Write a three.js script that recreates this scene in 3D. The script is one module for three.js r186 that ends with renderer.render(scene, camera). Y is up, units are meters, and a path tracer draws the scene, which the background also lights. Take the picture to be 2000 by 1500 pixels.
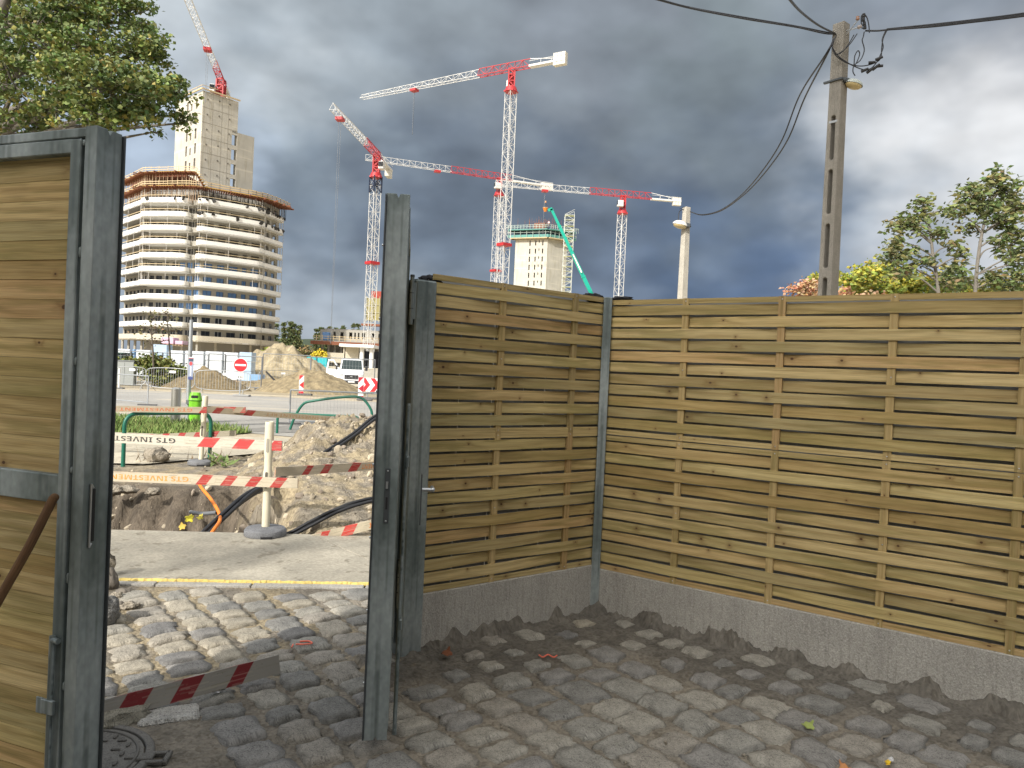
import * as THREE from 'three';
import { mergeGeometries, mergeVertices } from 'three/addons/utils/BufferGeometryUtils.js';
import { createNoise2D, createNoise3D } from 'simplex-noise';

/* ---------- camera, sky, sun, exposure ---------- */
const scene = new THREE.Scene();
const D2R = Math.PI / 180, FPX = 1480;
const camera = new THREE.PerspectiveCamera(2 * Math.atan(750 / FPX) / D2R, 4 / 3, 0.05, 30000);
camera.position.set(0, 1.6, 0);
camera.rotation.order = 'YXZ';
camera.rotation.set(-0.70 * D2R, 0, 2.588 * D2R);
camera.updateMatrixWorld(true);
const renderer = new THREE.WebGLRenderer({ antialias: true });
renderer.setSize(1024, 768);
renderer.toneMapping = THREE.LinearToneMapping;
const EXPOSURE = 1.75;
renderer.toneMappingExposure = EXPOSURE;
renderer.shadowMap.enabled = true;

const SUN_EL = 33 * D2R, SUN_AZ = 33.5 * D2R;            // behind the viewer, to the left
const sunDir = new THREE.Vector3(-Math.sin(SUN_AZ) * Math.cos(SUN_EL), Math.sin(SUN_EL), Math.cos(SUN_AZ) * Math.cos(SUN_EL));
const sun = new THREE.DirectionalLight(new THREE.Color(1, 0.94, 0.86), 2.7);
sun.position.copy(sunDir).multiplyScalar(120).add(new THREE.Vector3(-20, 0, -60));
sun.target.position.set(-20, 0, -60);
sun.castShadow = true;
Object.assign(sun.shadow.camera, { left: -140, right: 140, top: 140, bottom: -140, near: 1, far: 600 });
sun.shadow.mapSize.set(4096, 4096);
sun.shadow.radius = 2;
scene.add(sun, sun.target);

const HX = -0.8, HZ = 3.2, HW = 12, HH = 3.4, BP = -3.05, BD = 30;   // the house and the panel block added unseen behind the viewer for shade

/* ---------- random numbers and noise ---------- */
function rng(seed) { let a = seed | 0; return () => { a = (a + 0x6d2b79f5) | 0; let t = Math.imul(a ^ (a >>> 15), 1 | a); t = (t + Math.imul(t ^ (t >>> 7), 61 | t)) ^ t; return ((t ^ (t >>> 14)) >>> 0) / 4294967296; }; }
const n2 = createNoise2D(rng(11)), n3 = createNoise3D(rng(12));
const clamp = (x, a = 0, b = 1) => Math.min(b, Math.max(a, x));
const smooth = (a, b, x) => { const t = clamp((x - a) / (b - a)); return t * t * (3 - 2 * t); };
const lerp = (a, b, t) => a + (b - a) * t;
function fbm2(x, y, oct = 4) { let s = 0, a = 0.5, f = 1; for (let i = 0; i < oct; i++) { s += a * n2(x * f + i * 17.3, y * f - i * 9.1); a *= 0.5; f *= 2.03; } return s; }
function fbm3(x, y, z, oct = 4) { let s = 0, a = 0.5, f = 1; for (let i = 0; i < oct; i++) { s += a * n3(x * f + i * 17.3, y * f - i * 9.1, z * f + i * 3.7); a *= 0.5; f *= 2.03; } return s; }

/* a pixel of a 2000 x 1500 view, at a depth in metres, as a point of the place; gnd: where it meets the ground */
const rayM = new THREE.Matrix4().makeRotationFromEuler(camera.rotation);
function ray(px, py) { return new THREE.Vector3((px - 1000) / FPX, -(py - 750) / FPX, -1).applyMatrix4(rayM); }
function at(px, py, depth) { const r = ray(px, py); return r.multiplyScalar(depth / -r.z).add(camera.position); }
function gnd(px, py, y = 0) { const r = ray(px, py); return r.multiplyScalar((y - camera.position.y) / r.y).add(camera.position); }

/* the sky: storm cloud ahead, broken bright cloud elsewhere, an added glow round the sun */
const srgb = (v) => (v <= 0.04045 ? v / 12.92 : Math.pow((v + 0.055) / 1.055, 2.4));
const lin = (r, g, b) => [srgb(r / 255), srgb(g / 255), srgb(b / 255)];
{
  const spots = [
    [380, 60, 212, 220, 226], [300, 250, 182, 198, 218], [520, 60, 190, 199, 206], [700, 60, 158, 169, 178], [560, 200, 162, 174, 184], [620, 330, 128, 143, 158], [560, 430, 112, 126, 142],
    [600, 540, 106, 124, 145], [650, 580, 120, 138, 158], [610, 620, 222, 228, 233], [680, 630, 205, 213, 220], [560, 660, 150, 165, 180], [900, 40, 150, 160, 168], [900, 160, 140, 150, 160], [860, 280, 112, 124, 138],
    [850, 380, 104, 116, 133], [870, 470, 92, 107, 126], [900, 535, 140, 154, 170], [1150, 60, 142, 150, 160], [1200, 200, 138, 148, 158], [1150, 330, 104, 116, 132], [1100, 430, 92, 106, 124],
    [1160, 540, 126, 142, 164], [1290, 520, 84, 102, 128], [1400, 60, 140, 152, 158], [1350, 180, 122, 134, 142], [1450, 330, 108, 120, 132], [1430, 430, 118, 133, 150], [1480, 520, 84, 106, 140],
    [1400, 570, 92, 114, 146], [1560, 260, 120, 132, 146], [1560, 420, 112, 130, 152], [1620, 120, 130, 142, 152], [1700, 300, 214, 219, 224], [1780, 180, 150, 160, 172], [1800, 280, 250, 250, 250],
    [1900, 220, 252, 252, 252], [1980, 300, 248, 248, 248], [1760, 380, 220, 224, 228], [1680, 430, 168, 182, 196], [1900, 360, 214, 218, 222], [1700, 520, 128, 148, 176], [1820, 60, 122, 134, 148], [1960, 90, 120, 130, 146],
    [1980, 450, 190, 198, 206],
  ].map(([px, py, r, g, b]) => { const d = ray(px, py).normalize(); return [d.x, d.y, d.z, ...lin(r, g, b)]; });
  const W = 2048, H = 1024, data = new Float32Array(W * H * 4), S2 = 2 * (2.9 * D2R) ** 2, S3 = 2 * (9 * D2R) ** 2;
  const slate = lin(110, 122, 140), white = [1.5, 1.46, 1.4], blue = lin(150, 178, 215);
  for (let j = 0; j < H; j++) for (let i = 0; i < W; i++) {
    const ph = ((i + 0.5) / W - 0.5) * 2 * Math.PI, el = ((j + 0.5) / H - 0.5) * Math.PI;
    let x = Math.cos(ph) * Math.cos(el), y = Math.sin(el), z = Math.sin(ph) * Math.cos(el);
    const yy = Math.max(y, 0.0), k = 1 / (yy + 0.22);
    const cx = x * k, cz = z * k;
    const big = fbm2(cx * 0.9 + 3, cz * 0.9 - 1, 6), fine = fbm2(cx * 3.1 - 8, cz * 3.1 + 5, 5);
    const wx = fbm3(x * 5, y * 9, z * 5 + 7, 5) * 0.12, wy = fbm3(x * 5 + 31, y * 9, z * 5, 5) * 0.085;
    const dx = x + wx * -z, dy = y + wy, dz = z + wx * x;
    // broken cloud all round
    const ca = x * sunDir.x + y * sunDir.y + z * sunDir.z, glow = smooth(0.55, 0.97, ca);
    const t = clamp(lerp(-0.16, 0.62, smooth(0.3, 0.62, y)) + glow * 0.3 + big * 0.55 + fine * 0.16), gap = smooth(0.12, 0.4, fbm2(cx * 0.7 + 40, cz * 0.7 + 12, 5)) * smooth(0.3, 0.5, y);
    let w = 0.0025, r = 0, g = 0, b = 0, c = [0, 1, 2].map((q) => lerp(lerp(slate[q], white[q], t), blue[q], gap * 0.7));
    r += w * c[0]; g += w * c[1]; b += w * c[2];
    for (const s of spots) {
      const d2 = (dx - s[0]) ** 2 + (dy - s[1]) ** 2 + (dz - s[2]) ** 2;
      if (d2 > 0.7) continue;
      const q = Math.exp(-d2 / S2) + 0.02 * Math.exp(-d2 / S3); w += q; r += q * s[3]; g += q * s[4]; b += q * s[5];
    }
    const tex = 1 + clamp(fbm3(x * 8, y * 15, z * 8, 6) * 0.24 + fine * 0.1, -0.3, 0.45);
    const o = (j * W + i) * 4, m = (y < 0 ? lerp(1, 0.35, smooth(-0.02, -0.3, y)) : tex) / w / EXPOSURE;
    const au = (7.5 * Math.exp(-((Math.acos(clamp(ca, -1, 1)) / (14 * D2R)) ** 2) / 2) * (y > 0 ? tex : 0)) / EXPOSURE;   // glow added round the unseen sun so the right fence is lit
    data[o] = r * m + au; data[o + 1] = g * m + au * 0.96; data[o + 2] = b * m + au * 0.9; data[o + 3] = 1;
  }
  const sky = new THREE.DataTexture(data, W, H, THREE.RGBAFormat, THREE.FloatType);
  sky.mapping = THREE.EquirectangularReflectionMapping; sky.magFilter = THREE.LinearFilter; sky.minFilter = THREE.LinearFilter; sky.needsUpdate = true;
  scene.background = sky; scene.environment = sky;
}

/* ---------- helpers ---------- */
const V = (x, y, z) => new THREE.Vector3(x, y, z);
const C3 = (r, g, b) => new THREE.Color().setRGB(r, g, b);
function uvm(g, s = 1) {                                     // uv in metres, by the way each face points
  const p = g.attributes.position, n = g.attributes.normal, uv = new Float32Array(p.count * 2);
  for (let i = 0; i < p.count; i++) {
    const ax = Math.abs(n.getX(i)), ay = Math.abs(n.getY(i)), az = Math.abs(n.getZ(i));
    const [u, v] = ay >= ax && ay >= az ? [p.getX(i), p.getZ(i)] : ax >= az ? [p.getZ(i), p.getY(i)] : [p.getX(i), p.getY(i)];
    uv[2 * i] = u * s; uv[2 * i + 1] = v * s;
  }
  g.setAttribute('uv', new THREE.BufferAttribute(uv, 2));
  return g;
}
function bx(w, h, d, x = 0, y = 0, z = 0, ry = 0, rx = 0, rz = 0) {
  const g = uvm(new THREE.BoxGeometry(w, h, d));
  if (rx || ry || rz) g.applyMatrix4(new THREE.Matrix4().makeRotationFromEuler(new THREE.Euler(rx, ry, rz, 'YXZ')));
  return g.translate(x, y, z);
}
function bev(w, h, d, r, x = 0, y = 0, z = 0, ry = 0, rx = 0, rz = 0) {   // a box with chamfered edges
  const s = new THREE.Shape(), a = w / 2 - r, b = h / 2 - r;
  s.moveTo(-a - r, -b); s.lineTo(-a, -b - r); s.lineTo(a, -b - r); s.lineTo(a + r, -b); s.lineTo(a + r, b); s.lineTo(a, b + r); s.lineTo(-a, b + r); s.lineTo(-a - r, b); s.closePath();
  const g = uvm(new THREE.ExtrudeGeometry(s, { depth: d - 2 * r, bevelEnabled: true, bevelThickness: r, bevelSize: r, bevelOffset: -r, bevelSegments: 1 }).translate(0, 0, -(d - 2 * r) / 2));
  if (rx || ry || rz) g.applyMatrix4(new THREE.Matrix4().makeRotationFromEuler(new THREE.Euler(rx, ry, rz, 'YXZ')));
  return g.translate(x, y, z);
}
const UPV = V(0, 1, 0);
function orient(g, a, b, up = UPV) {                          // geometry along +z from 0 to 1, laid from a to b
  const d = b.clone().sub(a), L = d.length(); d.normalize();
  let x = up.clone().cross(d); if (x.lengthSq() < 1e-6) x = V(1, 0, 0); x.normalize();
  const y = d.clone().cross(x);
  return g.applyMatrix4(new THREE.Matrix4().makeBasis(x, y, d).multiply(new THREE.Matrix4().makeScale(1, 1, 1))).translate(a.x, a.y, a.z);
}
function bar(a, b, w, h = w) { const L = a.distanceTo(b); return orient(uvm(new THREE.BoxGeometry(w, h, L)).translate(0, 0, L / 2), a, b); }
function cyl(a, b, r1, r2 = r1, seg = 10) { const L = a.distanceTo(b); return orient(uvm(new THREE.CylinderGeometry(r2, r1, L, seg).rotateX(Math.PI / 2)).translate(0, 0, L / 2), a, b); }
function tube(pts, r, seg = 40, rad = 7, closed = false) { return new THREE.TubeGeometry(new THREE.CatmullRomCurve3(pts, closed, 'centripetal'), seg, r, rad, closed); }
function merge(list) {
  if (!Array.isArray(list)) return list;
  if (list.length === 1) return list[0];
  const a = list.map((g) => { const q = g.index ? g.toNonIndexed() : g; for (const k of Object.keys(q.attributes)) if (!['position', 'normal', 'uv', 'color'].includes(k)) q.deleteAttribute(k); return q; });
  return mergeGeometries(a);
}
const names = new Map();
function uniq(n) { const k = names.get(n) || 0; names.set(n, k + 1); return k ? n + '_' + String(k).padStart(3, '0') : n; }
function shade(o) { o.castShadow = true; o.receiveShadow = true; return o; }
function part(name, geo, mat, parent, label) { const m = shade(new THREE.Mesh(merge(geo), mat)); m.name = name; parent.add(m); if (label) m.userData.label = label; return m; }
function thing(name, label, category, pos = [0, 0, 0], turn = 0, group) {
  const o = new THREE.Group(); o.name = uniq(name); o.position.set(...pos); o.rotation.y = turn; o.userData = { label, category };
  if (group) o.userData.group = group; scene.add(o); return o;
}
function solo(name, geo, mat, label, category, group) {
  const o = shade(new THREE.Mesh(merge(geo), mat)); o.name = uniq(name); o.userData = { label, category }; if (group) o.userData.group = group; scene.add(o); return o;
}
function struct(name, geo, mat) { const o = geo ? shade(new THREE.Mesh(merge(geo), mat)) : new THREE.Group(); o.name = uniq(name); o.userData = { kind: 'structure' }; scene.add(o); return o; }

/* ---------- textures ---------- */
function hash(x, y, s) { let h = Math.imul(x, 374761393) ^ Math.imul(y, 668265263) ^ Math.imul(s, 2147483647 - 977); h = Math.imul(h ^ (h >>> 13), 1274126177); return ((h ^ (h >>> 16)) >>> 0) / 4294967296; }
function tn(u, v, fx, fy, s) {                                // tileable value noise, u and v in 0..1
  const x = u * fx, y = v * fy, xi = Math.floor(x), yi = Math.floor(y), a = x - xi, b = y - yi, sa = a * a * (3 - 2 * a), sb = b * b * (3 - 2 * b);
  const X = (q) => ((q % fx) + fx) % fx, Y = (q) => ((q % fy) + fy) % fy;
  return lerp(lerp(hash(X(xi), Y(yi), s), hash(X(xi + 1), Y(yi), s), sa), lerp(hash(X(xi), Y(yi + 1), s), hash(X(xi + 1), Y(yi + 1), s), sa), sb);
}
function tf(u, v, fx, fy, s, oct = 4) { let r = 0, a = 0.5, t = 0; for (let i = 0; i < oct; i++) { r += a * tn(u, v, fx << i, fy << i, s + i * 7); t += a; a *= 0.55; } return r / t; }
function tex(w, h, fn, size = [1, 1], color = true) {
  const d = new Uint8Array(w * h * 4);
  for (let j = 0; j < h; j++) for (let i = 0; i < w; i++) {
    const c = fn((i + 0.5) / w, (j + 0.5) / h, i, j), o = (j * w + i) * 4;
    if (typeof c === 'number') d[o] = d[o + 1] = d[o + 2] = clamp(c) * 255; else { d[o] = clamp(c[0]) * 255; d[o + 1] = clamp(c[1]) * 255; d[o + 2] = clamp(c[2]) * 255; }
    d[o + 3] = 255;
  }
  const t = new THREE.DataTexture(d, w, h); t.wrapS = t.wrapT = THREE.RepeatWrapping; t.magFilter = THREE.LinearFilter; t.minFilter = THREE.LinearMipmapLinearFilter; t.generateMipmaps = true;
  if (color) t.colorSpace = THREE.SRGBColorSpace; t.repeat.set(1 / size[0], 1 / size[1]); t.needsUpdate = true; return t;
}
function mat(o) { const { phys, ...q } = o; return phys ? new THREE.MeshPhysicalMaterial(q) : new THREE.MeshStandardMaterial({ roughness: 0.85, ...q }); }
const mixc = (a, b, t) => [lerp(a[0], b[0], t), lerp(a[1], b[1], t), lerp(a[2], b[2], t)];
const h3 = (s) => [parseInt(s.slice(0, 2), 16) / 255, parseInt(s.slice(2, 4), 16) / 255, parseInt(s.slice(4, 6), 16) / 255];

// treated pine: eight board strips, 2.4 m long, one above the other
const STRIPS = 8;
const woodKnots = (() => { const r = rng(77), k = []; for (let s = 0; s < STRIPS; s++) { const n = 1 + Math.floor(r() * 3); for (let i = 0; i < n; i++) k.push([s, r(), 0.15 + r() * 0.7, 0.004 + r() * r() * 0.012]); } return k; })();
function woodAt(u, v) {
  const s = Math.floor(v * STRIPS), w = v * STRIPS - s;      // w across the board
  let grain = w * 0.9 + s * 3.1 + (tf(u, s / STRIPS + 0.02, 5, 8, 40 + s, 3) - 0.5) * 0.8, knot = 0, halo = 0;
  for (const [ks, ku, kw, kr] of woodKnots) if (ks === s) {
    let du = Math.abs(u - ku); du = Math.min(du, 1 - du) * 2.4; const dw = (w - kw) * 0.068, d = Math.hypot(du * 0.75, dw);
    grain += Math.exp(-(d * d) / (2 * (kr * 2.2) ** 2)) * 0.55 * Math.sign(w - kw || 1);
    if (d < kr) knot = Math.max(knot, smooth(kr, kr * 0.72, d)); halo = Math.max(halo, Math.exp(-(d * d) / (2 * (kr * 2.5) ** 2)));
  }
  const ring = 0.5 + 0.5 * Math.sin(grain * 11 + tf(u, v, 10, 48, 9, 3) * 4.5), fine = tf(u, v, 24, 512, 3, 2), blot = tf(u, v, 8, 16, 15, 4);
  return { ring, fine, blot, knot, halo, s };
}
const woodTones = ['bda777', 'b09c6e', 'c7b182', 'aa9464', 'b8a478', 'c0aa7a', 'a8976d', 'bb9e72'].map(h3);
const woodMap = tex(2048, 1024, (u, v) => {
  const q = woodAt(u, v); let c = woodTones[q.s];
  c = mixc(c, mixc(c, h3('7d6437'), 0.62), q.ring * q.ring * 0.5);
  c = mixc(c, h3('7e7443'), smooth(0.5, 0.75, q.blot) * 0.42); c = mixc(c, h3('c9b68a'), smooth(0.5, 0.22, q.blot) * 0.3);
  c = mixc(c, h3('6e5330'), q.halo * 0.4); c = mixc(c, h3('4a2f1a'), q.knot * 0.85);
  const f = 0.86 + q.fine * 0.28; return c.map((x) => x * f);
});
const woodBump = tex(1024, 512, (u, v) => { const q = woodAt(u, v); return 0.55 + q.ring * 0.18 + q.fine * 0.25 - q.knot * 0.15; }, [1, 1], false);
const wood = mat({ map: woodMap, bumpMap: woodBump, bumpScale: 0.0012, roughness: 0.82 });
const woodVar = [[0.94, 0.94, 0.88], [0.86, 0.87, 0.81], [0.99, 0.97, 0.88], [0.9, 0.86, 0.77], [0.92, 0.95, 0.85]].map((c) => mat({ map: woodMap, bumpMap: woodBump, bumpScale: 0.0015, roughness: 0.82, color: C3(...c) }));
const woodDark = mat({ map: woodMap, bumpMap: woodBump, bumpScale: 0.0012, roughness: 0.85, color: C3(0.8, 0.77, 0.7) });

const steelMap = tex(512, 512, (u, v) => { const a = tf(u, v, 6, 4, 2, 5), s = tf(u, v, 24, 2, 8, 3), sp = tf(u, v, 64, 64, 5, 2), w = smooth(0.62, 0.78, tf(u, v, 5, 4, 33, 5)); let c = mixc(h3('727c7a'), h3('a1a9a9'), smooth(0.25, 0.75, a)); c = mixc(c, h3('4b5452'), smooth(0.5, 0.75, s) * 0.6); c = mixc(c, h3('b4bab9'), w * 0.55); return c.map((x) => x * (0.93 + sp * 0.14)); }, [0.9, 1.37]);
const steelRough = tex(256, 256, (u, v) => 0.36 + tf(u, v, 8, 6, 21, 4) * 0.4, [0.9, 0.9], false);
const steel = mat({ map: steelMap, color: C3(0.88, 0.9, 0.9), roughnessMap: steelRough, roughness: 1, metalness: 0.45 });
const steelDark = mat({ color: C3(0.09, 0.1, 0.105), roughness: 0.5, metalness: 0.6 });
const steelBright = mat({ color: C3(0.5, 0.52, 0.53), roughness: 0.32, metalness: 0.85 });
const black = mat({ color: C3(0.012, 0.012, 0.013), roughness: 0.6 });
const cableMat = mat({ color: C3(0.018, 0.019, 0.022), roughness: 0.5 });
const concMap = tex(1024, 1024, (u, v) => { const a = tf(u, v, 4, 4, 51, 5), b = tf(u, v, 60, 7, 53, 3), c = tf(u, v, 180, 180, 55, 2); let k = mixc(h3('9a9790'), h3('b4b1a9'), a); k = mixc(k, h3('85827a'), smooth(0.5, 0.85, b) * 0.4); return k.map((x) => x * (0.86 + c * 0.28)); }, [0.8, 0.8]);
const concBump = tex(512, 512, (u, v) => tf(u, v, 90, 50, 57, 3) * 0.7 + tf(u, v, 24, 9, 58, 2) * 0.3, [0.5, 0.5], false);
const concrete = mat({ map: concMap, bumpMap: concBump, bumpScale: 0.006, roughness: 0.92 });
const concreteLight = mat({ map: concMap, color: C3(1.15, 1.12, 1.05), roughness: 0.92 });
const slabMap = tex(1024, 1024, (u, v) => { const a = tf(u, v, 3, 3, 61, 6), b = tf(u, v, 128, 128, 63, 2), d = smooth(0.66, 0.74, tf(u, v, 22, 22, 65, 4)), s = smooth(0.6, 0.75, tf(u, v, 6, 5, 68, 5)); let k = mixc(h3('9c9789'), h3('b5ae9d'), a); k = mixc(k, h3('c9c2b0'), s * 0.4); k = mixc(k, h3('6f6757'), d * 0.45); return k.map((x) => x * (0.9 + b * 0.2)); }, [2.2, 2.2]);
const slabMat = mat({ map: slabMap, color: C3(0.85, 0.85, 0.85), bumpMap: concBump, bumpScale: 0.002, roughness: 0.95 });
const granMap = tex(512, 512, (u, v) => { const a = tf(u, v, 6, 6, 71, 4), b = tf(u, v, 110, 110, 73, 2), c = tf(u, v, 60, 60, 75, 2); let k = 0.78 + a * 0.3; k *= 0.8 + b * 0.4; if (c > 0.68) k *= 0.8; return [k, k, k]; }, [0.35, 0.35]);
const granBump = tex(512, 512, (u, v) => tf(u, v, 24, 24, 77, 5), [0.3, 0.3], false);

/* ================= the ground ================= */
const CB = V(0.625, 0, -5.155), DR = V(0.815, 0, 0.579), DL = V(-0.78, 0, 0.626), NR = V(-0.579, 0, 0.815), NL = V(0.626, 0, 0.78);
const SO = V(-1.29, 0, -7.19), SS = V(0.99508, 0, -0.0990), ST = V(-0.0990, 0, -0.99508);   // the street: along, away
const street = (u, w, y = 0) => SO.clone().addScaledVector(SS, u).addScaledVector(ST, w).setY(y);
const soilMap = tex(1024, 1024, (u, v) => { const a = tf(u, v, 4, 4, 81, 6), b = tf(u, v, 96, 96, 83, 3), c = smooth(0.62, 0.7, tf(u, v, 70, 70, 85, 2)); let k = mixc([0.8, 0.8, 0.8], [1, 1, 1], a).map((x) => x * (0.82 + b * 0.34)); return mixc(k, [0.62, 0.6, 0.57], c * 0.4); }, [1.3, 1.3]);
const soilBump = tex(512, 512, (u, v) => tf(u, v, 32, 32, 87, 4), [0.6, 0.6], false);
const soil = mat({ map: soilMap, bumpMap: soilBump, bumpScale: 0.012, roughness: 0.97, vertexColors: true });
const farMap = tex(1024, 1024, (u, v) => { const a = tf(u, v, 5, 5, 91, 6), b = tf(u, v, 128, 128, 93, 2); return mixc(h3('a89c84'), h3('c2b69c'), a).map((x) => x * (0.88 + b * 0.24)); }, [14, 14]);
const farSoil = mat({ map: farMap, roughness: 0.97 });

function sheet(pts, y, m, name, kind = true) {               // a flat sheet with a polygon outline [x, z]
  const s = new THREE.Shape(pts.map(([x, z]) => new THREE.Vector2(x, -z)));
  const g = new THREE.ShapeGeometry(s).rotateX(-Math.PI / 2).translate(0, y, 0);
  return struct(name, uvm(g), m);
}
{
  const s = new THREE.Shape([[-9000, -9000], [9000, -9000], [9000, 9000], [-9000, 9000]].map(([x, z]) => new THREE.Vector2(x, -z)));
  const h = [[-9, -13], [4.5, -13], [4.5, 9.5], [-9, 9.5]].map(([u, w]) => street(u, w)).map((p) => new THREE.Vector2(p.x, -p.z));
  s.holes.push(new THREE.Path(h));
  struct('ground', uvm(new THREE.ShapeGeometry(s).rotateX(-Math.PI / 2).translate(0, -0.01, 0)), farSoil);
  const b = [[-9, -13], [4.5, -13], [4.5, 0.3], [-9, 0.3]].map(([u, w]) => street(u, w)).map((p) => [p.x, p.z]);
  const sub = mat({ map: soilMap, color: C3(0.2, 0.18, 0.15), roughness: 0.97 });
  sheet(b, -0.9, sub, 'subsoil');
}
const dRight = (x, z) => (x - CB.x) * NR.x + (z - CB.z) * NR.z, dLeft = (x, z) => (x - CB.x) * NL.x + (z - CB.z) * NL.z, tLeft = (x, z) => (x - CB.x) * DL.x + (z - CB.z) * DL.z;
const nearEdge = (x) => -5.30 - 0.0995 * (x + 2.533);        // where cobbles meet the kerb
function mortarAt(x, z) {
  const a = dRight(x, z), b = tLeft(x, z) < 1.75 && dLeft(x, z) > -0.12 ? Math.abs(dLeft(x, z)) + Math.max(0, tLeft(x, z) - 1.5) : 9, d = Math.min(a, b) + fbm2(x * 2.2, z * 2.2, 3) * 0.18;
  return smooth(0.72, 0.42, d);
}
function heightfield(x0, x1, z0, z1, step, fn) {             // fn(i along, j across) -> {p: Vector3, c: [r,g,b]}
  const nx = Math.round((x1 - x0) / step), nz = Math.round((z1 - z0) / step), pos = [], col = [], uv = [], idx = [];
  for (let j = 0; j <= nz; j++) for (let i = 0; i <= nx; i++) {
    const q = fn(x0 + i * step, z0 + j * step); pos.push(...q.p); col.push(...q.c); uv.push(q.p[0], q.p[2]);
  }
  for (let j = 0; j < nz; j++) for (let i = 0; i < nx; i++) { const a = j * (nx + 1) + i, b = a + 1, c = a + nx + 1, d = c + 1; idx.push(a, c, b, b, c, d); }
  const g = new THREE.BufferGeometry(); g.setAttribute('position', new THREE.Float32BufferAttribute(pos, 3)); g.setAttribute('uv', new THREE.Float32BufferAttribute(uv, 2)); g.setAttribute('color', new THREE.Float32BufferAttribute(col, 3));
  g.setIndex(idx); g.computeVertexNormals(); return g;
}
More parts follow.
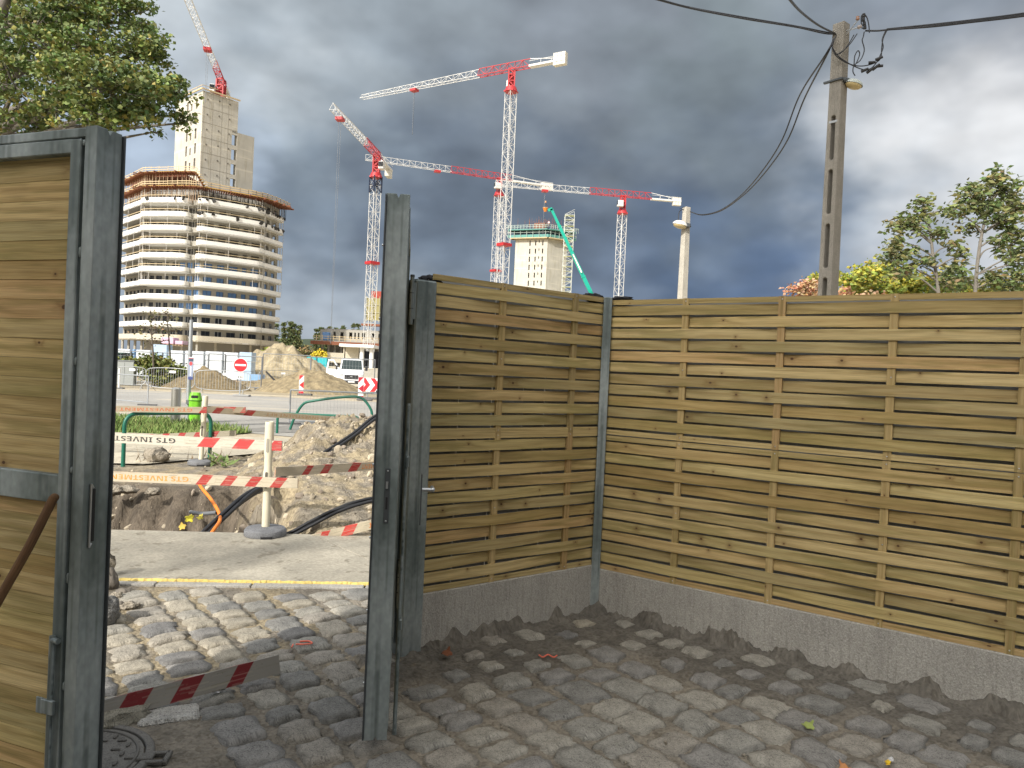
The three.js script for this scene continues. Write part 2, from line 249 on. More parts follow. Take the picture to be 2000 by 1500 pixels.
/* ---- cobbles ---- */
const paving = struct('cobble_paving');
{
  const dirt = [0.3, 0.265, 0.21], mortar = [0.2, 0.182, 0.152], sand = [0.44, 0.36, 0.225];
  const bed = heightfield(-4.4, 4.4, -6, -1.2, 0.02, (x, z) => {
    const m = mortarAt(x, z), n = fbm2(x * 7, z * 7, 4), f = fbm2(x * 30, z * 30, 3);
    const dr = dRight(x, z), dl = tLeft(x, z) < 1.5 ? dLeft(x, z) : 9;
    const dn = Math.min(Math.abs(dr), Math.abs(dl)), fil = smooth(0.1 + fbm2(x * 3.1, z * 3.1, 3) * 0.07, 0.0, dn) * (0.055 + clamp(fbm2(x * 4.3 + 7, z * 4.3, 4), -0.3, 0.5) * 0.13);
    const patch = smooth(0.55, 0.4, Math.hypot(x + 1.58, z + 3.0) + n * 0.12);
    let y = lerp(-0.008, 0.016, Math.max(m, patch * 0.7)) + n * lerp(0.007, 0.012, m) + f * 0.006 + fil * m;
    if (z < nearEdge(x) - 0.05) y = -0.06;
    const out = smooth(0.15, -0.25, dl === 9 ? (x + 0.78 * 0) * 0 + (z + 4.02 + (x + 0.9) * 0.75 + n * 0.7) : 9);
    let c = dirt.map((v, k) => lerp(lerp(v, mortar[k], m), sand[k], out * smooth(-0.35, 0.25, fbm2(x * 2.3 + 9, z * 2.3, 3)) * 0.85));
    const t = 0.86 + fbm2(x * 5 + 3, z * 5, 4) * 0.3; c = c.map((v) => v * t);
    return { p: [x, y, z], c };
  });
  part('bedding', bed, soil, paving);
  const tones = [[0.36, 0.34, 0.29], [0.31, 0.3, 0.265], [0.4, 0.365, 0.3], [0.25, 0.245, 0.225], [0.28, 0.27, 0.25], [0.42, 0.38, 0.3], [0.33, 0.305, 0.26], [0.225, 0.22, 0.21]];
  const stoneMats = tones.map((c) => mat({ color: C3(...c), map: granMap, bumpMap: granBump, bumpScale: 0.004, roughness: 0.88 }));
  const geos = [];
  for (let k = 0; k < 16; k++) {
    let g = new THREE.BoxGeometry(1, 1, 1, 7, 2, 7); g.deleteAttribute('uv'); g.deleteAttribute('normal'); g = mergeVertices(g);
    const p = g.attributes.position, r = rng(300 + k), sk = (r() - 0.5) * 0.2, tp = (r() - 0.5) * 0.16, ex = 4.5 + r() * 4, rough = 0.05 + r() * 0.05;
    for (let i = 0; i < p.count; i++) {
      let x = p.getX(i), y = p.getY(i), z = p.getZ(i); const a = Math.abs(2 * x), b = Math.abs(2 * z), m = Math.max(a, b), q = Math.pow(a ** ex + b ** ex, 1 / ex) || 1, s = m / q;
      x *= s; z *= s; const e = Math.pow(a ** 8 + b ** 8, 1 / 8);
      const n = n3(x * 2.3 + k * 9, y * 2, z * 2.3), nf = n3(x * 6 + k * 5, y * 4, z * 6);
      x += z * sk + n * rough; z += x * tp + n3(z * 2.3, x * 2.3, k * 4.1) * rough;
      if (y > 0.4) y = 0.5 - 0.13 * Math.pow(Math.min(e, 1), 7) + n * 0.045 + nf * 0.03; else if (y > -0.1) { x *= 1.03; z *= 1.03; }
      p.setXYZ(i, x, y, z);
    }
    g.computeVertexNormals(); uvm(g, 0.18); geos.push(g);
  }
  const U = [0.799, -0.602], W = [0.602, 0.799], R = rng(5), list = [], proj = new THREE.Vector3();
  for (let a = -4.2, col = 0; a < 7; col++) {
    const cw = 0.175 + R() * 0.055;
    let b = -8.2 + R() * 0.2;
    while (b < 2) {
      let len = 0.122 + R() * 0.078; if (R() < 0.16) len += 0.055;
      const ca = a + cw / 2, cb = b + len / 2; let x = ca * U[0] + cb * W[0], z = ca * U[1] + cb * W[1];
      const yardR = smooth(-0.2, 0.6, x); if (yardR > 0.5 && R() < 0.35) len += 0.05;
      b += len + 0.017 + R() * 0.014;
      const dr = dRight(x, z), tl = tLeft(x, z), dl = dLeft(x, z);
      if (dr < 0.1 || (tl < 1.62 && Math.abs(dl) < 0.1) || z < nearEdge(x) + 0.08 || x < -3.7 || z > -1.5 || x > 4.2) continue;
      if (Math.hypot(x + 1.58, z + 2.95) < 0.5 || (x < -2.55 && z < -4.3 && R() < 0.5)) continue;
      const m = mortarAt(x, z); if (m > 0.5 && R() < 0.1) continue;
      const sc = 1 - 0.36 * m * (0.5 + R() * 0.8), warm = m > 0.5;
      x += (R() - 0.5) * 0.012; z += (R() - 0.5) * 0.012;
      const h = 0.1, top = lerp(0.014, 0.034, m) + (R() - 0.5) * 0.016;
      const outer = z < -3.9 && dl < 0.3;
      const tone = outer ? Math.floor(R() * 8) : [0, 1, 4, 1, 6, 4, 0, 3][Math.floor(R() * 8)];
      proj.set(x, 0, z).project(camera);
      const seen = Math.abs(proj.x) < 1.08 && Math.abs(proj.y) < 1.12 && z < -0.5;
      list.push({ x, z, top, h, sx: (cw - 0.012 - R() * 0.012) * sc, sz: len * sc, tone, g: Math.floor(R() * 16), tilt: [(R() - 0.5) * 0.07, (R() - 0.5) * 0.07], flip: R() < 0.5 ? Math.PI : 0, seen, big: sc * cw * len / (x * x + z * z) ** 1.5 });
    }
    a += cw + 0.019;
  }
  list.sort((p, q) => (q.seen - p.seen) || q.big - p.big);
  const rest = [];
  list.forEach((s, i) => {
    const m = new THREE.Mesh(geos[s.g], stoneMats[s.tone]);
    m.scale.set(s.sx, s.h, s.sz); m.position.set(s.x, s.top - s.h / 2, s.z); m.rotation.set(s.tilt[0], Math.atan2(-U[1], U[0]) + s.flip, s.tilt[1], 'YXZ');
    if (s.seen && i < 298) { m.name = 'cobblestone'; shade(m); paving.add(m); } else { m.updateMatrix(); rest.push(geos[s.g].clone().applyMatrix4(m.matrix)); }
  });
  if (rest.length) { const m = part('cobblestones', rest, stoneMats[1], paving); m.userData.kind = 'stuff'; }
  console.log('cobbles', list.length, 'seen', list.filter((s) => s.seen).length);
  // survey paint on a few stones: figures sprayed in orange
  const spray = mat({ color: C3(0.85, 0.2, 0.13), roughness: 0.9 });
  const mark = (px, py, pts, r) => { const o = gnd(px, py); part('sprayed_mark', tube(pts.map(([a, b]) => V(o.x + a, 0.031 + fbm2(a * 40, b * 40, 2) * 0.002, o.z + b)), r, 24, 5).scale(1, 1, 1), spray, paving, 'orange sprayed survey mark'); };
  mark(590, 1266, [[-0.02, -0.02], [0.03, -0.03], [0.055, 0], [0.02, 0.02], [-0.03, 0.025]], 0.0045);
  mark(570, 1272, [[0, -0.02], [0.005, 0.025]], 0.004);
  mark(1070, 1292, [[-0.05, -0.01], [-0.03, 0.02], [0, -0.02], [0.03, 0.015], [0.05, -0.015]], 0.0045);
}
/* ---- pavement slabs, kerb edging, foam seam ---- */
{
  const pav = struct('pavement');
  const slab = (pts, y0, y1, m, name, parent) => { const s = new THREE.Shape(pts.map(([u, w]) => { const p = street(u, w); return new THREE.Vector2(p.x, -p.z); })); const g = uvm(new THREE.ExtrudeGeometry(s, { depth: y1 - y0, bevelEnabled: true, bevelThickness: 0.004, bevelSize: 0.004, bevelOffset: -0.004, bevelSegments: 1 }).rotateX(-Math.PI / 2).translate(0, y0, 0)); return part(name, g, m, parent); };
  slab([[-9, -1.62], [0.55, -1.62], [-0.55, 0], [-9, 0]], -0.12, 0.006, slabMat, 'concrete_slab', pav);
  slab([[0.565, -1.62], [4.5, -1.62], [4.5, 0], [-0.535, 0]], -0.12, 0.003, slabMat, 'concrete_slab', pav);
  for (let k = 0, u = -4.6; u < 4.3; k++) { const L = 0.55 + hash(k, 2, 3) * 0.3; slab([[u, -1.735], [u + L - 0.012, -1.735], [u + L - 0.012, -1.655], [u, -1.655]], -0.1, 0.004 + hash(k, 4, 1) * 0.008, concrete, 'kerb_stone', pav); u += L; }
  const pts = []; for (let i = 0; i <= 160; i++) { const u = -1.62 + i * 0.03; pts.push(street(u, -1.64 + fbm2(u * 6, 3, 3) * 0.012, 0.008 + fbm2(u * 9, 8, 2) * 0.004)); }
  const g = tube(pts, 0.022, 700, 7), p = g.attributes.position;
  for (let i = 0; i < p.count; i++) { const x = p.getX(i), y = p.getY(i), z = p.getZ(i), n = n3(x * 34, y * 34, z * 34) * 0.007; p.setXYZ(i, x + n, y * 0.8 + n * 0.6, z + n); }
  g.computeVertexNormals();
  solo('foam_seam', g, mat({ color: C3(0.62, 0.48, 0.15), roughness: 0.9 }), 'bumpy yellow foam seam along the edge of the concrete pavement', 'foam seam');
}
/* ---- the excavation: pit on the left, spoil heap on the right ---- */
function digHeight(u, w) {
  const p = street(u, w), x = p.x, z = p.z, e = smooth(0, 0.06, w) * smooth(9.5, 8.6, w) * smooth(-9, -8.3, u) * smooth(4.5, 4, u);
  const pitX = 1 - smooth(-1.9, -0.7, u + (w - 1.2) * 0.42 + fbm2(u, w, 3) * 0.4), wall = smooth(2.62, 1.72, w + fbm2(u * 1.3, 4, 3) * 0.5);
  const pit = pitX * wall;
  const rough = Math.abs(fbm3(x * 1.7, 3, z * 1.7, 4)) * 0.55 + fbm3(x * 5.5, 1, z * 5.5, 4) * 0.2;
  let h = -0.8 * pit * (0.85 + 0.15 * smooth(0, 1.2, w)) + pit * (rough - 0.12) * smooth(0.02, 0.5, w);
  const heapX = smooth(-2.5, -0.9, u + fbm2(u * 0.8 + 5, w * 0.8, 3) * 0.4), heapW = smooth(0.6, 5.0, w) ** 1.35 * smooth(7.9, 5.7, w);
  h += 0.72 * heapX * heapW * (1 + fbm2(u * 1.1, w * 1.1 + 4, 4) * 0.22) * lerp(1, 0.9, smooth(-0.5, 2.5, u)) + heapX * heapW * fbm2(u * 6, w * 6, 4) * 0.09;
  h += 0.16 * (1 - pitX) * smooth(0.05, 1.2, w) * smooth(-2.4, -0.8, u) * smooth(4, 2, w) + (1 - pitX) * smooth(0, 0.4, w) * fbm2(u * 4 + 8, w * 4, 4) * 0.05;
  const flat = smooth(-3.2, -4.2, u) * smooth(3.4, 4.2, w);
  h *= 1 - flat * 0.9;
  return { h: h * e + 0.004, pit, heap: heapX * heapW, flat, x, z };
}
{
  const drk = [0.15, 0.12, 0.088], mid = [0.34, 0.29, 0.21], ylw = [0.46, 0.375, 0.23], gry = [0.3, 0.265, 0.21];
  const g = heightfield(-9, 4.5, 0, 9.5, 0.045, (u, w) => {
    const q = digHeight(u, w), n = fbm2(u * 1.6 + 20, w * 1.6, 4), n5 = fbm2(u * 6, w * 6 + 7, 3);
    let c = mixc(gry, ylw, smooth(-0.25, 0.2, n)); c = mixc(c, mid, 0.3);
    c = mixc(c, drk, smooth(-0.12, 0.12, Math.min(2.75 - w, -1.05 - u - w * 0.3) + n * 0.5 + n5 * 0.3) * 0.92);   // dark moist soil where the ground is opened, with a ragged outline c = mixc(c, gry, smooth(0.0, 0.3, -n) * (1 - q.pit) * 0.6);
    c = mixc(c, [0.36, 0.32, 0.25], q.flat * 0.6);
    const f = 0.86 + n5 * 0.5; return { p: [q.x, q.h, q.z], c: c.map((v) => v * f) };
  });
  struct('excavated_ground', g, soil);
  // stones and clods on it
  const rk = new THREE.IcosahedronGeometry(1, 1), p = rk.attributes.position; for (let i = 0; i < p.count; i++) { const v = V(p.getX(i), p.getY(i), p.getZ(i)), s = 1 + n3(v.x * 1.7, v.y * 1.7, v.z * 1.7) * 0.32; p.setXYZ(i, v.x * s, v.y * s * 0.8, v.z * s); } rk.computeVertexNormals();
  const R = rng(31), N = 9000, im = new THREE.InstancedMesh(rk, mat({ roughness: 0.95 }), N), o = new THREE.Object3D(), c = new THREE.Color();
  for (let i = 0; i < N; i++) {
    let u, w, q; do { u = -8 + R() * 11; w = 0.08 + R() * 7.6; q = digHeight(u, w); } while (R() > 0.1 + q.heap * 0.9 + q.pit * 0.6 + smooth(4, 0, w) * smooth(-2.5, -1, u) * 0.75);
    const s = 0.005 + Math.pow(R(), 9) * 0.05; o.position.set(q.x, q.h + s * 0.2, q.z); o.scale.set(s * (0.8 + R() * 0.6), s * (0.6 + R() * 0.5), s * (0.8 + R() * 0.6)); o.rotation.set(R() * 6, R() * 6, R() * 6); o.updateMatrix(); im.setMatrixAt(i, o.matrix);
    const t = 0.7 + R() * 0.6, k = R() < 0.3 ? [0.24, 0.2, 0.155] : [0.4, 0.345, 0.255]; im.setColorAt(i, c.setRGB(k[0] * t, k[1] * t, k[2] * t));
  }
  shade(im); im.name = 'rubble_stones'; im.userData = { label: 'loose stones and clods scattered over the spoil heap and pit', category: 'rubble', kind: 'stuff' }; scene.add(im);
}
/* ---- paths and road beyond ---- */
const roadMap = tex(1024, 1024, (u, v) => { const a = tf(u, v, 4, 4, 101, 6), b = tf(u, v, 160, 160, 103, 2), s = smooth(0.5, 0.72, tf(u, v, 3, 8, 105, 5)); return mixc(mixc(h3('8f8c86'), h3('a9a69e'), a), h3('c3b79e'), s * 0.6).map((x) => x * (0.92 + b * 0.16)); }, [9, 9]);
const roadMat = mat({ map: roadMap, roughness: 0.93 });
{
  const q = (a) => a.map(([u, w]) => { const p = street(u, w); return [p.x, p.z]; });
  sheet(q([[-30, 4.4], [-3.7, 4.4], [-2.4, 6.4], [-1.8, 9.2], [-30, 9.2]]), 0.032, mat({ map: slabMap, color: C3(1.12, 1.1, 1.06), roughness: 0.95 }), 'footpath');
  sheet([[-60, -21.6], [-9.2, -18.6], [-4.2, -16.6], [40, -17.5], [40, -36], [-4, -36], [-14, -37.2], [-60, -37.5]], 0.0, roadMat, 'road');
  sheet([[-60, -44], [-9, -39.4], [-3.5, -38.6], [20, -37.5], [20, -60], [-60, -60]], 0.003, mat({ map: farMap, color: C3(0.72, 0.7, 0.66), roughness: 0.97 }), 'building_site_ground');
  sheet([[-6.6, -17.6], [-2, -18.4], [8, -20.4], [8, -22.4], [-1, -22.6], [-5.4, -21.2]], 0.006, mat({ map: roadMap, color: C3(0.7, 0.7, 0.7), roughness: 0.95 }), 'asphalt_patch');
}
{
  // grass verge: turf sheet under blades nobody could count
  const a = [[-16, -16.5], [-9.5, -16.2], [-6.4, -15.6], [-5.9, -17.4], [-8.8, -19.6], [-16, -21]];
  sheet(a, 0.012, mat({ map: soilMap, color: C3(0.12, 0.16, 0.05), roughness: 0.97 }), 'grass_verge');
  const blade = new THREE.BufferGeometry(); blade.setAttribute('position', new THREE.Float32BufferAttribute([-0.006, 0, 0, 0.006, 0, 0, 0.002, 0.6, 0.12, 0.002, 1, 0.4], 3)); blade.setIndex([0, 1, 2, 0, 2, 3]); blade.computeVertexNormals();
  const R = rng(41), N = 16000, im = new THREE.InstancedMesh(blade, mat({ roughness: 0.8, side: THREE.DoubleSide }), N), o = new THREE.Object3D(), c = new THREE.Color();
  const inside = (x, z) => { let k = false; for (let i = 0, j = a.length - 1; i < a.length; j = i++) if ((a[i][1] > z) !== (a[j][1] > z) && x < ((a[j][0] - a[i][0]) * (z - a[i][1])) / (a[j][1] - a[i][1]) + a[i][0]) k = !k; return k; };
  for (let i = 0; i < N; i++) {
    let x, z; do { x = -14 + R() * 8.2; z = -21 + R() * 5.5; } while (!inside(x, z) || R() < 0.4 * smooth(-0.1, 0.25, fbm2(x, z, 3)));
    const h = 0.07 + R() * R() * 0.16; o.position.set(x, 0.01, z); o.scale.set(1.7 + R(), h, h); o.rotation.set((R() - 0.5) * 0.5, R() * 6.28, 0); o.updateMatrix(); im.setMatrixAt(i, o.matrix);
    const t = R(); im.setColorAt(i, c.setRGB(lerp(0.1, 0.24, t), lerp(0.2, 0.27, t), lerp(0.035, 0.09, t)));
  }
  shade(im); im.name = 'grass'; im.userData = { label: 'strip of green grass on the verge behind the barrier boards', category: 'grass', kind: 'stuff' }; scene.add(im);
}

/* ================= fence, posts, gate ================= */
const stripV = (k, w) => (k + 0.04 + 0.92 * w) / STRIPS;
function slatGeo(L, h, t, zf, seg, strip, u0, across = 0) {   // a thin board along +x, its middle line at z = zf(x); uv runs along one strip of the wood texture
  const pos = [], uv = [], idx = [];
  const ring = [[-h / 2, t / 2], [h / 2, t / 2], [h / 2, -t / 2], [-h / 2, -t / 2]];
  for (let f = 0; f < 4; f++) { const a = ring[f], b = ring[(f + 1) % 4], o = pos.length / 3;
    for (let i = 0; i <= seg; i++) { const x = (i / seg) * L, z = zf(x); pos.push(x, a[0], z + a[1], x, b[0], z + b[1]); const w0 = f === 0 ? 0 : f === 2 ? 1 : 0.5, w1 = f === 0 ? 1 : f === 2 ? 0 : 0.55; uv.push(u0 + x / 2.4, stripV(strip, w0), u0 + x / 2.4, stripV(strip, w1)); }
    for (let i = 0; i < seg; i++) { const q = o + i * 2; idx.push(q, q + 2, q + 1, q + 1, q + 2, q + 3); } }
  for (const e of [0, seg]) { const x = (e / seg) * L, z = zf(x), o = pos.length / 3; for (const [y, d] of ring) { pos.push(x, y, z + d); uv.push(u0 + (d + x) / 2.4, stripV(strip, 0.5 + y)); } e ? idx.push(o, o + 2, o + 1, o, o + 3, o + 2) : idx.push(o, o + 1, o + 2, o, o + 2, o + 3); }
  const g = new THREE.BufferGeometry(); g.setAttribute('position', new THREE.Float32BufferAttribute(pos, 3)); g.setAttribute('uv', new THREE.Float32BufferAttribute(uv, 2)); g.setIndex(idx);
  const q = g.toNonIndexed(); q.computeVertexNormals(); return q;
}
const battenGeo = (w, h, t, strip, u0) => slatGeo(h, w, t, () => 0, 1, strip, u0).rotateZ(Math.PI / 2);
const backing = mat({ color: C3(0.3, 0.31, 0.31), roughness: 0.85 });   // grey weed-control sheet, seen in the gaps
function wovenPanel(label, pos, turn, L, y0, battens, mA, mB, seed) {
  const o = thing('woven_fence', label, 'fence panel', [pos.x, y0, pos.z], turn, 'woven timber fence panels'), R = rng(seed), ph = 0.905, pitch = 0.0752, A = 0.0145;
  part('slat', slatGeo(L, 0.032, 0.012, () => 0.002, 2, Math.floor(R() * 8), R()).translate(0, 0.016, 0), Array.isArray(mA) ? mA[0] : mA, o);
  part('slat', slatGeo(L, 0.032, 0.012, () => 0.002, 2, Math.floor(R() * 8), R()).translate(0, ph - 0.016, 0), Array.isArray(mA) ? mA[0] : mA, o);
  for (let i = 0; i < 11; i++) {
    const y = ph - 0.032 - 0.008 - 0.0335 - i * pitch, sg = i % 2 ? -1 : 1, x1 = battens[0], dy = (R() - 0.5) * 0.004, tw = (R() - 0.5) * 0.004;
    const zf = (x) => { const e = smooth(0, 0.14, x) * smooth(L, L - 0.14, x); return sg * A * Math.cos((Math.PI * (x - x1)) / 0.6) * (0.25 + 0.75 * e) + tw; };
    part('slat', slatGeo(L, 0.0625, 0.007, zf, 44, Math.floor(R() * 8), R()).translate(0, y + dy, 0), Array.isArray(mA) ? mA[Math.floor(R() * mA.length)] : mA, o);
  }
  for (const b of battens) { const m = part('batten', battenGeo(0.042, ph + 0.004, 0.02, Math.floor(R() * 8), R()).translate(b, -0.002, 0), mB, o); for (const y of [0.018, 0.45, ph - 0.016]) part('screw', new THREE.SphereGeometry(0.004, 8, 5).scale(1, 1, 0.4).translate(b, y, 0.0105), steelBright, m); }
  return o;
}
const AR = -Math.atan2(DR.z, DR.x), AL = Math.atan2(DL.z, -DL.x);
const LP = CB.clone().addScaledVector(DL, 1.405);                // hinge post
const WB = 0.315;
{
  const R0 = CB.clone().addScaledVector(DR, 0.022), L0 = LP.clone().addScaledVector(DL, -0.0);
  wovenPanel('upper woven slat panel of the long fence on the right', R0, AR, 3.1, WB + 0.913, [0.543, 1.143, 1.743, 2.343, 2.943], woodVar, woodDark, 3);
  wovenPanel('lower woven slat panel of the long fence, resting on the rough concrete plank', R0, AR, 3.1, WB, [0.543, 1.143, 1.743, 2.343, 2.943], woodVar, woodDark, 4);
  wovenPanel('upper woven slat panel between the gate post and the corner post', L0, AL, 1.395, WB + 0.903 + 0.025, [0.505, 1.105], woodVar, woodDark, 5);
  wovenPanel('lower woven slat panel between the gate post and the corner post', L0, AL, 1.395, WB + 0.025, [0.505, 1.105], woodVar, woodDark, 6);
  const sheetBehind = (p, turn, L, label) => { const g = []; for (let i = 0; i < 24; i++) g.push(bx(L / 24, 1.8, 0.003, (i + 0.5) * L / 24, WB + 0.915, -0.05 + Math.sin(i * 1.7) * 0.003)); const m = solo('privacy_sheet', g, backing, label, 'sheet', 'grey sheets behind the fence'); m.position.set(p.x, 0, p.z); m.rotation.y = turn; };
  sheetBehind(R0.clone().addScaledVector(DR, -0.07), AR, 3.17, 'grey sheet behind the gaps of the long right fence');
  sheetBehind(L0, AL, 1.47, 'grey sheet behind the gaps of the short fence');
  const plank = (p, turn, L, h, label) => { const m = solo('concrete_plank', bev(L, h + 0.1, 0.05, 0.004, L / 2, (h - 0.1) / 2, -0.005), concrete, label, 'concrete plank', 'concrete planks under the fence'); m.position.set(p.x, 0, p.z); m.rotation.y = turn; };
  plank(R0, AR, 3.1, WB - 0.002, 'long rough grey concrete plank under the right fence');
  plank(L0, AL, 1.395, WB + 0.023, 'short concrete plank under the short fence between the steel posts');
  // corner post: an H section turned between the two runs
  const cp = thing('corner_post', 'slim galvanised steel corner post where the two fences meet', 'fence post', [CB.x - 0.005, 0, CB.z + 0.02], (AR + AL) / 2);
  part('web', bx(0.008, 2.3, 0.05, 0, 1.0, 0), steel, cp);
  part('flange', bev(0.058, 2.3, 0.006, 0.002, 0, 1.0, 0.028), steel, cp); part('flange', bev(0.058, 2.3, 0.006, 0.002, 0, 1.0, -0.028), steel, cp);
  for (const [px, py, lab, ly] of [[1160, 585, 'black rag bundle on the fence top left of the corner post', 0.03], [1215, 583, 'flat black rag on the fence top right of the corner post', 0.018], [845, 543, 'black cloth pad on top of the gate post', 0.03]]) {
    const p = at(px, py, px < 900 ? 4.35 : px < 1180 ? 5.12 : 5.12); let g = new THREE.SphereGeometry(1, 20, 12); const a = g.attributes.position;
    for (let i = 0; i < a.count; i++) { const v = V(a.getX(i), a.getY(i), a.getZ(i)), s = 1 + n3(v.x * 2 + px, v.y * 2, v.z * 2) * 0.3; a.setXYZ(i, v.x * s * 0.085, v.y * s * ly, v.z * s * 0.045); } g.computeVertexNormals();
    const m = solo('black_rag', g, mat({ color: C3(0.02, 0.02, 0.022), roughness: 0.95 }), lab, 'rag', 'black rags on the fence'); m.position.set(p.x, 2.14 + (px < 900 ? -0.02 : 0.005), p.z - 0.02); m.rotation.y = px < 1180 ? AL : AR;
  }
  // hinge post of the gate
  const hp = thing('gate_post', 'wide dark galvanised steel gate post with hinges', 'gate post', [LP.x, 0, LP.z], AL);
  part('tube', bev(0.135, 2.16, 0.1, 0.008, -0.068, 1.02, 0.0), steel, hp); part('cap', bx(0.118, 0.006, 0.084, -0.068, 2.1, 0), steelDark, hp);
  for (const y of [1.98, 0.42]) { const m = part('hinge', [cyl(V(-0.155, y - 0.13, 0.035), V(-0.155, y + 0.13, 0.035), 0.0115, 0.0115, 14), bx(0.02, 0.2, 0.03, -0.143, y, 0.03)], steel, hp); for (const [e0, e1] of [[0.13, 0.142], [-0.045, -0.04], [0.04, 0.045]]) part('hinge_pin', cyl(V(-0.155, y + e0, 0.035), V(-0.155, y + e1, 0.035), 0.013, 0.012, 12), steelDark, m); }
}
/* gate leaves: +x from the hinge to the free end; s = +1 puts the boards on the +z side */
function gateLeaf(label, pos, turn, s, wide) {
  const o = thing('gate_leaf', label, 'gate leaf', pos, turn, 'two leaves of the yard gate'), L = 1.19, y0 = 0.07, y1 = 2.31, H = y1 - y0, th = 0.094, zc = -s * th / 2;
  const profile = (w, dep) => { const q = new THREE.Shape(); q.moveTo(-w / 2, 0); q.lineTo(-0.008, 0); q.lineTo(0, 0.014); q.lineTo(0.008, 0); q.lineTo(w / 2, 0); q.lineTo(w / 2, H); q.lineTo(0.008, H); q.lineTo(0, H - 0.016); q.lineTo(-0.008, H); q.lineTo(-w / 2, H); q.closePath(); return uvm(new THREE.ExtrudeGeometry(q, { depth: dep - 0.004, bevelEnabled: true, bevelThickness: 0.002, bevelSize: 0.002, bevelOffset: -0.002, bevelSegments: 1 })); };
  const stile = part('end_stile', profile(th, 0.05).rotateY(Math.PI / 2).translate(L - 0.05, y0, zc), steel, o);
  part('rebate_flange', bev(0.03, H - 0.01, 0.006, 0.0015, L - 0.006, (y0 + y1) / 2, -s * (th + 0.003)), steelDark, o);
  part('hinge_stile', bev(0.05, H, th, 0.003, 0.025, (y0 + y1) / 2, zc), steel, o);
  const zf = s * 0.003;                                       // front frame stands just proud of the stile, with an open slot beside it
  part('frame_stile', bev(0.045, H - 0.05, 0.05, 0.003, L - 0.087, (y0 + y1) / 2 - 0.012, -s * 0.022), steel, o);
  part('frame_stile', bev(0.045, H - 0.05, 0.05, 0.003, 0.075, (y0 + y1) / 2 - 0.012, -s * 0.022), steel, o);
  part('top_rail', [bev(L - 0.102, 0.03, th - 0.004, 0.003, L / 2, y1 - 0.017, zc), bev(L - 0.196, 0.045, 0.05, 0.003, L / 2 - 0.006, y1 - 0.058, -s * 0.023)], steel, o);
  part('bottom_rail', [bev(L - 0.102, 0.05, th - 0.004, 0.003, L / 2, y0 + 0.026, zc)], steel, o);
  part('middle_rail', bev(L - 0.2, 0.09, 0.046, 0.003, L / 2 - 0.006, 1.175, -s * 0.024), steel, o);
  for (let i = 0; i < 7; i++) part('weld', new THREE.SphereGeometry(0.007, 8, 6).scale(0.8, 1.6 + (i % 3) * 0.5, 0.8).translate(L - 0.058, 0.22 + i * 0.34, -s * 0.004), steel, o);
  const R = rng(wide ? 61 : 62), bl = L - 0.2;
  part('added_backing', bx(bl, H - 0.14, 0.004, 0.094 + bl / 2, (y0 + y1) / 2 - 0.01, -s * 0.052), backing, o);  // panel added behind the boards to stop light showing through the gaps
  let y = y0 + 0.055, k = 0; while (y < y1 - 0.075) { const hgt = 0.0625; if (!(y > 1.1 && y < 1.155)) { part('board', slatGeo(bl, hgt, 0.018, () => (R() - 0.5) * 0.003, 1, Math.floor(R() * 8), R()).translate(0.094, y + hgt / 2, -s * 0.036), woodVar[Math.floor(R() * 5)], o); } y += 0.0635; k++; }
  // lock: a slotted strike or a lock plate on the end face
  const ex = L + 0.0005;
  if (wide) {
    part('strike_slot', [bx(0.003, 0.165, 0.012, ex, 1.1, zc + 0.012)], black, stile, 'black slot for the bolt');
    part('strike_lip', [cyl(V(ex + 0.003, 1.2, zc + 0.024), V(ex + 0.003, 1.0, zc + 0.024), 0.0035, 0.0035, 8), cyl(V(ex + 0.003, 1.2, zc + 0.024), V(ex + 0.003, 1.187, zc + 0.016), 0.003), cyl(V(ex + 0.003, 1.0, zc + 0.024), V(ex + 0.003, 1.013, zc + 0.016), 0.003)], steelBright, stile);
  } else {
    part('lock_plate', bev(0.003, 0.225, 0.021, 0.001, ex, 1.075, zc - 0.005), steelDark, stile); part('latch', [bx(0.012, 0.028, 0.009, ex + 0.004, 1.12, zc - 0.004)], steelBright, stile);
    part('bolt_slot', bx(0.0012, 0.05, 0.008, ex + 0.0018, 1.045, zc - 0.005), black, stile);
    for (const yy of [1.177, 0.972]) part('screw', new THREE.SphereGeometry(0.004, 8, 6).scale(0.5, 1, 1).translate(ex + 0.002, yy, zc - 0.005), steelBright, stile);
    for (const e of [-1, 1]) { const zz = e > 0 ? 0.001 : -th - 0.001; part('lever_handle', [cyl(V(L - 0.03, 1.1, zz), V(L - 0.03, 1.1, zz + e * 0.05), 0.008), cyl(V(L - 0.03, 1.1, zz + e * 0.05), V(L - 0.13, 1.095, zz + e * 0.05), 0.009, 0.009), new THREE.SphereGeometry(0.01, 8, 6).translate(L - 0.03, 1.1, zz + e * 0.05)], steelBright, o); part('rose', bev(0.04, 0.21, 0.005, 0.001, L - 0.03, 1.06, zz + e * 0.0025), steelDark, o); }
    for (let i = 0; i < 7; i++) part('rivet', cyl(V(L - 0.02, 0.3 + i * 0.3, -s * (th + 0.006)), V(L - 0.02, 0.3 + i * 0.3, -s * (th + 0.012)), 0.006, 0.005, 8), steelBright, o);
  }
  // drop bolt
  const bxp = wide ? L - 0.09 : L - 0.16, bz = s * (wide ? 0.016 : 0.03), top = wide ? 0.72 : 1.45;
  const db = part('drop_bolt', [cyl(V(bxp, 0.02, bz), V(bxp, top, bz), 0.009, 0.009, 12), cyl(V(bxp, top - 0.01, bz), V(bxp + (wide ? 0.03 : 0), top - 0.012, bz + s * 0.004), 0.009, 0.009)], steel, o);
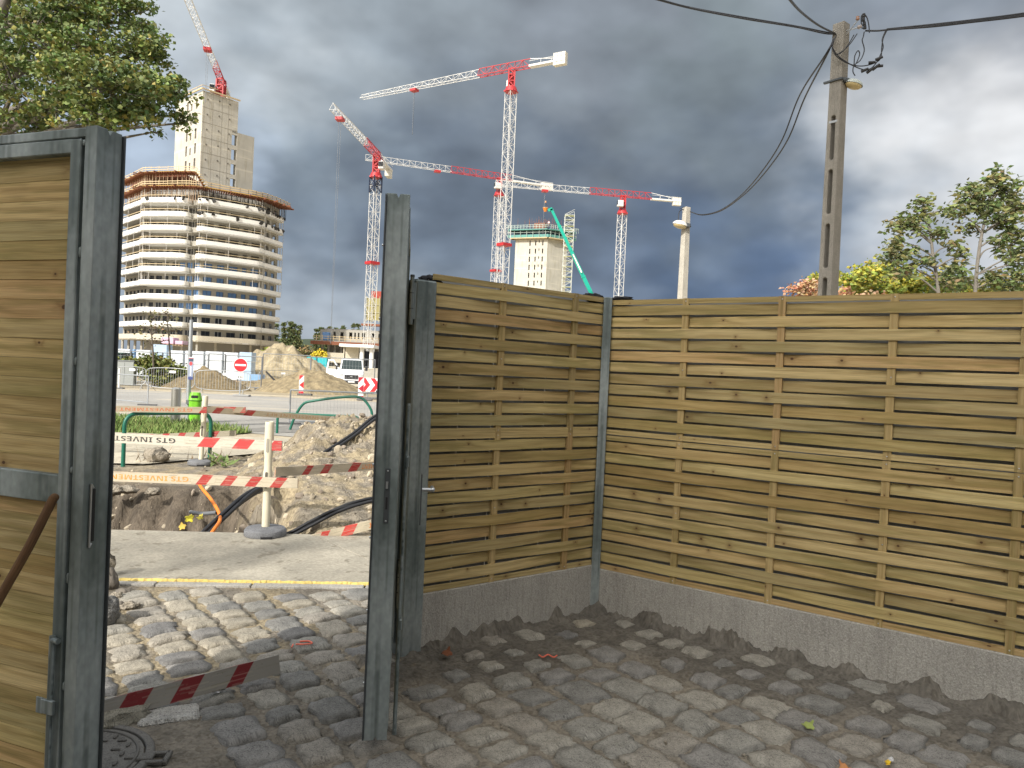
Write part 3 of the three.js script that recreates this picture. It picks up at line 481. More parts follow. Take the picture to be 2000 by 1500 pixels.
  for (const yy of wide ? [0.5, 0.18] : [1.2, 0.5]) part('bolt_bracket', [bev(0.05, 0.045, 0.012, 0.002, bxp, yy, bz + s * 0.007), bev(0.026, 0.05, 0.006, 0.001, bxp - 0.034, yy, bz + s * 0.008)], steel, db);
  return o;
}
gateLeaf('left open gate leaf clad with horizontal boards, cut by the picture edge', [-2.426, 0, -2.752], -Math.atan2(0.345, 0.938), 1, true);
gateLeaf('open gate leaf seen end-on in the middle, with lock plate and handles', [-0.606, 0, -4.27], -Math.atan2(1.18, 0.158), -1, false).rotation.z = 0.006;
{
  const a = at(106, 972, 2.34), b0 = at(0, 1168, 2.26), d = b0.clone().sub(a).normalize(), b = a.clone().addScaledVector(d, a.y / -d.y), g = cyl(a, b, 0.0125, 0.0165, 12);
  const pts = []; for (let i = 0; i <= 8; i++) { const q = a.clone().lerp(b, i / 8); q.x += Math.sin(i * 1.9) * 0.004; q.z += Math.cos(i * 1.3) * 0.004; pts.push(q); }
  const m = tex(256, 64, (u, v) => mixc(h3('4d3521'), h3('7a5b38'), tf(u, v, 8, 6, 5, 4)), [0.3, 0.3]);
  solo('wooden_stick', [tube(pts, 0.0138, 24, 9), new THREE.SphereGeometry(0.0136, 10, 8).translate(a.x, a.y, a.z)], mat({ map: m, roughness: 0.8 }), 'brown wooden tool handle leaning on the left gate leaf', 'stick');
}

/* ================= works barrier, trench contents, things on the cobbles ================= */
function canvasTex(w, h, draw) { const c = document.createElement('canvas'); c.width = w; c.height = h; draw(c.getContext('2d'), w, h); const t = new THREE.CanvasTexture(c); t.colorSpace = THREE.SRGBColorSpace; t.wrapS = t.wrapT = THREE.ClampToEdgeWrapping; return t; }
const BH = 0.09;
function barrierBoard(label, a, b, o) {                       // a = left end, b = right end (middle of the board); print is upside down as on site
  const L = a.distanceTo(b), K = Math.min(600, 2000 / L), R = rng(o.seed || 1);
  const t = canvasTex(Math.round(L * K), Math.round(BH * K), (x, w, h) => {
    x.fillStyle = o.base || '#cfc6b2'; x.fillRect(0, 0, w, h);
    for (const [s0, s1] of o.stripes || []) { x.fillStyle = o.red || '#a3302b'; x.beginPath(); x.moveTo(s0 * K, h); x.lineTo(s1 * K, h); x.lineTo((s1 + 0.07) * K, 0); x.lineTo((s0 + 0.07) * K, 0); x.fill(); }
    if (o.text) { x.save(); x.translate(o.text.right * K, h * 0.5); x.rotate(Math.PI); x.fillStyle = o.text.color; x.font = 'bold ' + Math.round(h * 0.72) + 'px sans-serif'; x.textBaseline = 'middle'; const m = x.measureText(o.text.s).width; x.scale((o.text.len * K) / m, 1); x.fillText(o.text.s, 0, 0); x.restore(); }
    const wear = o.wear || 0.5;
    for (let i = 0; i < 260 * wear * L; i++) { const g = Math.floor(120 + R() * 70); x.fillStyle = `rgba(${g},${g - 8},${g - 26},${0.1 + R() * 0.35})`; const q = R() * R() * h * 0.5; x.fillRect(R() * w, R() * h, q * (1 + R() * 5), Math.max(1, q * 0.25)); }
    for (let i = 0; i < 40 * wear * L; i++) { x.fillStyle = `rgba(70,60,45,${0.15 + R() * 0.35})`; x.fillRect(R() * w, R() * h, 1 + R() * 3, 1 + R() * 2); }
  });
  const g = new THREE.BoxGeometry(L, BH, 0.022), d = b.clone().sub(a), m = a.clone().add(b).multiplyScalar(0.5);
  const obj = solo('barrier_board', g, mat({ map: t, roughness: 0.75 }), label, 'barrier board', 'red and white barrier boards');
  obj.position.copy(m); obj.rotation.set(0, Math.atan2(-d.z, d.x), Math.asin(d.y / L), 'YXZ'); if (o.tilt) obj.rotation.x = o.tilt; return obj;
}
const every = (x0, x1, p, w) => { const r = []; for (let x = x0; x < x1; x += p) r.push([x, x + w]); return r; };
const TXT = 'GTS INVESTMENT KFT', OR = '#cf7a3c';
barrierBoard('lowest long board over the pit, orange lettering, red stripes at the front post', at(60, 924, 7.12), at(582, 944, 6.9), { seed: 2, base: '#bbb09a', stripes: every(1.62, 2.45, 0.235, 0.1), text: { s: TXT, right: 1.56, len: 1.02, color: '#d08a3f' }, wear: 0.9 });
barrierBoard('white board with black lettering crossing in front of the rear post', at(40, 846, 7.15), at(551, 871, 7.0), { seed: 3, base: '#c4beae', stripes: every(1.72, 2.5, 0.33, 0.15), red: '#bb403e', text: { s: TXT, right: 1.52, len: 1.12, color: '#3b3a38' }, wear: 0.7 });
barrierBoard('weathered board with red stripes running right from the front post', at(537, 922, 7.25), at(790, 906, 8.6), { seed: 4, base: '#b3a791', stripes: [[0.3, 0.38], [0.52, 0.62], [0.88, 1.0]], text: { s: 'GTS INVESTMENT', right: 1.62, len: 0.55, color: OR }, wear: 1.2 });
barrierBoard('faded orange-lettered board beyond the pit, left of the rear post', at(120, 797, 10.9), at(404, 801, 11.3), { seed: 5, base: '#a99c85', stripes: [[1.86, 2.02], [2.12, 2.3]], text: { s: TXT, right: 1.78, len: 1.25, color: '#b76a45' }, wear: 1.0 });
barrierBoard('long weathered board from the rear post to the spoil heap, red stripes and faded lettering', at(398, 800, 11.35), at(738, 825, 13.6), { seed: 6, base: '#b3a68d', stripes: [[0.12, 0.24], [0.62, 0.76], [2.4, 2.52], [2.75, 2.88]], text: { s: TXT, right: 2.2, len: 1.2, color: '#a98662' }, wear: 1.2 });
barrierBoard('short dirty board end behind the rear post', at(405, 799, 11.62), at(480, 801, 11.7), { seed: 7, base: '#8f8069', stripes: [[0.18, 0.36], [0.48, 0.56]], red: '#9b3f36', wear: 1.4 });
barrierBoard('grey board with red stripes behind the white lettered board', at(200, 858, 12.4), at(461, 846, 12.0), { seed: 8, base: '#97907d', stripes: every(0.75, 2.0, 0.29, 0.12), red: '#9d2f2f', wear: 1.0 });
barrierBoard('slanting board beside the gate leaf with orange letters, dipping into the trench', at(600, 1056, 7.1), at(790, 1008, 7.25), { seed: 9, base: '#c0b59d', stripes: [[0.08, 0.16], [0.3, 0.42]], red: '#c53a33', text: { s: 'GTS INVESTMENT', right: 1.2, len: 0.62, color: OR }, wear: 1.0 });
{
  const a = gnd(150, 1402, 0.062), b = gnd(545, 1297, 0.085);
  barrierBoard('red and white board lying on its edge on the cobbles', a, b, { seed: 10, base: '#96928a', stripes: [[0.13, 0.24], [0.37, 0.47], [0.63, 0.71]], red: '#7d2427', wear: 0.6, tilt: -0.3 });
}
const postMat = mat({ color: C3(0.66, 0.61, 0.46), roughness: 0.55 }), rubber = mat({ map: granMap, color: C3(0.2, 0.205, 0.215), roughness: 0.85 });
function barrierPost(label, p, lean) {
  const o = thing('barrier_post', label, 'barrier post', [p.x, p.y, p.z], 0.2, 'plastic barrier posts');
  const prof = [[0, 0], [0.185, 0], [0.19, 0.012], [0.19, 0.052], [0.172, 0.075], [0.06, 0.085], [0, 0.085]].map(([r, y]) => new THREE.Vector2(r, y));
  const b = part('rubber_base', uvm(new THREE.LatheGeometry(prof, 40)), rubber, o); part('handle_notch', bx(0.1, 0.022, 0.03, 0.03, 0.013, 0.178), black, b);
  const pp = [[0.036, 0], [0.036, 0.34], [0.044, 0.4], [0.044, 0.5], [0.036, 0.56], [0.036, 0.66], [0.042, 0.7], [0.042, 0.96], [0.04, 0.985], [0.034, 0.99], [0.033, 0.97]].map(([r, y]) => new THREE.Vector2(r, y));
  const t = part('tube', uvm(new THREE.LatheGeometry(pp, 20)), postMat, o); t.position.y = 0.07; t.rotation.set(0.0, 0, lean);
  const slot = (y, h) => { const s = new THREE.Shape(); const w = 0.011, k = h / 2 - w; s.absarc(0, k, w, 0, Math.PI); s.absarc(0, -k, w, Math.PI, 2 * Math.PI); return new THREE.ExtrudeGeometry(s, { depth: 0.004, bevelEnabled: false }).translate(-0.008, y, 0.0425); };
  part('board_slot', [slot(0.45, 0.15)], mat({ color: C3(0.12, 0.11, 0.09), roughness: 0.8 }), t); part('board_slot', [slot(0.77, 0.13).translate(0, 0, -0.0025)], mat({ color: C3(0.36, 0.33, 0.27), roughness: 0.8 }), t);
  return o;
}
barrierPost('front cream barrier post on a round grey rubber foot at the pavement edge', gnd(518, 1047).setY(0.006), -0.0);
barrierPost('rear cream barrier post behind the white lettered board', gnd(392, 909).setY(0.01), -0.03);

/* cables and pipe */
{
  const set = (label, pts, n, r, sp, seed) => {
    const o = thing('cable_bundle', label, 'cable', [0, 0, 0], 0, 'black cables in the trench'), R = rng(seed);
    for (let k = 0; k < n; k++) { const q = pts.map((p, i) => V(p.x + Math.cos(k * 2.1 + i * 0.35) * sp, p.y + Math.sin(k * 2.1 + i * 0.35) * sp + R() * 0.01, p.z + (k - n / 2) * sp)); part('cable', tube(q, r, 70, 8), cableMat, o); }
  };
  set('pair of thick black cables climbing from the pit across the spoil heap', [at(380, 1062, 7.3), at(440, 1006, 7.7), at(486, 967, 8.2), at(528, 946, 8.8), at(575, 925, 9.4), at(630, 890, 10.2), at(690, 850, 11.0), at(742, 812, 11.6), at(800, 806, 12.4), at(850, 830, 13), at(900, 870, 13.4)], 3, 0.021, 0.026, 4);
  set('black cables rising from the foot of the front barrier post', [at(520, 1062, 7.2), at(570, 1043, 7.22), at(610, 1022, 7.3), at(655, 998, 7.4), at(700, 984, 7.5), at(740, 977, 7.6), at(800, 990, 7.8), at(850, 1020, 8.1)], 3, 0.0165, 0.019, 6);
  const pc = [at(383, 930, 9.1), at(392, 950, 8.7), at(412, 975, 8.2), at(427, 1000, 7.8), at(429, 1018, 7.5), at(418, 1034, 7.3), at(400, 1060, 7.2)];
  solo('orange_conduit', tube(pc, 0.018, 60, 9), mat({ color: C3(0.85, 0.24, 0.03), roughness: 0.5 }), 'orange plastic conduit curving down into the pit', 'conduit');
  solo('grey_pipe', tube([at(372, 1000, 8.4), at(395, 1003, 8.2), at(424, 1001, 8.0)], 0.02, 20, 8), mat({ color: C3(0.16, 0.17, 0.18), roughness: 0.6 }), 'short grey pipe end sticking out in the pit', 'pipe');
}
/* rocks, block, manhole */
function rockGeo(rx, ry, rz, seed, det = 4, am = 0.22) { const g = new THREE.IcosahedronGeometry(1, det), p = g.attributes.position; for (let i = 0; i < p.count; i++) { const x = p.getX(i), y = p.getY(i), z = p.getZ(i), s = 1 + fbm3(x * 1.2 + seed, y * 1.2, z * 1.2, 5) * am * 2.4 - Math.abs(n3(x * 2.4, y * 2.4 + seed, z * 2.4)) * am * 0.5; p.setXYZ(i, x * s * rx, y * s * ry, z * s * rz); } const q = mergeVertices(g.deleteAttribute('normal').deleteAttribute('uv')); q.computeVertexNormals(); return uvm(q); }
const rockMat = mat({ color: C3(0.42, 0.37, 0.29), map: granMap, bumpMap: granBump, bumpScale: 0.02, roughness: 0.95 });
{
  const p = gnd(305, 905); const a = solo('concrete_lump', rockGeo(0.19, 0.13, 0.14, 3, 4, 0.15), rockMat, 'big rough sandy lump of stone beyond the pit, below the white board', 'stone'); a.position.set(p.x, 0.12, p.z);
  [[248, 956, 0.13, 0.05, 0.1, 'pale broken concrete chunk at the rim of the pit, nearest the gate leaf'], [222, 958, 0.12, 0.06, 0.1, 'brown clod at the rim of the pit beside the left gate leaf'], [300, 960, 0.09, 0.05, 0.08, 'small stone at the middle of the pit rim']].forEach(([px, py, rx, ry, rz, l], i) => { const c = gnd(px, py), m = solo('rim_stone', rockGeo(rx, ry, rz, 70 + i, 3, 0.2), rockMat, l, 'stone', 'stones on the pit rim'); m.position.set(c.x, 0.0, c.z); });
  const q = gnd(212, 1222); const blk = solo('stone_block', [rockGeo(0.1, 0.11, 0.12, 8, 4, 0.12)], mat({ color: C3(0.24, 0.235, 0.22), map: granMap, bumpMap: granBump, bumpScale: 0.02, roughness: 0.92 }), 'dark stone block half hidden behind the left gate leaf', 'stone'); blk.position.set(q.x - 0.06, 0.07, q.z - 0.02);
  [[214, 1148, 0.05, 0.1], [226, 1168, 0.045, 0.03], [240, 1160, 0.05, 0.025], [252, 1186, 0.06, 0.03], [232, 1184, 0.05, 0.02], [205, 1128, 0.06, 0.16]].forEach(([px, py, r, h], i) => { const c = gnd(px, py), m = solo('rubble_piece', rockGeo(r, Math.max(0.03, h), r * 0.8, 20 + i, 3, 0.3), i % 2 ? rockMat : mat({ color: C3(0.17, 0.15, 0.125), roughness: 0.95 }), ['small dark rubble chunk nearest the kerb by the left gate leaf', 'pale rubble chunk right above the stone block', 'dark flat rubble piece right of the stone block', 'pale flat rubble piece at the first cobble row', 'low dark rubble lump touching the stone block', 'tall rubble lump on the pavement behind the left gate leaf'][i], 'rubble', 'rubble by the left gate leaf'); m.position.set(c.x, h * 0.3, c.z); });
  // haunch of concrete and the pale pitted stone by the manhole
  const hh = gnd(232, 1412), ha = solo('concrete_haunch', rockGeo(0.2, 0.06, 0.12, 41, 4, 0.16), mat({ map: concMap, bumpMap: concBump, bumpScale: 0.01, color: C3(0.72, 0.7, 0.62), roughness: 0.95 }), 'sloping lump of concrete between the lying board and the manhole', 'concrete'); ha.position.set(hh.x - 0.06, 0.012, hh.z); ha.rotation.y = 0.5;
  const pw = gnd(330, 1402), pale = solo('pale_stone', bev(0.25, 0.1, 0.15, 0.012), mat({ map: granMap, bumpMap: granBump, bumpScale: 0.02, color: C3(0.62, 0.6, 0.55), roughness: 0.95 }), 'pale pitted paving stone in front of the lying board', 'stone'); pale.position.set(pw.x, -0.025, pw.z); pale.rotation.y = 0.42;
  const iron = mat({ color: C3(0.2, 0.19, 0.17), map: granMap, roughness: 0.7, metalness: 0.25 });
  const mh = thing('manhole_cover', 'round cast iron manhole cover half hidden by the left gate leaf', 'manhole cover', [-1.66, 0.012, -2.93], 0.3);
  part('frame_ring', uvm(new THREE.LatheGeometry([[0.272, -0.02], [0.272, 0.012], [0.278, 0.016], [0.3, 0.016], [0.308, 0.01], [0.308, -0.02]].map((a) => new THREE.Vector2(...a)), 56)), iron, mh);
  part('lid', uvm(new THREE.CylinderGeometry(0.266, 0.266, 0.02, 56)), iron, mh);
  const ribs = []; for (let i = -6; i <= 6; i++) for (let j = -6; j <= 6; j++) { const x = i * 0.037, z = j * 0.037, r = Math.hypot(x, z); if (r > 0.225 || (r < 0.16 && r > 0.1) || (i + j) % 2) continue; ribs.push(bev(0.034, 0.01, 0.013, 0.003, x, 0.013, z, (i % 2) * Math.PI / 2)); } part('rib', ribs, iron, mh);
  const tg = new THREE.TorusGeometry(0.245, 0.006, 6, 56).rotateX(Math.PI / 2).translate(0, 0.011, 0); part('rim', tg, iron, mh);
  for (let i = 0; i < 4; i++) part('cast_ring', new THREE.TorusGeometry(0.03, 0.007, 6, 20).scale(1.5, 1, 1).rotateX(Math.PI / 2).rotateY(0.5).translate(-0.09 + i * 0.06, 0.012, 0.13 - Math.abs(i - 1.5) * 0.02), iron, mh);
  part('lifting_lug', [bev(0.075, 0.016, 0.02, 0.003, 0.33, 0.01, 0.035), bev(0.075, 0.016, 0.02, 0.003, 0.33, 0.01, -0.035), bev(0.02, 0.016, 0.09, 0.003, 0.365, 0.01, 0), bev(0.06, 0.014, 0.05, 0.003, 0.285, 0.014, 0)], iron, mh); mh.rotation.y = 0.15;
}
/* leaves and litter */
function leafGeo(s, seed, curl = 0.3) { const sh = new THREE.Shape(), R = rng(seed), n = 5; const pts = []; for (let i = 0; i < n * 4; i++) { const a = (i / (n * 4)) * Math.PI * 2 + 0.2, lobe = 0.8 + 0.22 * Math.cos(a * n) * (0.8 + R() * 0.3); pts.push(new THREE.Vector2(Math.cos(a) * lobe * s, Math.sin(a) * lobe * s * 0.85)); } sh.setFromPoints(pts); let g = new THREE.ExtrudeGeometry(sh, { depth: 0.0012, bevelEnabled: false }).rotateX(-Math.PI / 2); const p = g.attributes.position; for (let i = 0; i < p.count; i++) { const x = p.getX(i), z = p.getZ(i); p.setY(i, p.getY(i) + curl * ((x * x) / s * 0.9 - (z * z) / s * 0.5 + n2(x / s * 1.5, z / s * 1.5 + seed) * s * 0.25)); } g.computeVertexNormals(); return g; }
{
  const put = (label, px, py, y, s, c, ry, seed, depth) => { const p = depth ? at(px, py, depth) : gnd(px, py, y), m = solo('fallen_leaf', leafGeo(s, seed, 0.55), mat({ color: C3(...c), roughness: 0.75, side: THREE.DoubleSide }), label, 'leaf', 'fallen leaves'); m.position.copy(p); m.rotation.set(0.15, ry, 0.1); return m; };
  put('yellow-green maple leaf on the wet mortar to the right', 1578, 1417, 0.03, 0.036, [0.3, 0.36, 0.1], 0.4, 2);
  put('crumpled brown leaf at the foot of the short concrete plank', 872, 1276, 0.05, 0.04, [0.2, 0.07, 0.03], 1.2, 3);
  put('orange leaf at the bottom edge of the picture right of the middle', 1650, 1499, 0.03, 0.03, [0.5, 0.22, 0.08], 2.2, 9);
  put('large upright yellow leaf in the pit', 371, 1012, 0, 0.055, [0.62, 0.55, 0.04], 0.3, 4, 7.6).rotation.x = 1.1;
  put('yellow leaf right of the large one in the pit', 391, 1010, 0, 0.04, [0.6, 0.52, 0.08], 0.9, 5, 7.7).rotation.x = 0.8;
  put('pale yellow leaf near the pavement edge in the pit', 356, 1029, 0, 0.045, [0.6, 0.42, 0.08], 1.9, 6, 7.35).rotation.x = 0.8;
  const lg = mergeVertices(leafGeo(1, 13, 0.5).deleteAttribute('uv')), R = rng(88), N = 420, im = new THREE.InstancedMesh(lg, mat({ roughness: 0.85, side: THREE.DoubleSide }), N), o = new THREE.Object3D(), c = new THREE.Color();
  for (let i = 0; i < N; i++) { const u = -2.7 + R() * 1.5, w = 0.15 + R() * 1.2, q = digHeight(u, w), s = 0.018 + R() * 0.024; o.position.set(q.x, q.h + 0.015 + R() * 0.02, q.z); o.rotation.set((R() - 0.3) * 1.3, R() * 6.3, (R() - 0.5)); o.scale.setScalar(s); o.updateMatrix(); im.setMatrixAt(i, o.matrix); const t = R(); im.setColorAt(i, t < 0.12 ? c.setRGB(0.5, 0.36, 0.06) : c.setRGB(lerp(0.13, 0.36, t), lerp(0.075, 0.2, t), lerp(0.035, 0.1, t))); }
  shade(im); im.name = 'leaf_litter'; im.userData = { label: 'brown leaf litter lying in the pit', category: 'leaves', kind: 'stuff' }; scene.add(im);
  const lp = gnd(425, 1348, 0.03), foil = new THREE.IcosahedronGeometry(1, 2), a = foil.attributes.position; for (let i = 0; i < a.count; i++) { const x = a.getX(i), y = a.getY(i), z = a.getZ(i), s = 1 + n3(x * 3, y * 3, z * 3) * 0.6; a.setXYZ(i, x * s * 0.03, y * s * 0.009, z * s * 0.013); } const ff = foil.toNonIndexed(); ff.computeVertexNormals();
  const f = solo('foil_wrapper', ff, mat({ color: C3(0.75, 0.75, 0.76), metalness: 0.7, roughness: 0.3 }), 'crumpled silver wrapper in front of the lying board', 'litter'); f.position.copy(lp); f.rotation.y = 0.5;
  const w = thing('sweet_wrapper', 'small yellow and white wrapper on the cobbles at the bottom right', 'litter', gnd(1736, 1486, 0.03).toArray(), 0.9);
  const cr = (sx, sy, sz, k) => { const g = new THREE.IcosahedronGeometry(1, 2), q = g.attributes.position; for (let i = 0; i < q.count; i++) { const x = q.getX(i), y = q.getY(i), z = q.getZ(i), s = 1 + n3(x * 3 + k, y * 3, z * 3) * 0.5; q.setXYZ(i, x * s * sx, y * s * sy, z * s * sz); } const r = g.toNonIndexed(); r.computeVertexNormals(); return r; };
  part('yellow_end', cr(0.018, 0.007, 0.01, 3).translate(-0.015, 0, 0), mat({ color: C3(0.8, 0.52, 0.02), roughness: 0.5 }), w); part('white_end', cr(0.018, 0.008, 0.011, 5).translate(0.018, 0, 0.004), mat({ color: C3(0.6, 0.6, 0.6), roughness: 0.5 }), w);
  const peb = [[1453, 1475], [1222, 1490], [1300, 1450], [980, 1420], [640, 1328], [700, 1380]]; peb.forEach(([x, y], i) => { const p = gnd(x, y, 0.03), m = solo('pebble', rockGeo(0.009, 0.008, 0.009, 60 + i, 1, 0.3), rockMat, ['round pebble on the cobbles below the long fence', 'pebble at the bottom edge right of the middle', 'pebble on the cobbles right of the middle', 'pebble right of the middle gate leaf', 'pebble beside the lying board end', 'pebble just left of the middle gate leaf'][i], 'pebble', 'pebbles on the cobbles'); m.position.copy(p); });
}
/* green hoops */
const hoopMat = mat({ color: C3(0.012, 0.13, 0.085), roughness: 0.4 });
function hoop(label, a, b, h, r, cr, slopeTop = 0) {
  const pts = [], d = b.clone().sub(a), L = Math.hypot(d.x, d.z); const P = (t, y) => V(a.x + d.x * t, y, a.z + d.z * t);
  const c = cr / L, curve = new THREE.CurvePath(); const add = (p, q) => curve.add(new THREE.LineCurve3(p, q)), arc = (p, q, s) => curve.add(new THREE.QuadraticBezierCurve3(p, q, s));
  add(P(0, -0.1), P(0, h - cr)); arc(P(0, h - cr), P(0, h), P(c, h)); add(P(c, h), P(1 - c, h + slopeTop)); arc(P(1 - c, h + slopeTop), P(1, h + slopeTop), P(1, h + slopeTop - cr)); add(P(1, h + slopeTop - cr), P(1, -0.1));
  solo('green_hoop', new THREE.TubeGeometry(curve, 120, r, 9), hoopMat, label, 'hoop barrier', 'green tubular hoops');
}
hoop('green tubular hoop standing behind the pit on the left', gnd(240, 912), gnd(409, 902), 0.78, 0.03, 0.2);
hoop('low green tubular hoop beyond the spoil heap', gnd(541, 846), gnd(700, 852), 0.46, 0.03, 0.14);
{
  const a = gnd(578, 836), b = gnd(731, 838), P = (px, py) => at(px, py, lerp(18.6, 18.4, (px - 578) / 150)), q = [V(a.x, -0.1, P(578, 0).z), P(577, 812), P(594, 788), P(612, 783), P(698, 775), P(710, 780), P(724, 799), P(727, 812), V(P(733, 838).x, -0.1, P(730, 0).z)];
  solo('green_hoop', tube(q, 0.032, 120, 9), hoopMat, 'taller angled green tubular hoop beyond the spoil heap', 'hoop barrier', 'green tubular hoops');
}

/* ================= across the street ================= */
const galv = mat({ color: C3(0.42, 0.44, 0.45), roughness: 0.45, metalness: 0.5 }), galvDark = mat({ color: C3(0.2, 0.21, 0.22), roughness: 0.5, metalness: 0.5 }), whitePaint = mat({ color: C3(0.78, 0.78, 0.76), roughness: 0.5 }), footMat = mat({ color: C3(0.12, 0.12, 0.12), roughness: 0.9 });
function lowMesh(label, a, b, h) {                            // low site fence of thin wire in a tube frame
  const o = thing('mesh_barrier', label, 'mesh barrier', [0, 0, 0], 0, 'low wire mesh barriers'), P = (t, y) => V(lerp(a.x, b.x, t), y, lerp(a.z, b.z, t)), L = a.distanceTo(b);
  part('top_rail', cyl(P(0, h), P(1, h), 0.02), galv, o); part('bottom_rail', cyl(P(0, 0.1), P(1, 0.1), 0.018), galv, o);
  for (const t of [0, 1]) { part('upright', cyl(P(t, 0), P(t, h), 0.021), galv, o); part('foot', bx(0.6, 0.05, 0.16, P(t, 0).x, 0.025, P(t, 0).z, 0.3), footMat, o); }
  const w = []; for (let s = 0.08; s < L; s += 0.09) w.push(bar(P(s / L, 0.1), P(s / L, h), 0.0035)); for (let y = 0.3; y < h; y += 0.2) w.push(bar(P(0, y), P(1, y), 0.0035)); part('wire_mesh', w, galv, o).userData.kind = 'stuff';
}
lowMesh('low wire mesh barrier behind the angled green hoop', gnd(565, 829), gnd(742, 836), 0.93);
lowMesh('low wire mesh barrier at the left by the bollard', gnd(190, 783), gnd(288, 792), 1.0);
function crowdBarrier(label, a, b) {
  const o = thing('crowd_barrier', label, 'crowd barrier', [0, 0, 0], 0, 'steel crowd barriers'), P = (t, y) => V(lerp(a.x, b.x, t), y, lerp(a.z, b.z, t)), L = a.distanceTo(b), c = 0.12 / L;
  part('frame', tube([P(c, 0.25), P(0, 0.37), P(0, 0.97), P(c, 1.08), P(1 - c, 1.08), P(1, 0.97), P(1, 0.37), P(1 - c, 0.25)], 0.019, 80, 7, true), galv, o);
  for (let s = 0.14; s < L - 0.06; s += 0.135) part('bar', cyl(P(s / L, 0.25), P(s / L, 1.08), 0.008, 0.008, 6), galv, o);
  const n = V(-(b.z - a.z), 0, b.x - a.x).normalize().multiplyScalar(0.3);
  for (const t of [0.12, 0.88]) part('foot', tube([P(t, 0).add(n), P(t, 0.1).addScaledVector(n, 0.5), P(t, 0.25), P(t, 0.1).addScaledVector(n, -0.5), P(t, 0).sub(n)], 0.015, 20, 6), galv, o);
  part('plate', bx(0.3, 0.12, 0.01, P(0.55, 0.98).x, 0.98, P(0.55, 0).z + 0.02), whitePaint, o);
}
crowdBarrier('steel crowd barrier in front of the bush', gnd(285, 762), gnd(378, 767));
crowdBarrier('steel crowd barrier left of the no-entry sign', gnd(381, 767), gnd(487, 771));
crowdBarrier('steel crowd barrier behind the grey cabinet at the left edge', gnd(226, 758), gnd(283, 760));
crowdBarrier('far steel crowd barrier in front of the big sand pile', gnd(505, 762).multiplyScalar(1.12).setY(0), gnd(588, 764).multiplyScalar(1.15).setY(0));
function tallMesh(label, pa, pb, z, h = 2.0) {
  const a = at(pa, 700, z).setY(0), b = at(pb, 700, z).setY(0), o = thing('site_fence', label, 'site fence', [0, 0, 0], 0, 'tall site fence panels'), P = (t, y) => V(lerp(a.x, b.x, t), y, lerp(a.z, b.z, t)), L = a.distanceTo(b);
  for (const t of [0, 1]) part('upright', cyl(P(t, 0), P(t, h), 0.032), galvDark, o);
  for (const y of [0.15, h - 0.02]) part('rail', cyl(P(0, y), P(1, y), 0.028), galvDark, o);
  const w = []; for (let s = 0.15; s < L; s += 0.2) w.push(bar(P(s / L, 0.15), P(s / L, h), 0.006)); for (let y = 0.5; y < h; y += 0.4) w.push(bar(P(0, y), P(1, y), 0.006)); part('wire_mesh', w, galv, o).userData.kind = 'stuff';
  part('foot', [bx(0.7, 0.12, 0.25, a.x, 0.06, a.z)], footMat, o); part('foot', [bx(0.7, 0.12, 0.25, b.x, 0.06, b.z)], footMat, o);
}
tallMesh('tall mesh site fence panel at the far left', 205, 255, 46); tallMesh('tall mesh site fence panel behind the bush', 256, 317, 46.5); tallMesh('tall mesh site fence panel behind the sign pole', 318, 407, 47);
tallMesh('narrow dark mesh gate panel left of the no-entry sign', 408, 440, 44.5, 2.05); tallMesh('tall mesh site fence panel behind the no-entry sign', 441, 512, 45); tallMesh('tall mesh site fence panel in front of the teal pallets', 514, 607, 52, 2.3);
tallMesh('tall mesh site fence panel in front of the white van', 608, 733, 50, 2.2);

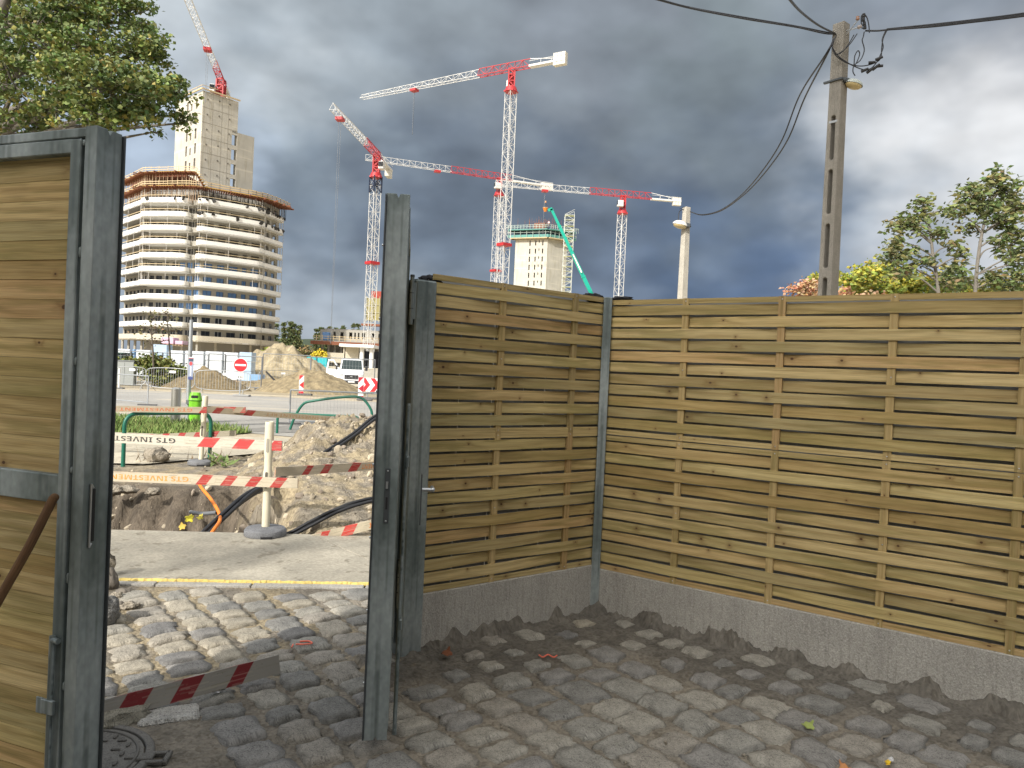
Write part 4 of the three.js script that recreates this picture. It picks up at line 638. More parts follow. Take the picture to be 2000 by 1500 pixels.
/* bollard, pole with banner, litter bin, sign */
{
  const p = gnd(342, 829), o = thing('steel_bollard', 'round stainless steel bollard beside the grass strip', 'bollard', [p.x, 0, p.z], 0);
  const st = mat({ color: C3(0.55, 0.55, 0.52), metalness: 0.9, roughness: 0.28 });
  part('tube', new THREE.CylinderGeometry(0.115, 0.115, 0.88, 28).translate(0, 0.44, 0), st, o); part('cap', new THREE.CylinderGeometry(0.07, 0.112, 0.035, 28).translate(0, 0.897, 0), st, o); part('band', new THREE.CylinderGeometry(0.118, 0.118, 0.012, 28).translate(0, 0.85, 0), st, o);
  const q = gnd(366, 824), top = at(365, 625, -q.z).y, po = thing('sign_pole', 'grey steel pole with a narrow banner, beside the green litter bin', 'pole', [q.x, 0, q.z], 0);
  part('tube', [cyl(V(0, 0, 0), V(0, top * 0.66, 0), 0.055, 0.053, 14), cyl(V(0, top * 0.66, 0), V(0, top, 0), 0.05, 0.046, 14)], galv, po); part('collar', cyl(V(0, top * 0.655, 0), V(0, top * 0.67, 0), 0.06, 0.06, 14), galv, po); part('cap', cyl(V(0, top, 0), V(0, top + 0.02, 0), 0.05, 0.02, 12), galvDark, po);
  const bt = canvasTex(96, 512, (x, w, h) => { x.fillStyle = '#8f99b0'; x.fillRect(0, 0, w, h); x.fillStyle = '#c8ccd2'; x.fillRect(0, 0, w, 26); x.fillStyle = '#a33'; x.fillRect(0, 26, w, 14); x.fillStyle = '#3c4d63'; x.fillRect(0, 40, w, 60); x.fillStyle = '#c44a4f'; x.beginPath(); x.ellipse(w / 2, 150, 34, 44, 0, 0, 7); x.fill(); x.fillStyle = '#dfe2e8'; x.fillRect(34, 215, 26, 210); x.fillStyle = '#3f4b83'; x.fillRect(0, 450, w, 62); });
  const y0 = at(368, 741, -q.z).y, y1 = at(368, 697, -q.z).y; part('banner', new THREE.BoxGeometry(0.12, y1 - y0, 0.012).translate(0.055, (y0 + y1) / 2, 0.05), mat({ map: bt, roughness: 0.6 }), po, 'narrow blue banner with a red disc');
  // bin
  const g = mat({ color: C3(0.2, 0.56, 0.03), roughness: 0.42 }), bq = gnd(376, 824), b = thing('litter_bin', 'lime green litter bin hung on the grey pole', 'litter bin', [q.x + 0.21, 0.02, q.z + 0.06], 0.2);
  const rr = (w, d, r) => { const s = new THREE.Shape(); s.absarc(w / 2 - r, d / 2 - r, r, 0, Math.PI / 2); s.absarc(-w / 2 + r, d / 2 - r, r, Math.PI / 2, Math.PI); s.absarc(-w / 2 + r, -d / 2 + r, r, Math.PI, 1.5 * Math.PI); s.absarc(w / 2 - r, -d / 2 + r, r, 1.5 * Math.PI, 2 * Math.PI); return s; };
  const tap = (w, d, h, y, k0, k1, r = 0.09) => { const e = new THREE.ExtrudeGeometry(rr(w, d, r), { depth: h, bevelEnabled: true, bevelSize: 0.015, bevelThickness: 0.015, bevelSegments: 2, curveSegments: 6, steps: 3 }).rotateX(-Math.PI / 2), a = e.attributes.position; for (let i = 0; i < a.count; i++) { const t = clamp(a.getY(i) / h), k = lerp(k0, k1, t); a.setXYZ(i, a.getX(i) * k, a.getY(i) + y, a.getZ(i) * k); } e.computeVertexNormals(); return e; };
  part('body', tap(0.27, 0.24, 0.52, 0.02, 0.86, 1), g, b); const lid = part('lid', tap(0.29, 0.26, 0.17, 0.57, 1.0, 0.72), g, b); part('opening', bev(0.16, 0.075, 0.02, 0.006, 0, 0.645, 0.128), black, lid); part('rim', tap(0.29, 0.26, 0.012, 0.548, 1.02, 1.02), mat({ color: C3(0.1, 0.3, 0.02), roughness: 0.5 }), b); part('bracket', bx(0.1, 0.1, 0.03, -0.18, 0.5, -0.02), galvDark, b);
  // no-entry sign
  const s = gnd(468, 774), o2 = thing('no_entry_sign', 'red no-entry sign with a small plate on a portable foot', 'road sign', [s.x, 0, s.z], 0.06), cy = at(470, 713, -s.z).y;
  part('post', cyl(V(0, 0, 0), V(0, cy + 0.3, 0), 0.03, 0.03, 10), galv, o2); part('foot', bev(0.75, 0.09, 0.4, 0.02, 0.1, 0.045, 0), mat({ color: C3(0.3, 0.3, 0.29), roughness: 0.9 }), o2);
  const d = part('disc', new THREE.CylinderGeometry(0.315, 0.315, 0.02, 40).rotateX(Math.PI / 2).translate(0, cy, 0.045), mat({ color: C3(0.5, 0.012, 0.02), roughness: 0.4 }), o2, 'red disc with a white bar'); part('white_bar', bx(0.5, 0.085, 0.006, 0, cy, 0.058), whitePaint, d); part('rim', new THREE.TorusGeometry(0.312, 0.01, 6, 40).translate(0, cy, 0.05), whitePaint, d);
  const pt = canvasTex(128, 128, (x) => { x.fillStyle = '#e8e8e4'; x.fillRect(0, 0, 128, 128); x.strokeStyle = '#222'; x.lineWidth = 3; x.strokeRect(4, 4, 120, 120); x.fillStyle = '#2a2a2a'; x.font = 'bold 30px sans-serif'; x.textAlign = 'center'; x.fillText('KIVÉVE', 64, 42); for (const q of [34, 66, 98]) { x.beginPath(); x.arc(q, 96, 9, 0, 7); x.fill(); x.fillRect(q - 12, 72, 24, 18); } });
  part('plate', new THREE.BoxGeometry(0.33, 0.33, 0.012).translate(0, cy - 0.51, 0.045), mat({ map: pt, roughness: 0.5 }), o2, 'small white plate with black symbols');
}
/* delineators and chevron board */
const chevTex = (w, h, n, dir) => canvasTex(w, h, (x) => { x.fillStyle = '#ececea'; x.fillRect(0, 0, w, h); x.fillStyle = '#d3202a'; const p = w / n; for (let i = -1; i <= n; i++) { const a = i * p, k = dir * h * 0.42; x.beginPath(); x.moveTo(a, 0); x.lineTo(a + p / 2, 0); x.lineTo(a + p / 2 + k, h / 2); x.lineTo(a + p / 2, h); x.lineTo(a, h); x.lineTo(a + k, h / 2); x.fill(); } });
{
  const del = (label, p, h, w, draw) => { const o = thing('delineator', label, 'delineator', [p.x, 0, p.z], 0.05, 'red and white delineators'); part('board', bev(w, h, 0.05, 0.008, 0, 0.1 + h / 2, 0), mat({ color: C3(0.6, 0.6, 0.58), roughness: 0.5 }), o); part('face', new THREE.BoxGeometry(w - 0.01, h - 0.01, 0.004).translate(0, 0.1 + h / 2, 0.028), mat({ map: canvasTex(64, 256, draw), roughness: 0.45 }), o); part('foot', bev(0.75, 0.1, 0.36, 0.02, 0.2, 0.05, 0), footMat, o); };
  const d1 = (red) => (x, w, h) => { x.fillStyle = '#e6e3de'; x.fillRect(0, 0, 64, 256); x.fillStyle = red; x.beginPath(); x.moveTo(64, 0); x.lineTo(0, 0); x.lineTo(0, 70); x.fill(); x.beginPath(); x.moveTo(64, 85); x.lineTo(0, 140); x.lineTo(64, 185); x.fill(); x.fillRect(0, 226, 64, 30); };
  del('red and white delineator in front of the near sand heap', gnd(588, 772), 0.97, 0.25, d1('#c8232b'));
  del('darker red and white delineator at the chevron board', gnd(704, 782), 1.05, 0.27, d1('#a01f30'));  // this one is printed in a darker red
  const p = gnd(726, 780), o = thing('chevron_board', 'red and white chevron board beside the gate leaf', 'chevron board', [p.x, 0, p.z - 0.2], -0.05), y0 = at(715, 765, -p.z).y, y1 = at(715, 738, -p.z).y, w = 1.5;
  part('panel', bev(w, y1 - y0, 0.04, 0.01, 0.1, (y0 + y1) / 2, 0), whitePaint, o); part('chevrons', new THREE.BoxGeometry(w - 0.02, y1 - y0 - 0.02, 0.004).translate(0.1, (y0 + y1) / 2, 0.0225), mat({ map: chevTex(512, 210, 3, 1), roughness: 0.45 }), o);
  for (const x of [-0.3, 0.5]) part('post', cyl(V(x, 0, -0.05), V(x, y1, -0.05), 0.03), galv, o); part('foot', bev(1.2, 0.1, 0.4, 0.02, 0.1, 0.05, 0), footMat, o);
}
/* sand heaps */
const heapMat = mat({ map: farMap, bumpMap: soilBump, bumpScale: 0.05, roughness: 0.97, vertexColors: true });
function heap(label, c, rx, rz, h, seed, tone, sharp = 1.2) {
  const n = 56, pos = [], col = [], uv = [], idx = [];
  for (let j = 0; j <= n; j++) for (let i = 0; i <= n; i++) { const a = (i / n) * 2 - 1, b = (j / n) * 2 - 1, r = Math.hypot(a, b), k = Math.pow(clamp(1 - r), sharp), nn = fbm2(a * 2.4 + seed, b * 2.4, 5), rd = Math.abs(fbm2(a * 4 - seed, b * 4 + 3, 4)); const y = h * clamp(k * 1.2 * (1 + nn * 0.25) - rd * 0.08 * smooth(0, 0.25, k), -0.03, 9); pos.push(a * rx, y - 0.03 * (r > 0.95), b * rz); const t = 0.82 + fbm2(a * 7, b * 7 + seed, 3) * 0.45; col.push(tone[0] * t, tone[1] * t, tone[2] * t); uv.push(a * rx, b * rz); }
  for (let j = 0; j < n; j++) for (let i = 0; i < n; i++) { const a = j * (n + 1) + i; idx.push(a, a + n + 1, a + 1, a + 1, a + n + 1, a + n + 2); }
  const g = new THREE.BufferGeometry(); g.setAttribute('position', new THREE.Float32BufferAttribute(pos, 3)); g.setAttribute('uv', new THREE.Float32BufferAttribute(uv, 2)); g.setAttribute('color', new THREE.Float32BufferAttribute(col, 3)); g.setIndex(idx); g.computeVertexNormals();
  const m = solo('sand_heap', g, heapMat, label, 'sand heap', 'heaps of sand and soil'); m.position.copy(c); return m;
}
{ const P = (px, z) => at(px, 700, z).setY(0);
  heap('large pale sand heap behind the site fence', P(548, 68), 4.9, 4.4, 2.9, 3, [0.98, 0.95, 0.87], 0.55); heap('low sandy heap behind the red and white delineator', P(612, 44.5), 3.3, 2.4, 1.2, 7, [0.78, 0.73, 0.62], 0.8);
  heap('brown earth heap behind the crowd barriers', P(405, 42.5), 2.6, 1.3, 1.05, 11, [0.55, 0.5, 0.4], 0.9); heap('flat sandy strip heap in front of the big sand heap', P(540, 50), 4.2, 2.4, 0.55, 15, [0.85, 0.78, 0.64], 0.9);
  const t = at(520, 726, 48), b = at(550, 757, 47); solo('black_pipe', cyl(t, b, 0.06, 0.06, 8), black, 'black pipe leaning across the site fence', 'pipe'); }
/* wrapped pallets */
{
  const wrapMap = tex(256, 256, (u, v) => { const a = tf(u, v, 6, 10, 121, 5), b = tf(u, v, 3, 30, 123, 3); return mixc([0.86, 0.87, 0.88], [0.97, 0.97, 0.96], a).map((x) => x * (0.9 + b * 0.12)); }, [1.4, 1.4]);
  const wr = (c) => mat({ map: wrapMap, color: C3(...c), roughness: 0.38 });
  const white = wr([0.72, 0.76, 0.8]), blue = wr([0.26, 0.45, 0.72]), pale = wr([0.5, 0.64, 0.8]), pink = wr([0.85, 0.55, 0.68]), teal = wr([0.04, 0.5, 0.56]), palletWood = mat({ color: C3(0.35, 0.25, 0.15), roughness: 0.9 });
  function pallet(label, pa, pb, z, y0, y1, m, deep = 1.1, bands = 3, group = 'wrapped pallet stacks') {
    const a = at(pa, 700, z), b = at(pb, 700, z), w = b.x - a.x - 0.06, o = thing('wrapped_pallet', label, 'pallet', [(a.x + b.x) / 2, y0, a.z], Math.atan2(a.z - b.z, b.x - a.x), group);
    part('pallet', [bx(w, 0.03, deep, 0, 0.11, 0), bx(w, 0.03, deep, 0, 0.015, 0), bx(0.1, 0.07, deep, 0, 0.063, 0), bx(0.1, 0.07, deep, -w / 2 + 0.05, 0.063, 0), bx(0.1, 0.07, deep, w / 2 - 0.05, 0.063, 0)], palletWood, o);
    const n = Math.max(1, Math.round((y1 - y0) / 0.95)), hh = (y1 - y0 - 0.13) / n; for (let i = 0; i < n; i++) part('wrapped_load', bev(w - 0.02 - (i % 2) * 0.04, hh - 0.02, deep - 0.02 - (i % 2) * 0.04, 0.03, 0, 0.13 + hh * (i + 0.5), 0), m, o);
  }
  const top = (px, py, z) => at(px, py, z).y;
  [[206, 232, 681], [233, 261, 681], [270, 300, 683], [333, 364, 684], [365, 404, 685], [405, 440, 686], [441, 470, 688]].forEach(([a, b, y], i) => pallet(['white wrapped pallet stack at the left end of the row', 'white wrapped pallet stack second in the row', 'white wrapped pallet stack behind the bush', 'white wrapped pallet stack just left of the sign pole', 'white wrapped pallet stack just right of the sign pole', 'white wrapped pallet stack behind the dark gate panel', 'white wrapped pallet stack behind the no-entry sign'][i], a, b, 62, 0, top(a, y, 62), white));
  pallet('narrow blue wrapped pallet stack among the white ones at the left', 262, 269, 62, 0, top(265, 682, 62), blue, 1, 2); pallet('blue wrapped pallet stack between the bush and the pink load', 301, 332, 62.5, 0, top(310, 673, 62.5), pale); pallet('pale blue wrapped pallet stack at the right end of the row', 471, 497, 61, 0, top(480, 688, 61), pale);
  pallet('small blue wrapped pallet on the ground right of the row', 492, 516, 58, 0, 0.75, blue); pallet('pink wrapped load on top of the white row', 318, 344, 64.5, 2.75, 3.45, pink); pallet('pale pink wrapped load beside the pink one', 345, 362, 64.5, 2.75, 3.2, pink);
  pallet('teal wrapped pallet at the left of the teal group', 586, 601, 78, 0, top(590, 697, 78), teal); pallet('teal wrapped pallet second in the teal group', 602, 621, 77, 0, top(610, 697, 77), teal); pallet('teal wrapped pallet at the right of the teal group', 622, 642, 77, 0, top(630, 698, 77), teal);
}
/* grey cabinet and dark container at the left edge */
{ const p = at(247, 700, 43).setY(0), o = thing('grey_cabinet', 'grey utility cabinet behind the crowd barriers', 'cabinet', [p.x, 0, p.z], 0.1); part('body', bev(1.0, 1.35, 0.45, 0.02, 0, 0.7, 0), mat({ color: C3(0.27, 0.29, 0.28), roughness: 0.7 }), o); part('roof', bev(1.08, 0.06, 0.52, 0.01, 0, 1.405, 0), galvDark, o); part('door_seam', bx(0.012, 1.2, 0.006, 0, 0.7, 0.227), black, o);
  const q = at(214, 700, 47).setY(0), d = thing('dark_container', 'dark green container at the left behind the cabinet', 'container', [q.x, 0, q.z], 0.05); part('body', bev(2.2, 1.65, 1.5, 0.03, 0, 0.95, 0), mat({ color: C3(0.025, 0.05, 0.045), roughness: 0.6 }), d); part('lid', bev(2.3, 0.1, 1.6, 0.02, 0, 1.83, 0), mat({ color: C3(0.03, 0.07, 0.06), roughness: 0.6 }), d);
  const y = gnd(232, 759), yp = thing('white_post', 'white plastic post in front of the cabinet', 'post', [y.x, 0, y.z], 0); part('tube', cyl(V(0, 0, 0), V(0, 1.02, 0), 0.05), whitePaint, yp); part('foot', bev(0.5, 0.06, 0.3, 0.01, 0, 0.03, 0), footMat, yp); }
/* van */
{
  const p = at(688, 700, 60).setY(0), o = thing('white_van', 'white pickup van facing us with its door open', 'van', [p.x, 0, p.z], -78 * D2R);
  const paint = new THREE.MeshPhysicalMaterial({ color: C3(0.8, 0.81, 0.82), roughness: 0.35, clearcoat: 0.7, clearcoatRoughness: 0.1 }), glass = new THREE.MeshPhysicalMaterial({ color: C3(0.03, 0.045, 0.045), roughness: 0.06, metalness: 0.0, specularIntensity: 1 }), plastic = mat({ color: C3(0.025, 0.025, 0.028), roughness: 0.55 });
  const s = new THREE.Shape([[-1.2, 0.45], [-1.2, 2.1], [-1.05, 2.26], [0.35, 2.28], [0.62, 2.2], [1.36, 1.42], [1.98, 1.22], [2.12, 1.05], [2.16, 0.42]].map((q) => new THREE.Vector2(...q)));
  const wid = 1.86, g = new THREE.ExtrudeGeometry(s, { depth: wid - 0.16, bevelEnabled: true, bevelSize: 0.08, bevelThickness: 0.08, bevelOffset: -0.08, bevelSegments: 3 }).translate(0, 0, -(wid - 0.16) / 2), a = g.attributes.position;
  for (let i = 0; i < a.count; i++) { const y = a.getY(i), x = a.getX(i); a.setZ(i, a.getZ(i) * (1 - 0.14 * smooth(1.3, 2.3, y)) * (1 - 0.06 * smooth(1.7, 2.2, x))); } g.computeVertexNormals();
  const body = part('body', g, paint, o);
  const ws = new THREE.Shape([[-0.8, 0], [0.8, 0], [0.7, 0.98], [-0.7, 0.98]].map((q) => new THREE.Vector2(...q)));
  part('windscreen', new THREE.ExtrudeGeometry(ws, { depth: 0.02, bevelEnabled: false }).rotateX(-43.5 * D2R).rotateY(Math.PI / 2).translate(1.345, 1.45, 0), glass, o);
  part('grille', bev(1.05, 0.34, 0.06, 0.03, 0, 0, 0, Math.PI / 2).translate(2.14, 0.86, 0), plastic, o); part('bumper', bev(1.84, 0.26, 0.22, 0.05, 0, 0, 0, Math.PI / 2).translate(2.12, 0.48, 0), plastic, o); part('badge', new THREE.SphereGeometry(0.09, 14, 8).scale(0.2, 0.45, 1).translate(2.18, 0.9, 0), steelBright, o); part('number_plate', bx(0.01, 0.11, 0.5, 2.235, 0.5, 0), whitePaint, o);
  for (const e of [-1, 1]) { part('headlight', bev(0.28, 0.26, 0.1, 0.04, 0, 0, 0, Math.PI / 2).translate(2.08, 1.0, e * 0.74), new THREE.MeshPhysicalMaterial({ color: C3(0.5, 0.52, 0.54), roughness: 0.1, clearcoat: 1 }), o); const w = part('wheel', new THREE.CylinderGeometry(0.36, 0.36, 0.24, 28).rotateX(Math.PI / 2).translate(1.35, 0.36, e * 0.82), plastic, o); part('rim', new THREE.CylinderGeometry(0.22, 0.22, 0.26, 20).rotateX(Math.PI / 2).translate(1.35, 0.36, e * 0.82), galv, w); part('wheel', new THREE.CylinderGeometry(0.36, 0.36, 0.24, 28).rotateX(Math.PI / 2).translate(-2.2, 0.36, e * 0.82), plastic, o);
    part('mirror', [bev(0.12, 0.34, 0.2, 0.03, 1.05, 1.55, e * 1.12), bx(0.04, 0.04, 0.2, 1.05, 1.45, e * 0.99)], plastic, o); }
  part('side_window', bev(0.9, 0.55, 0.02, 0.006, 0.25, 1.72, 0.83), glass, o);
  part('load_bed', [bev(2.2, 0.4, 1.9, 0.03, -2.35, 0.95, 0)], galv, o);
  const dr = new THREE.Group(); const dg = new THREE.Shape([[0, 0.5], [-1.1, 0.5], [-1.1, 1.4], [-0.95, 2.15], [-0.5, 2.15], [0, 1.4]].map((q) => new THREE.Vector2(...q))), hole = new THREE.Path([[-0.08, 1.42], [-0.98, 1.42], [-0.88, 2.07], [-0.52, 2.07]].map((q) => new THREE.Vector2(...q))); dg.holes.push(hole);
  const door = part('open_door', new THREE.ExtrudeGeometry(dg, { depth: 0.06, bevelEnabled: true, bevelSize: 0.015, bevelThickness: 0.015, bevelSegments: 1 }).rotateY(62 * D2R).translate(1.1, 0, 0.93), paint, o, 'open white front door'); part('door_handle', bx(0.16, 0.04, 0.03, -0.9, 1.25, 0.09).rotateY(62 * D2R).translate(1.1, 0, 0.93), plastic, door);
}

/* ================= towers, podium, cranes ================= */
const cream = mat({ map: concMap, color: C3(1.35, 1.28, 1.12), roughness: 0.9 }), parapet = mat({ color: C3(0.8, 0.79, 0.75), roughness: 0.75 }), wallGrey = mat({ map: concMap, color: C3(0.92, 0.91, 0.88), roughness: 0.92 }), slabGrey = mat({ color: C3(0.33, 0.32, 0.3), roughness: 0.92 });
const facMap = tex(512, 512, (u, v) => { const a = tf(u, v, 5, 5, 131, 5), p = tf(u, v, 2, 22, 133, 2), st = tf(u, v, 40, 3, 135, 3); let k = mixc(h3('aba89e'), h3('c6c2b6'), a); k = mixc(k, h3('99937f'), smooth(0.55, 0.8, st) * 0.45); k = mixc(k, h3('dcd6c4'), smooth(0.6, 0.8, p) * 0.4); return k; }, [11, 11]);
const bareConc = mat({ map: facMap, roughness: 0.93 }), bareConcB = mat({ map: facMap, color: C3(0.86, 0.86, 0.86), roughness: 0.93 });
const rust = mat({ color: C3(0.21, 0.08, 0.042), roughness: 0.85 }), ochre = mat({ color: C3(0.5, 0.32, 0.1), roughness: 0.85 }), ply = mat({ color: C3(0.55, 0.44, 0.27), roughness: 0.85 }), propMat = mat({ color: C3(0.42, 0.3, 0.2), roughness: 0.8 }), redPaint = mat({ color: C3(0.5, 0.025, 0.03), roughness: 0.5 }), tarp = mat({ color: C3(0.05, 0.05, 0.05), roughness: 0.9 });
const winDark = new THREE.MeshPhysicalMaterial({ color: C3(0.02, 0.022, 0.025), roughness: 0.08 }), winBlue = new THREE.MeshPhysicalMaterial({ color: C3(0.16, 0.28, 0.48), roughness: 0.07, metalness: 0.35 }), frameWhite = mat({ color: C3(0.5, 0.52, 0.54), roughness: 0.5 });
const P2 = (x, z) => new THREE.Vector2(x, z);
function flat(pts, y0, y1) { return uvm(new THREE.ExtrudeGeometry(new THREE.Shape(pts.map(([x, z]) => P2(x, -z))), { depth: y1 - y0, bevelEnabled: false }).rotateX(-Math.PI / 2).translate(0, y0, 0)); }
function ribbon(path, y0, y1, th) {                          // an upright band of some thickness along a plan path
  const out = path.map((p, i) => { const a = path[Math.max(0, i - 1)], b = path[Math.min(path.length - 1, i + 1)], dx = b[0] - a[0], dz = b[1] - a[1], l = Math.hypot(dx, dz); return [p[0] - (dz / l) * th * -1, p[1] + (dx / l) * th * -1]; });
  return flat([...path, ...out.reverse()], y0, y1);
}
{
  const o = thing('apartment_tower', 'unfinished white apartment tower with curved balcony bands and a bare concrete core', 'tower block');
  const walls = [[[-98, -190], [-86.6, -178.2]], [[-86.6, -178.2], [-73, -174.9]], [[-73, -174.9], [-61.8, -184.2]], [[-61.8, -184.2], [-60.5, -191.5]]];
  const y1 = 6.2, FH = 3.13, NF = 11, plan = [[-98, -190], [-86.6, -178.2], [-73, -174.9], [-61.8, -184.2], [-60.5, -191.5], [-72, -208], [-90, -206]];
  const inner = [[-93, -190.5], [-85, -182.3], [-74, -179.6], [-65.8, -186.3], [-63, -192], [-72, -203], [-88, -201]];
  part('inner_core', flat(inner, 0, y1 + FH * (NF + 1)), slabGrey, o);
  const pods = [                                              // balcony outlines, one to a face
    [[-98.5, -187.2], [-93, -181.6], [-88.2, -176.8], [-87.2, -176.2], [-86.4, -176.6], [-86.1, -177.8]],
    [[-87.6, -178.0], [-87.5, -175.6], [-86.4, -174.2], [-84.5, -173.4], [-80, -172.5], [-77.4, -172.2], [-76.1, -172.4], [-75.3, -173.1], [-75.1, -174.9]],
    [[-73.4, -174.8], [-73.3, -172.9], [-72.6, -172.2], [-71.2, -172.5], [-67, -175.6], [-62.2, -179.6], [-61.2, -180.8], [-60.9, -182.0], [-61.4, -184.0]],
    [[-61.9, -184.2], [-61.3, -183.2], [-60.7, -183.7], [-59.8, -187.6], [-59.2, -190.2], [-59.4, -191.5], [-60.4, -192]],
  ].map((p) => new THREE.SplineCurve(p.map((q) => P2(...q))).getPoints(26).map((q) => [q.x, q.y]));
  const layouts = [[[0.12, 1.5], [0.3, 1.5], [0.46, 1.5], [0.62, 1.5], [0.78, 1.6], [0.92, 1.3]], [[0.08, 1.2], [0.22, 1.6], [0.36, 1.2], [0.52, 1.6], [0.66, 1.5], [0.8, 1.5], [0.93, 1.5]], [[0.12, 2.0], [0.32, 1.7], [0.52, 2.1], [0.7, 1.1], [0.87, 2.0]], [[0.25, 1.3], [0.7, 1.6]]];
  for (let f = 0; f < NF + 1; f++) {
    const yb = y1 + f * FH;                                    // floor level
    part('floor_slab', flat(plan, yb - 0.25, yb), slabGrey, o);
    pods.forEach((p, k) => {
      if (f >= NF) return;
      const shift = f === 0 ? 0.5 : 0, y0 = yb - 0.32, yt = yb + (f === 0 ? 1.05 : 0.86);
      const sl = part('balcony_slab', flat([...p, walls[k][1], walls[k][0]], yb - 0.3, yb - 0.05), k === 0 ? slabGrey : parapet, o);
      part('balcony_parapet', ribbon(p, y0, yt, 0.14), f >= 1 ? parapet : cream, o);
      if (k === 1) part('recess_parapet', bar(V(-75.2, yb + 0.25, -174.3), V(-73.2, yb + 0.25, -173.8), 0.14, 1.1), wallGrey, o);
      if (f >= NF - 2 && k > 0) { const q = p[8], r = p[18], g = []; for (let i = 6; i < 22; i++) g.push(bx(0.75, 0.35 + hash(i, f, k) * 0.6, 0.12, p[i][0], yt - 0.15 - hash(i, f, 3) * 0.2, p[i][1] + 0.2, hash(i, k, f) * 2, 0.3, hash(i, 5, f) - 0.5)); if (f === NF - 1 || k > 1) part('tarpaulin', g.filter((_, i) => hash(i, f, k) > 0.6), tarp, o).userData.kind = 'stuff'; }
    });
    // walls with real openings; glass where it is fitted
    walls.forEach(([a, b], k) => {
      const A = V(a[0], 0, a[1]), B = V(b[0], 0, b[1]), L = A.distanceTo(B), d = B.clone().sub(A).normalize(), turn = Math.atan2(-d.z, d.x), Q = (s, y, out = 0) => V(A.x + d.x * s + Math.sin(turn) * out, y, A.z + d.z * s + Math.cos(turn) * out), g = [], hh = FH - 0.25;
      let s = 0; const op = layouts[k].map(([t, w]) => [t * L - w / 2, t * L + w / 2]);
      if (f === NF) { return; }
      for (const [s0, s1] of [...op, [L, L]]) { if (s0 > s) { const c = Q((s + s0) / 2, yb + hh / 2, -0.15); g.push(bx(s0 - s, hh, 0.3, c.x, c.y, c.z, turn)); } if (s1 > s0) { const c = Q((s0 + s1) / 2, yb + 2.3 + (hh - 2.3) / 2, -0.15); g.push(bx(s1 - s0, hh - 2.3, 0.3, c.x, c.y, c.z, turn)); } s = s1; }
      part('wall', g, wallGrey, o);
      op.forEach(([s0, s1], i) => {
        const c = Q((s0 + s1) / 2, yb + 1.15, -0.18), w = s1 - s0 - 0.02;
        if (f <= 5) { const lit = f >= 2 && f <= 5 && (k >= 2 || (k === 1 && i > 3)); const win = part('window', bx(w, 2.28, 0.05, c.x, c.y, c.z, turn), lit ? winBlue : winDark, o); const e = Q((s0 + s1) / 2, yb + 1.15, -0.14); part('frame', [bx(0.09, 2.28, 0.06, Q(s0 + 0.06, 0, -0.14).x, e.y, Q(s0 + 0.06, 0, -0.14).z, turn), bx(0.09, 2.28, 0.06, Q(s1 - 0.06, 0, -0.14).x, e.y, Q(s1 - 0.06, 0, -0.14).z, turn), bx(0.08, 2.28, 0.06, e.x, e.y, e.z, turn)], f < 3 && i % 2 ? frameWhite : steelDark, win); }
      });
    });
    if (f >= 4 && f < NF) { const g = []; for (let k = 0; k < 4; k++) pods[k].forEach((p, i) => { if (i % 3 === 1 && hash(i, f, k) < 0.75) g.push(bx(0.07, FH - 0.9, 0.07, p[0], yb + 0.86 + (FH - 1.2) / 2, p[1] - 0.25)); }); part('props', g, mat({ color: C3(0.5, 0.48, 0.44), roughness: 0.8 }), o).userData.kind = 'stuff'; }
    if (f >= 5 && f < NF) { const g = []; for (let k = 0; k < 3; k++) for (let i = 3; i < 24; i++) g.push(bar(V(pods[k][i - 1][0], yb + 1.35, pods[k][i - 1][1]), V(pods[k][i][0], yb + 1.35, pods[k][i][1]), 0.05, 0.12)); part('guard_rail', g, ply, o); }
  }
  // ground floor: columns and a dark recess
  for (let i = 0; i < 15; i++) { const t = i / 14, seg = Math.min(3, Math.floor(t * 4)), s = t * 4 - seg, [a, b] = walls[seg]; part('column', bx(0.45, y1 - 0.25, 0.45, lerp(a[0], b[0], s), (y1 - 0.25) / 2, lerp(a[1], b[1], s)), wallGrey, o); }
  // formwork storeys: plan edge pushed out, props, decks, railings
  const edge = [[-99, -187], [-93.5, -181.5], [-88.5, -176.3], [-86.5, -174.4], [-82, -173], [-76, -171.8], [-73, -171.8], [-69.5, -174.3], [-65, -177.6], [-61.6, -180.6], [-59.8, -184], [-58.6, -188], [-58, -192]], ec = new THREE.SplineCurve(edge.map((q) => P2(...q))).getPoints(120).map((q) => [q.x, q.y]);
  const yF = y1 + NF * FH;
  for (const [dy, m, drop] of [[0.1, rust, 0.0], [3.3, rust, 0.4]]) {
    const cut = (i) => dy > 1 && i > 58 ? -3.1 * smooth(58, 66, i) : 0;
    const g = [], gp = [], gr = [], gb = [];
    for (let i = 1; i < ec.length; i++) {
      const a = V(ec[i - 1][0], yF + dy + cut(i), ec[i - 1][1]), b = V(ec[i][0], yF + dy + cut(i), ec[i][1]); if (a.distanceTo(b) < 0.01) continue;
      const inn = V(-76, 0, -190).sub(a).setY(0).normalize(), out = 0.5 + (i % 4 === 0 ? hash(i, 3, 7) * 1.3 : 0);
      gb.push(bar(a.clone().addScaledVector(inn, 2.4), a.clone().addScaledVector(inn, -out), 0.16, 0.26));
      if (i % 2) gp.push(bx(0.1, 2.9, 0.1, a.x + inn.x * 0.8, a.y - 1.6, a.z + inn.z * 0.8)); if (i % 3 === 0) gp.push(bx(0.1, 2.9, 0.1, a.x + inn.x * 2.6, a.y - 1.6, a.z + inn.z * 2.6));
      for (const h of [0.75, 1.25]) gr.push(bar(a.clone().setY(a.y + h + hash(i >> 2, 1, 5) * 0.14), b.clone().setY(b.y + h + hash(i >> 2, 1, 5) * 0.14), 0.05, 0.15)); if (i % 4 === 0) gr.push(bx(0.07, 1.5, 0.07, a.x, a.y + 0.8, a.z));
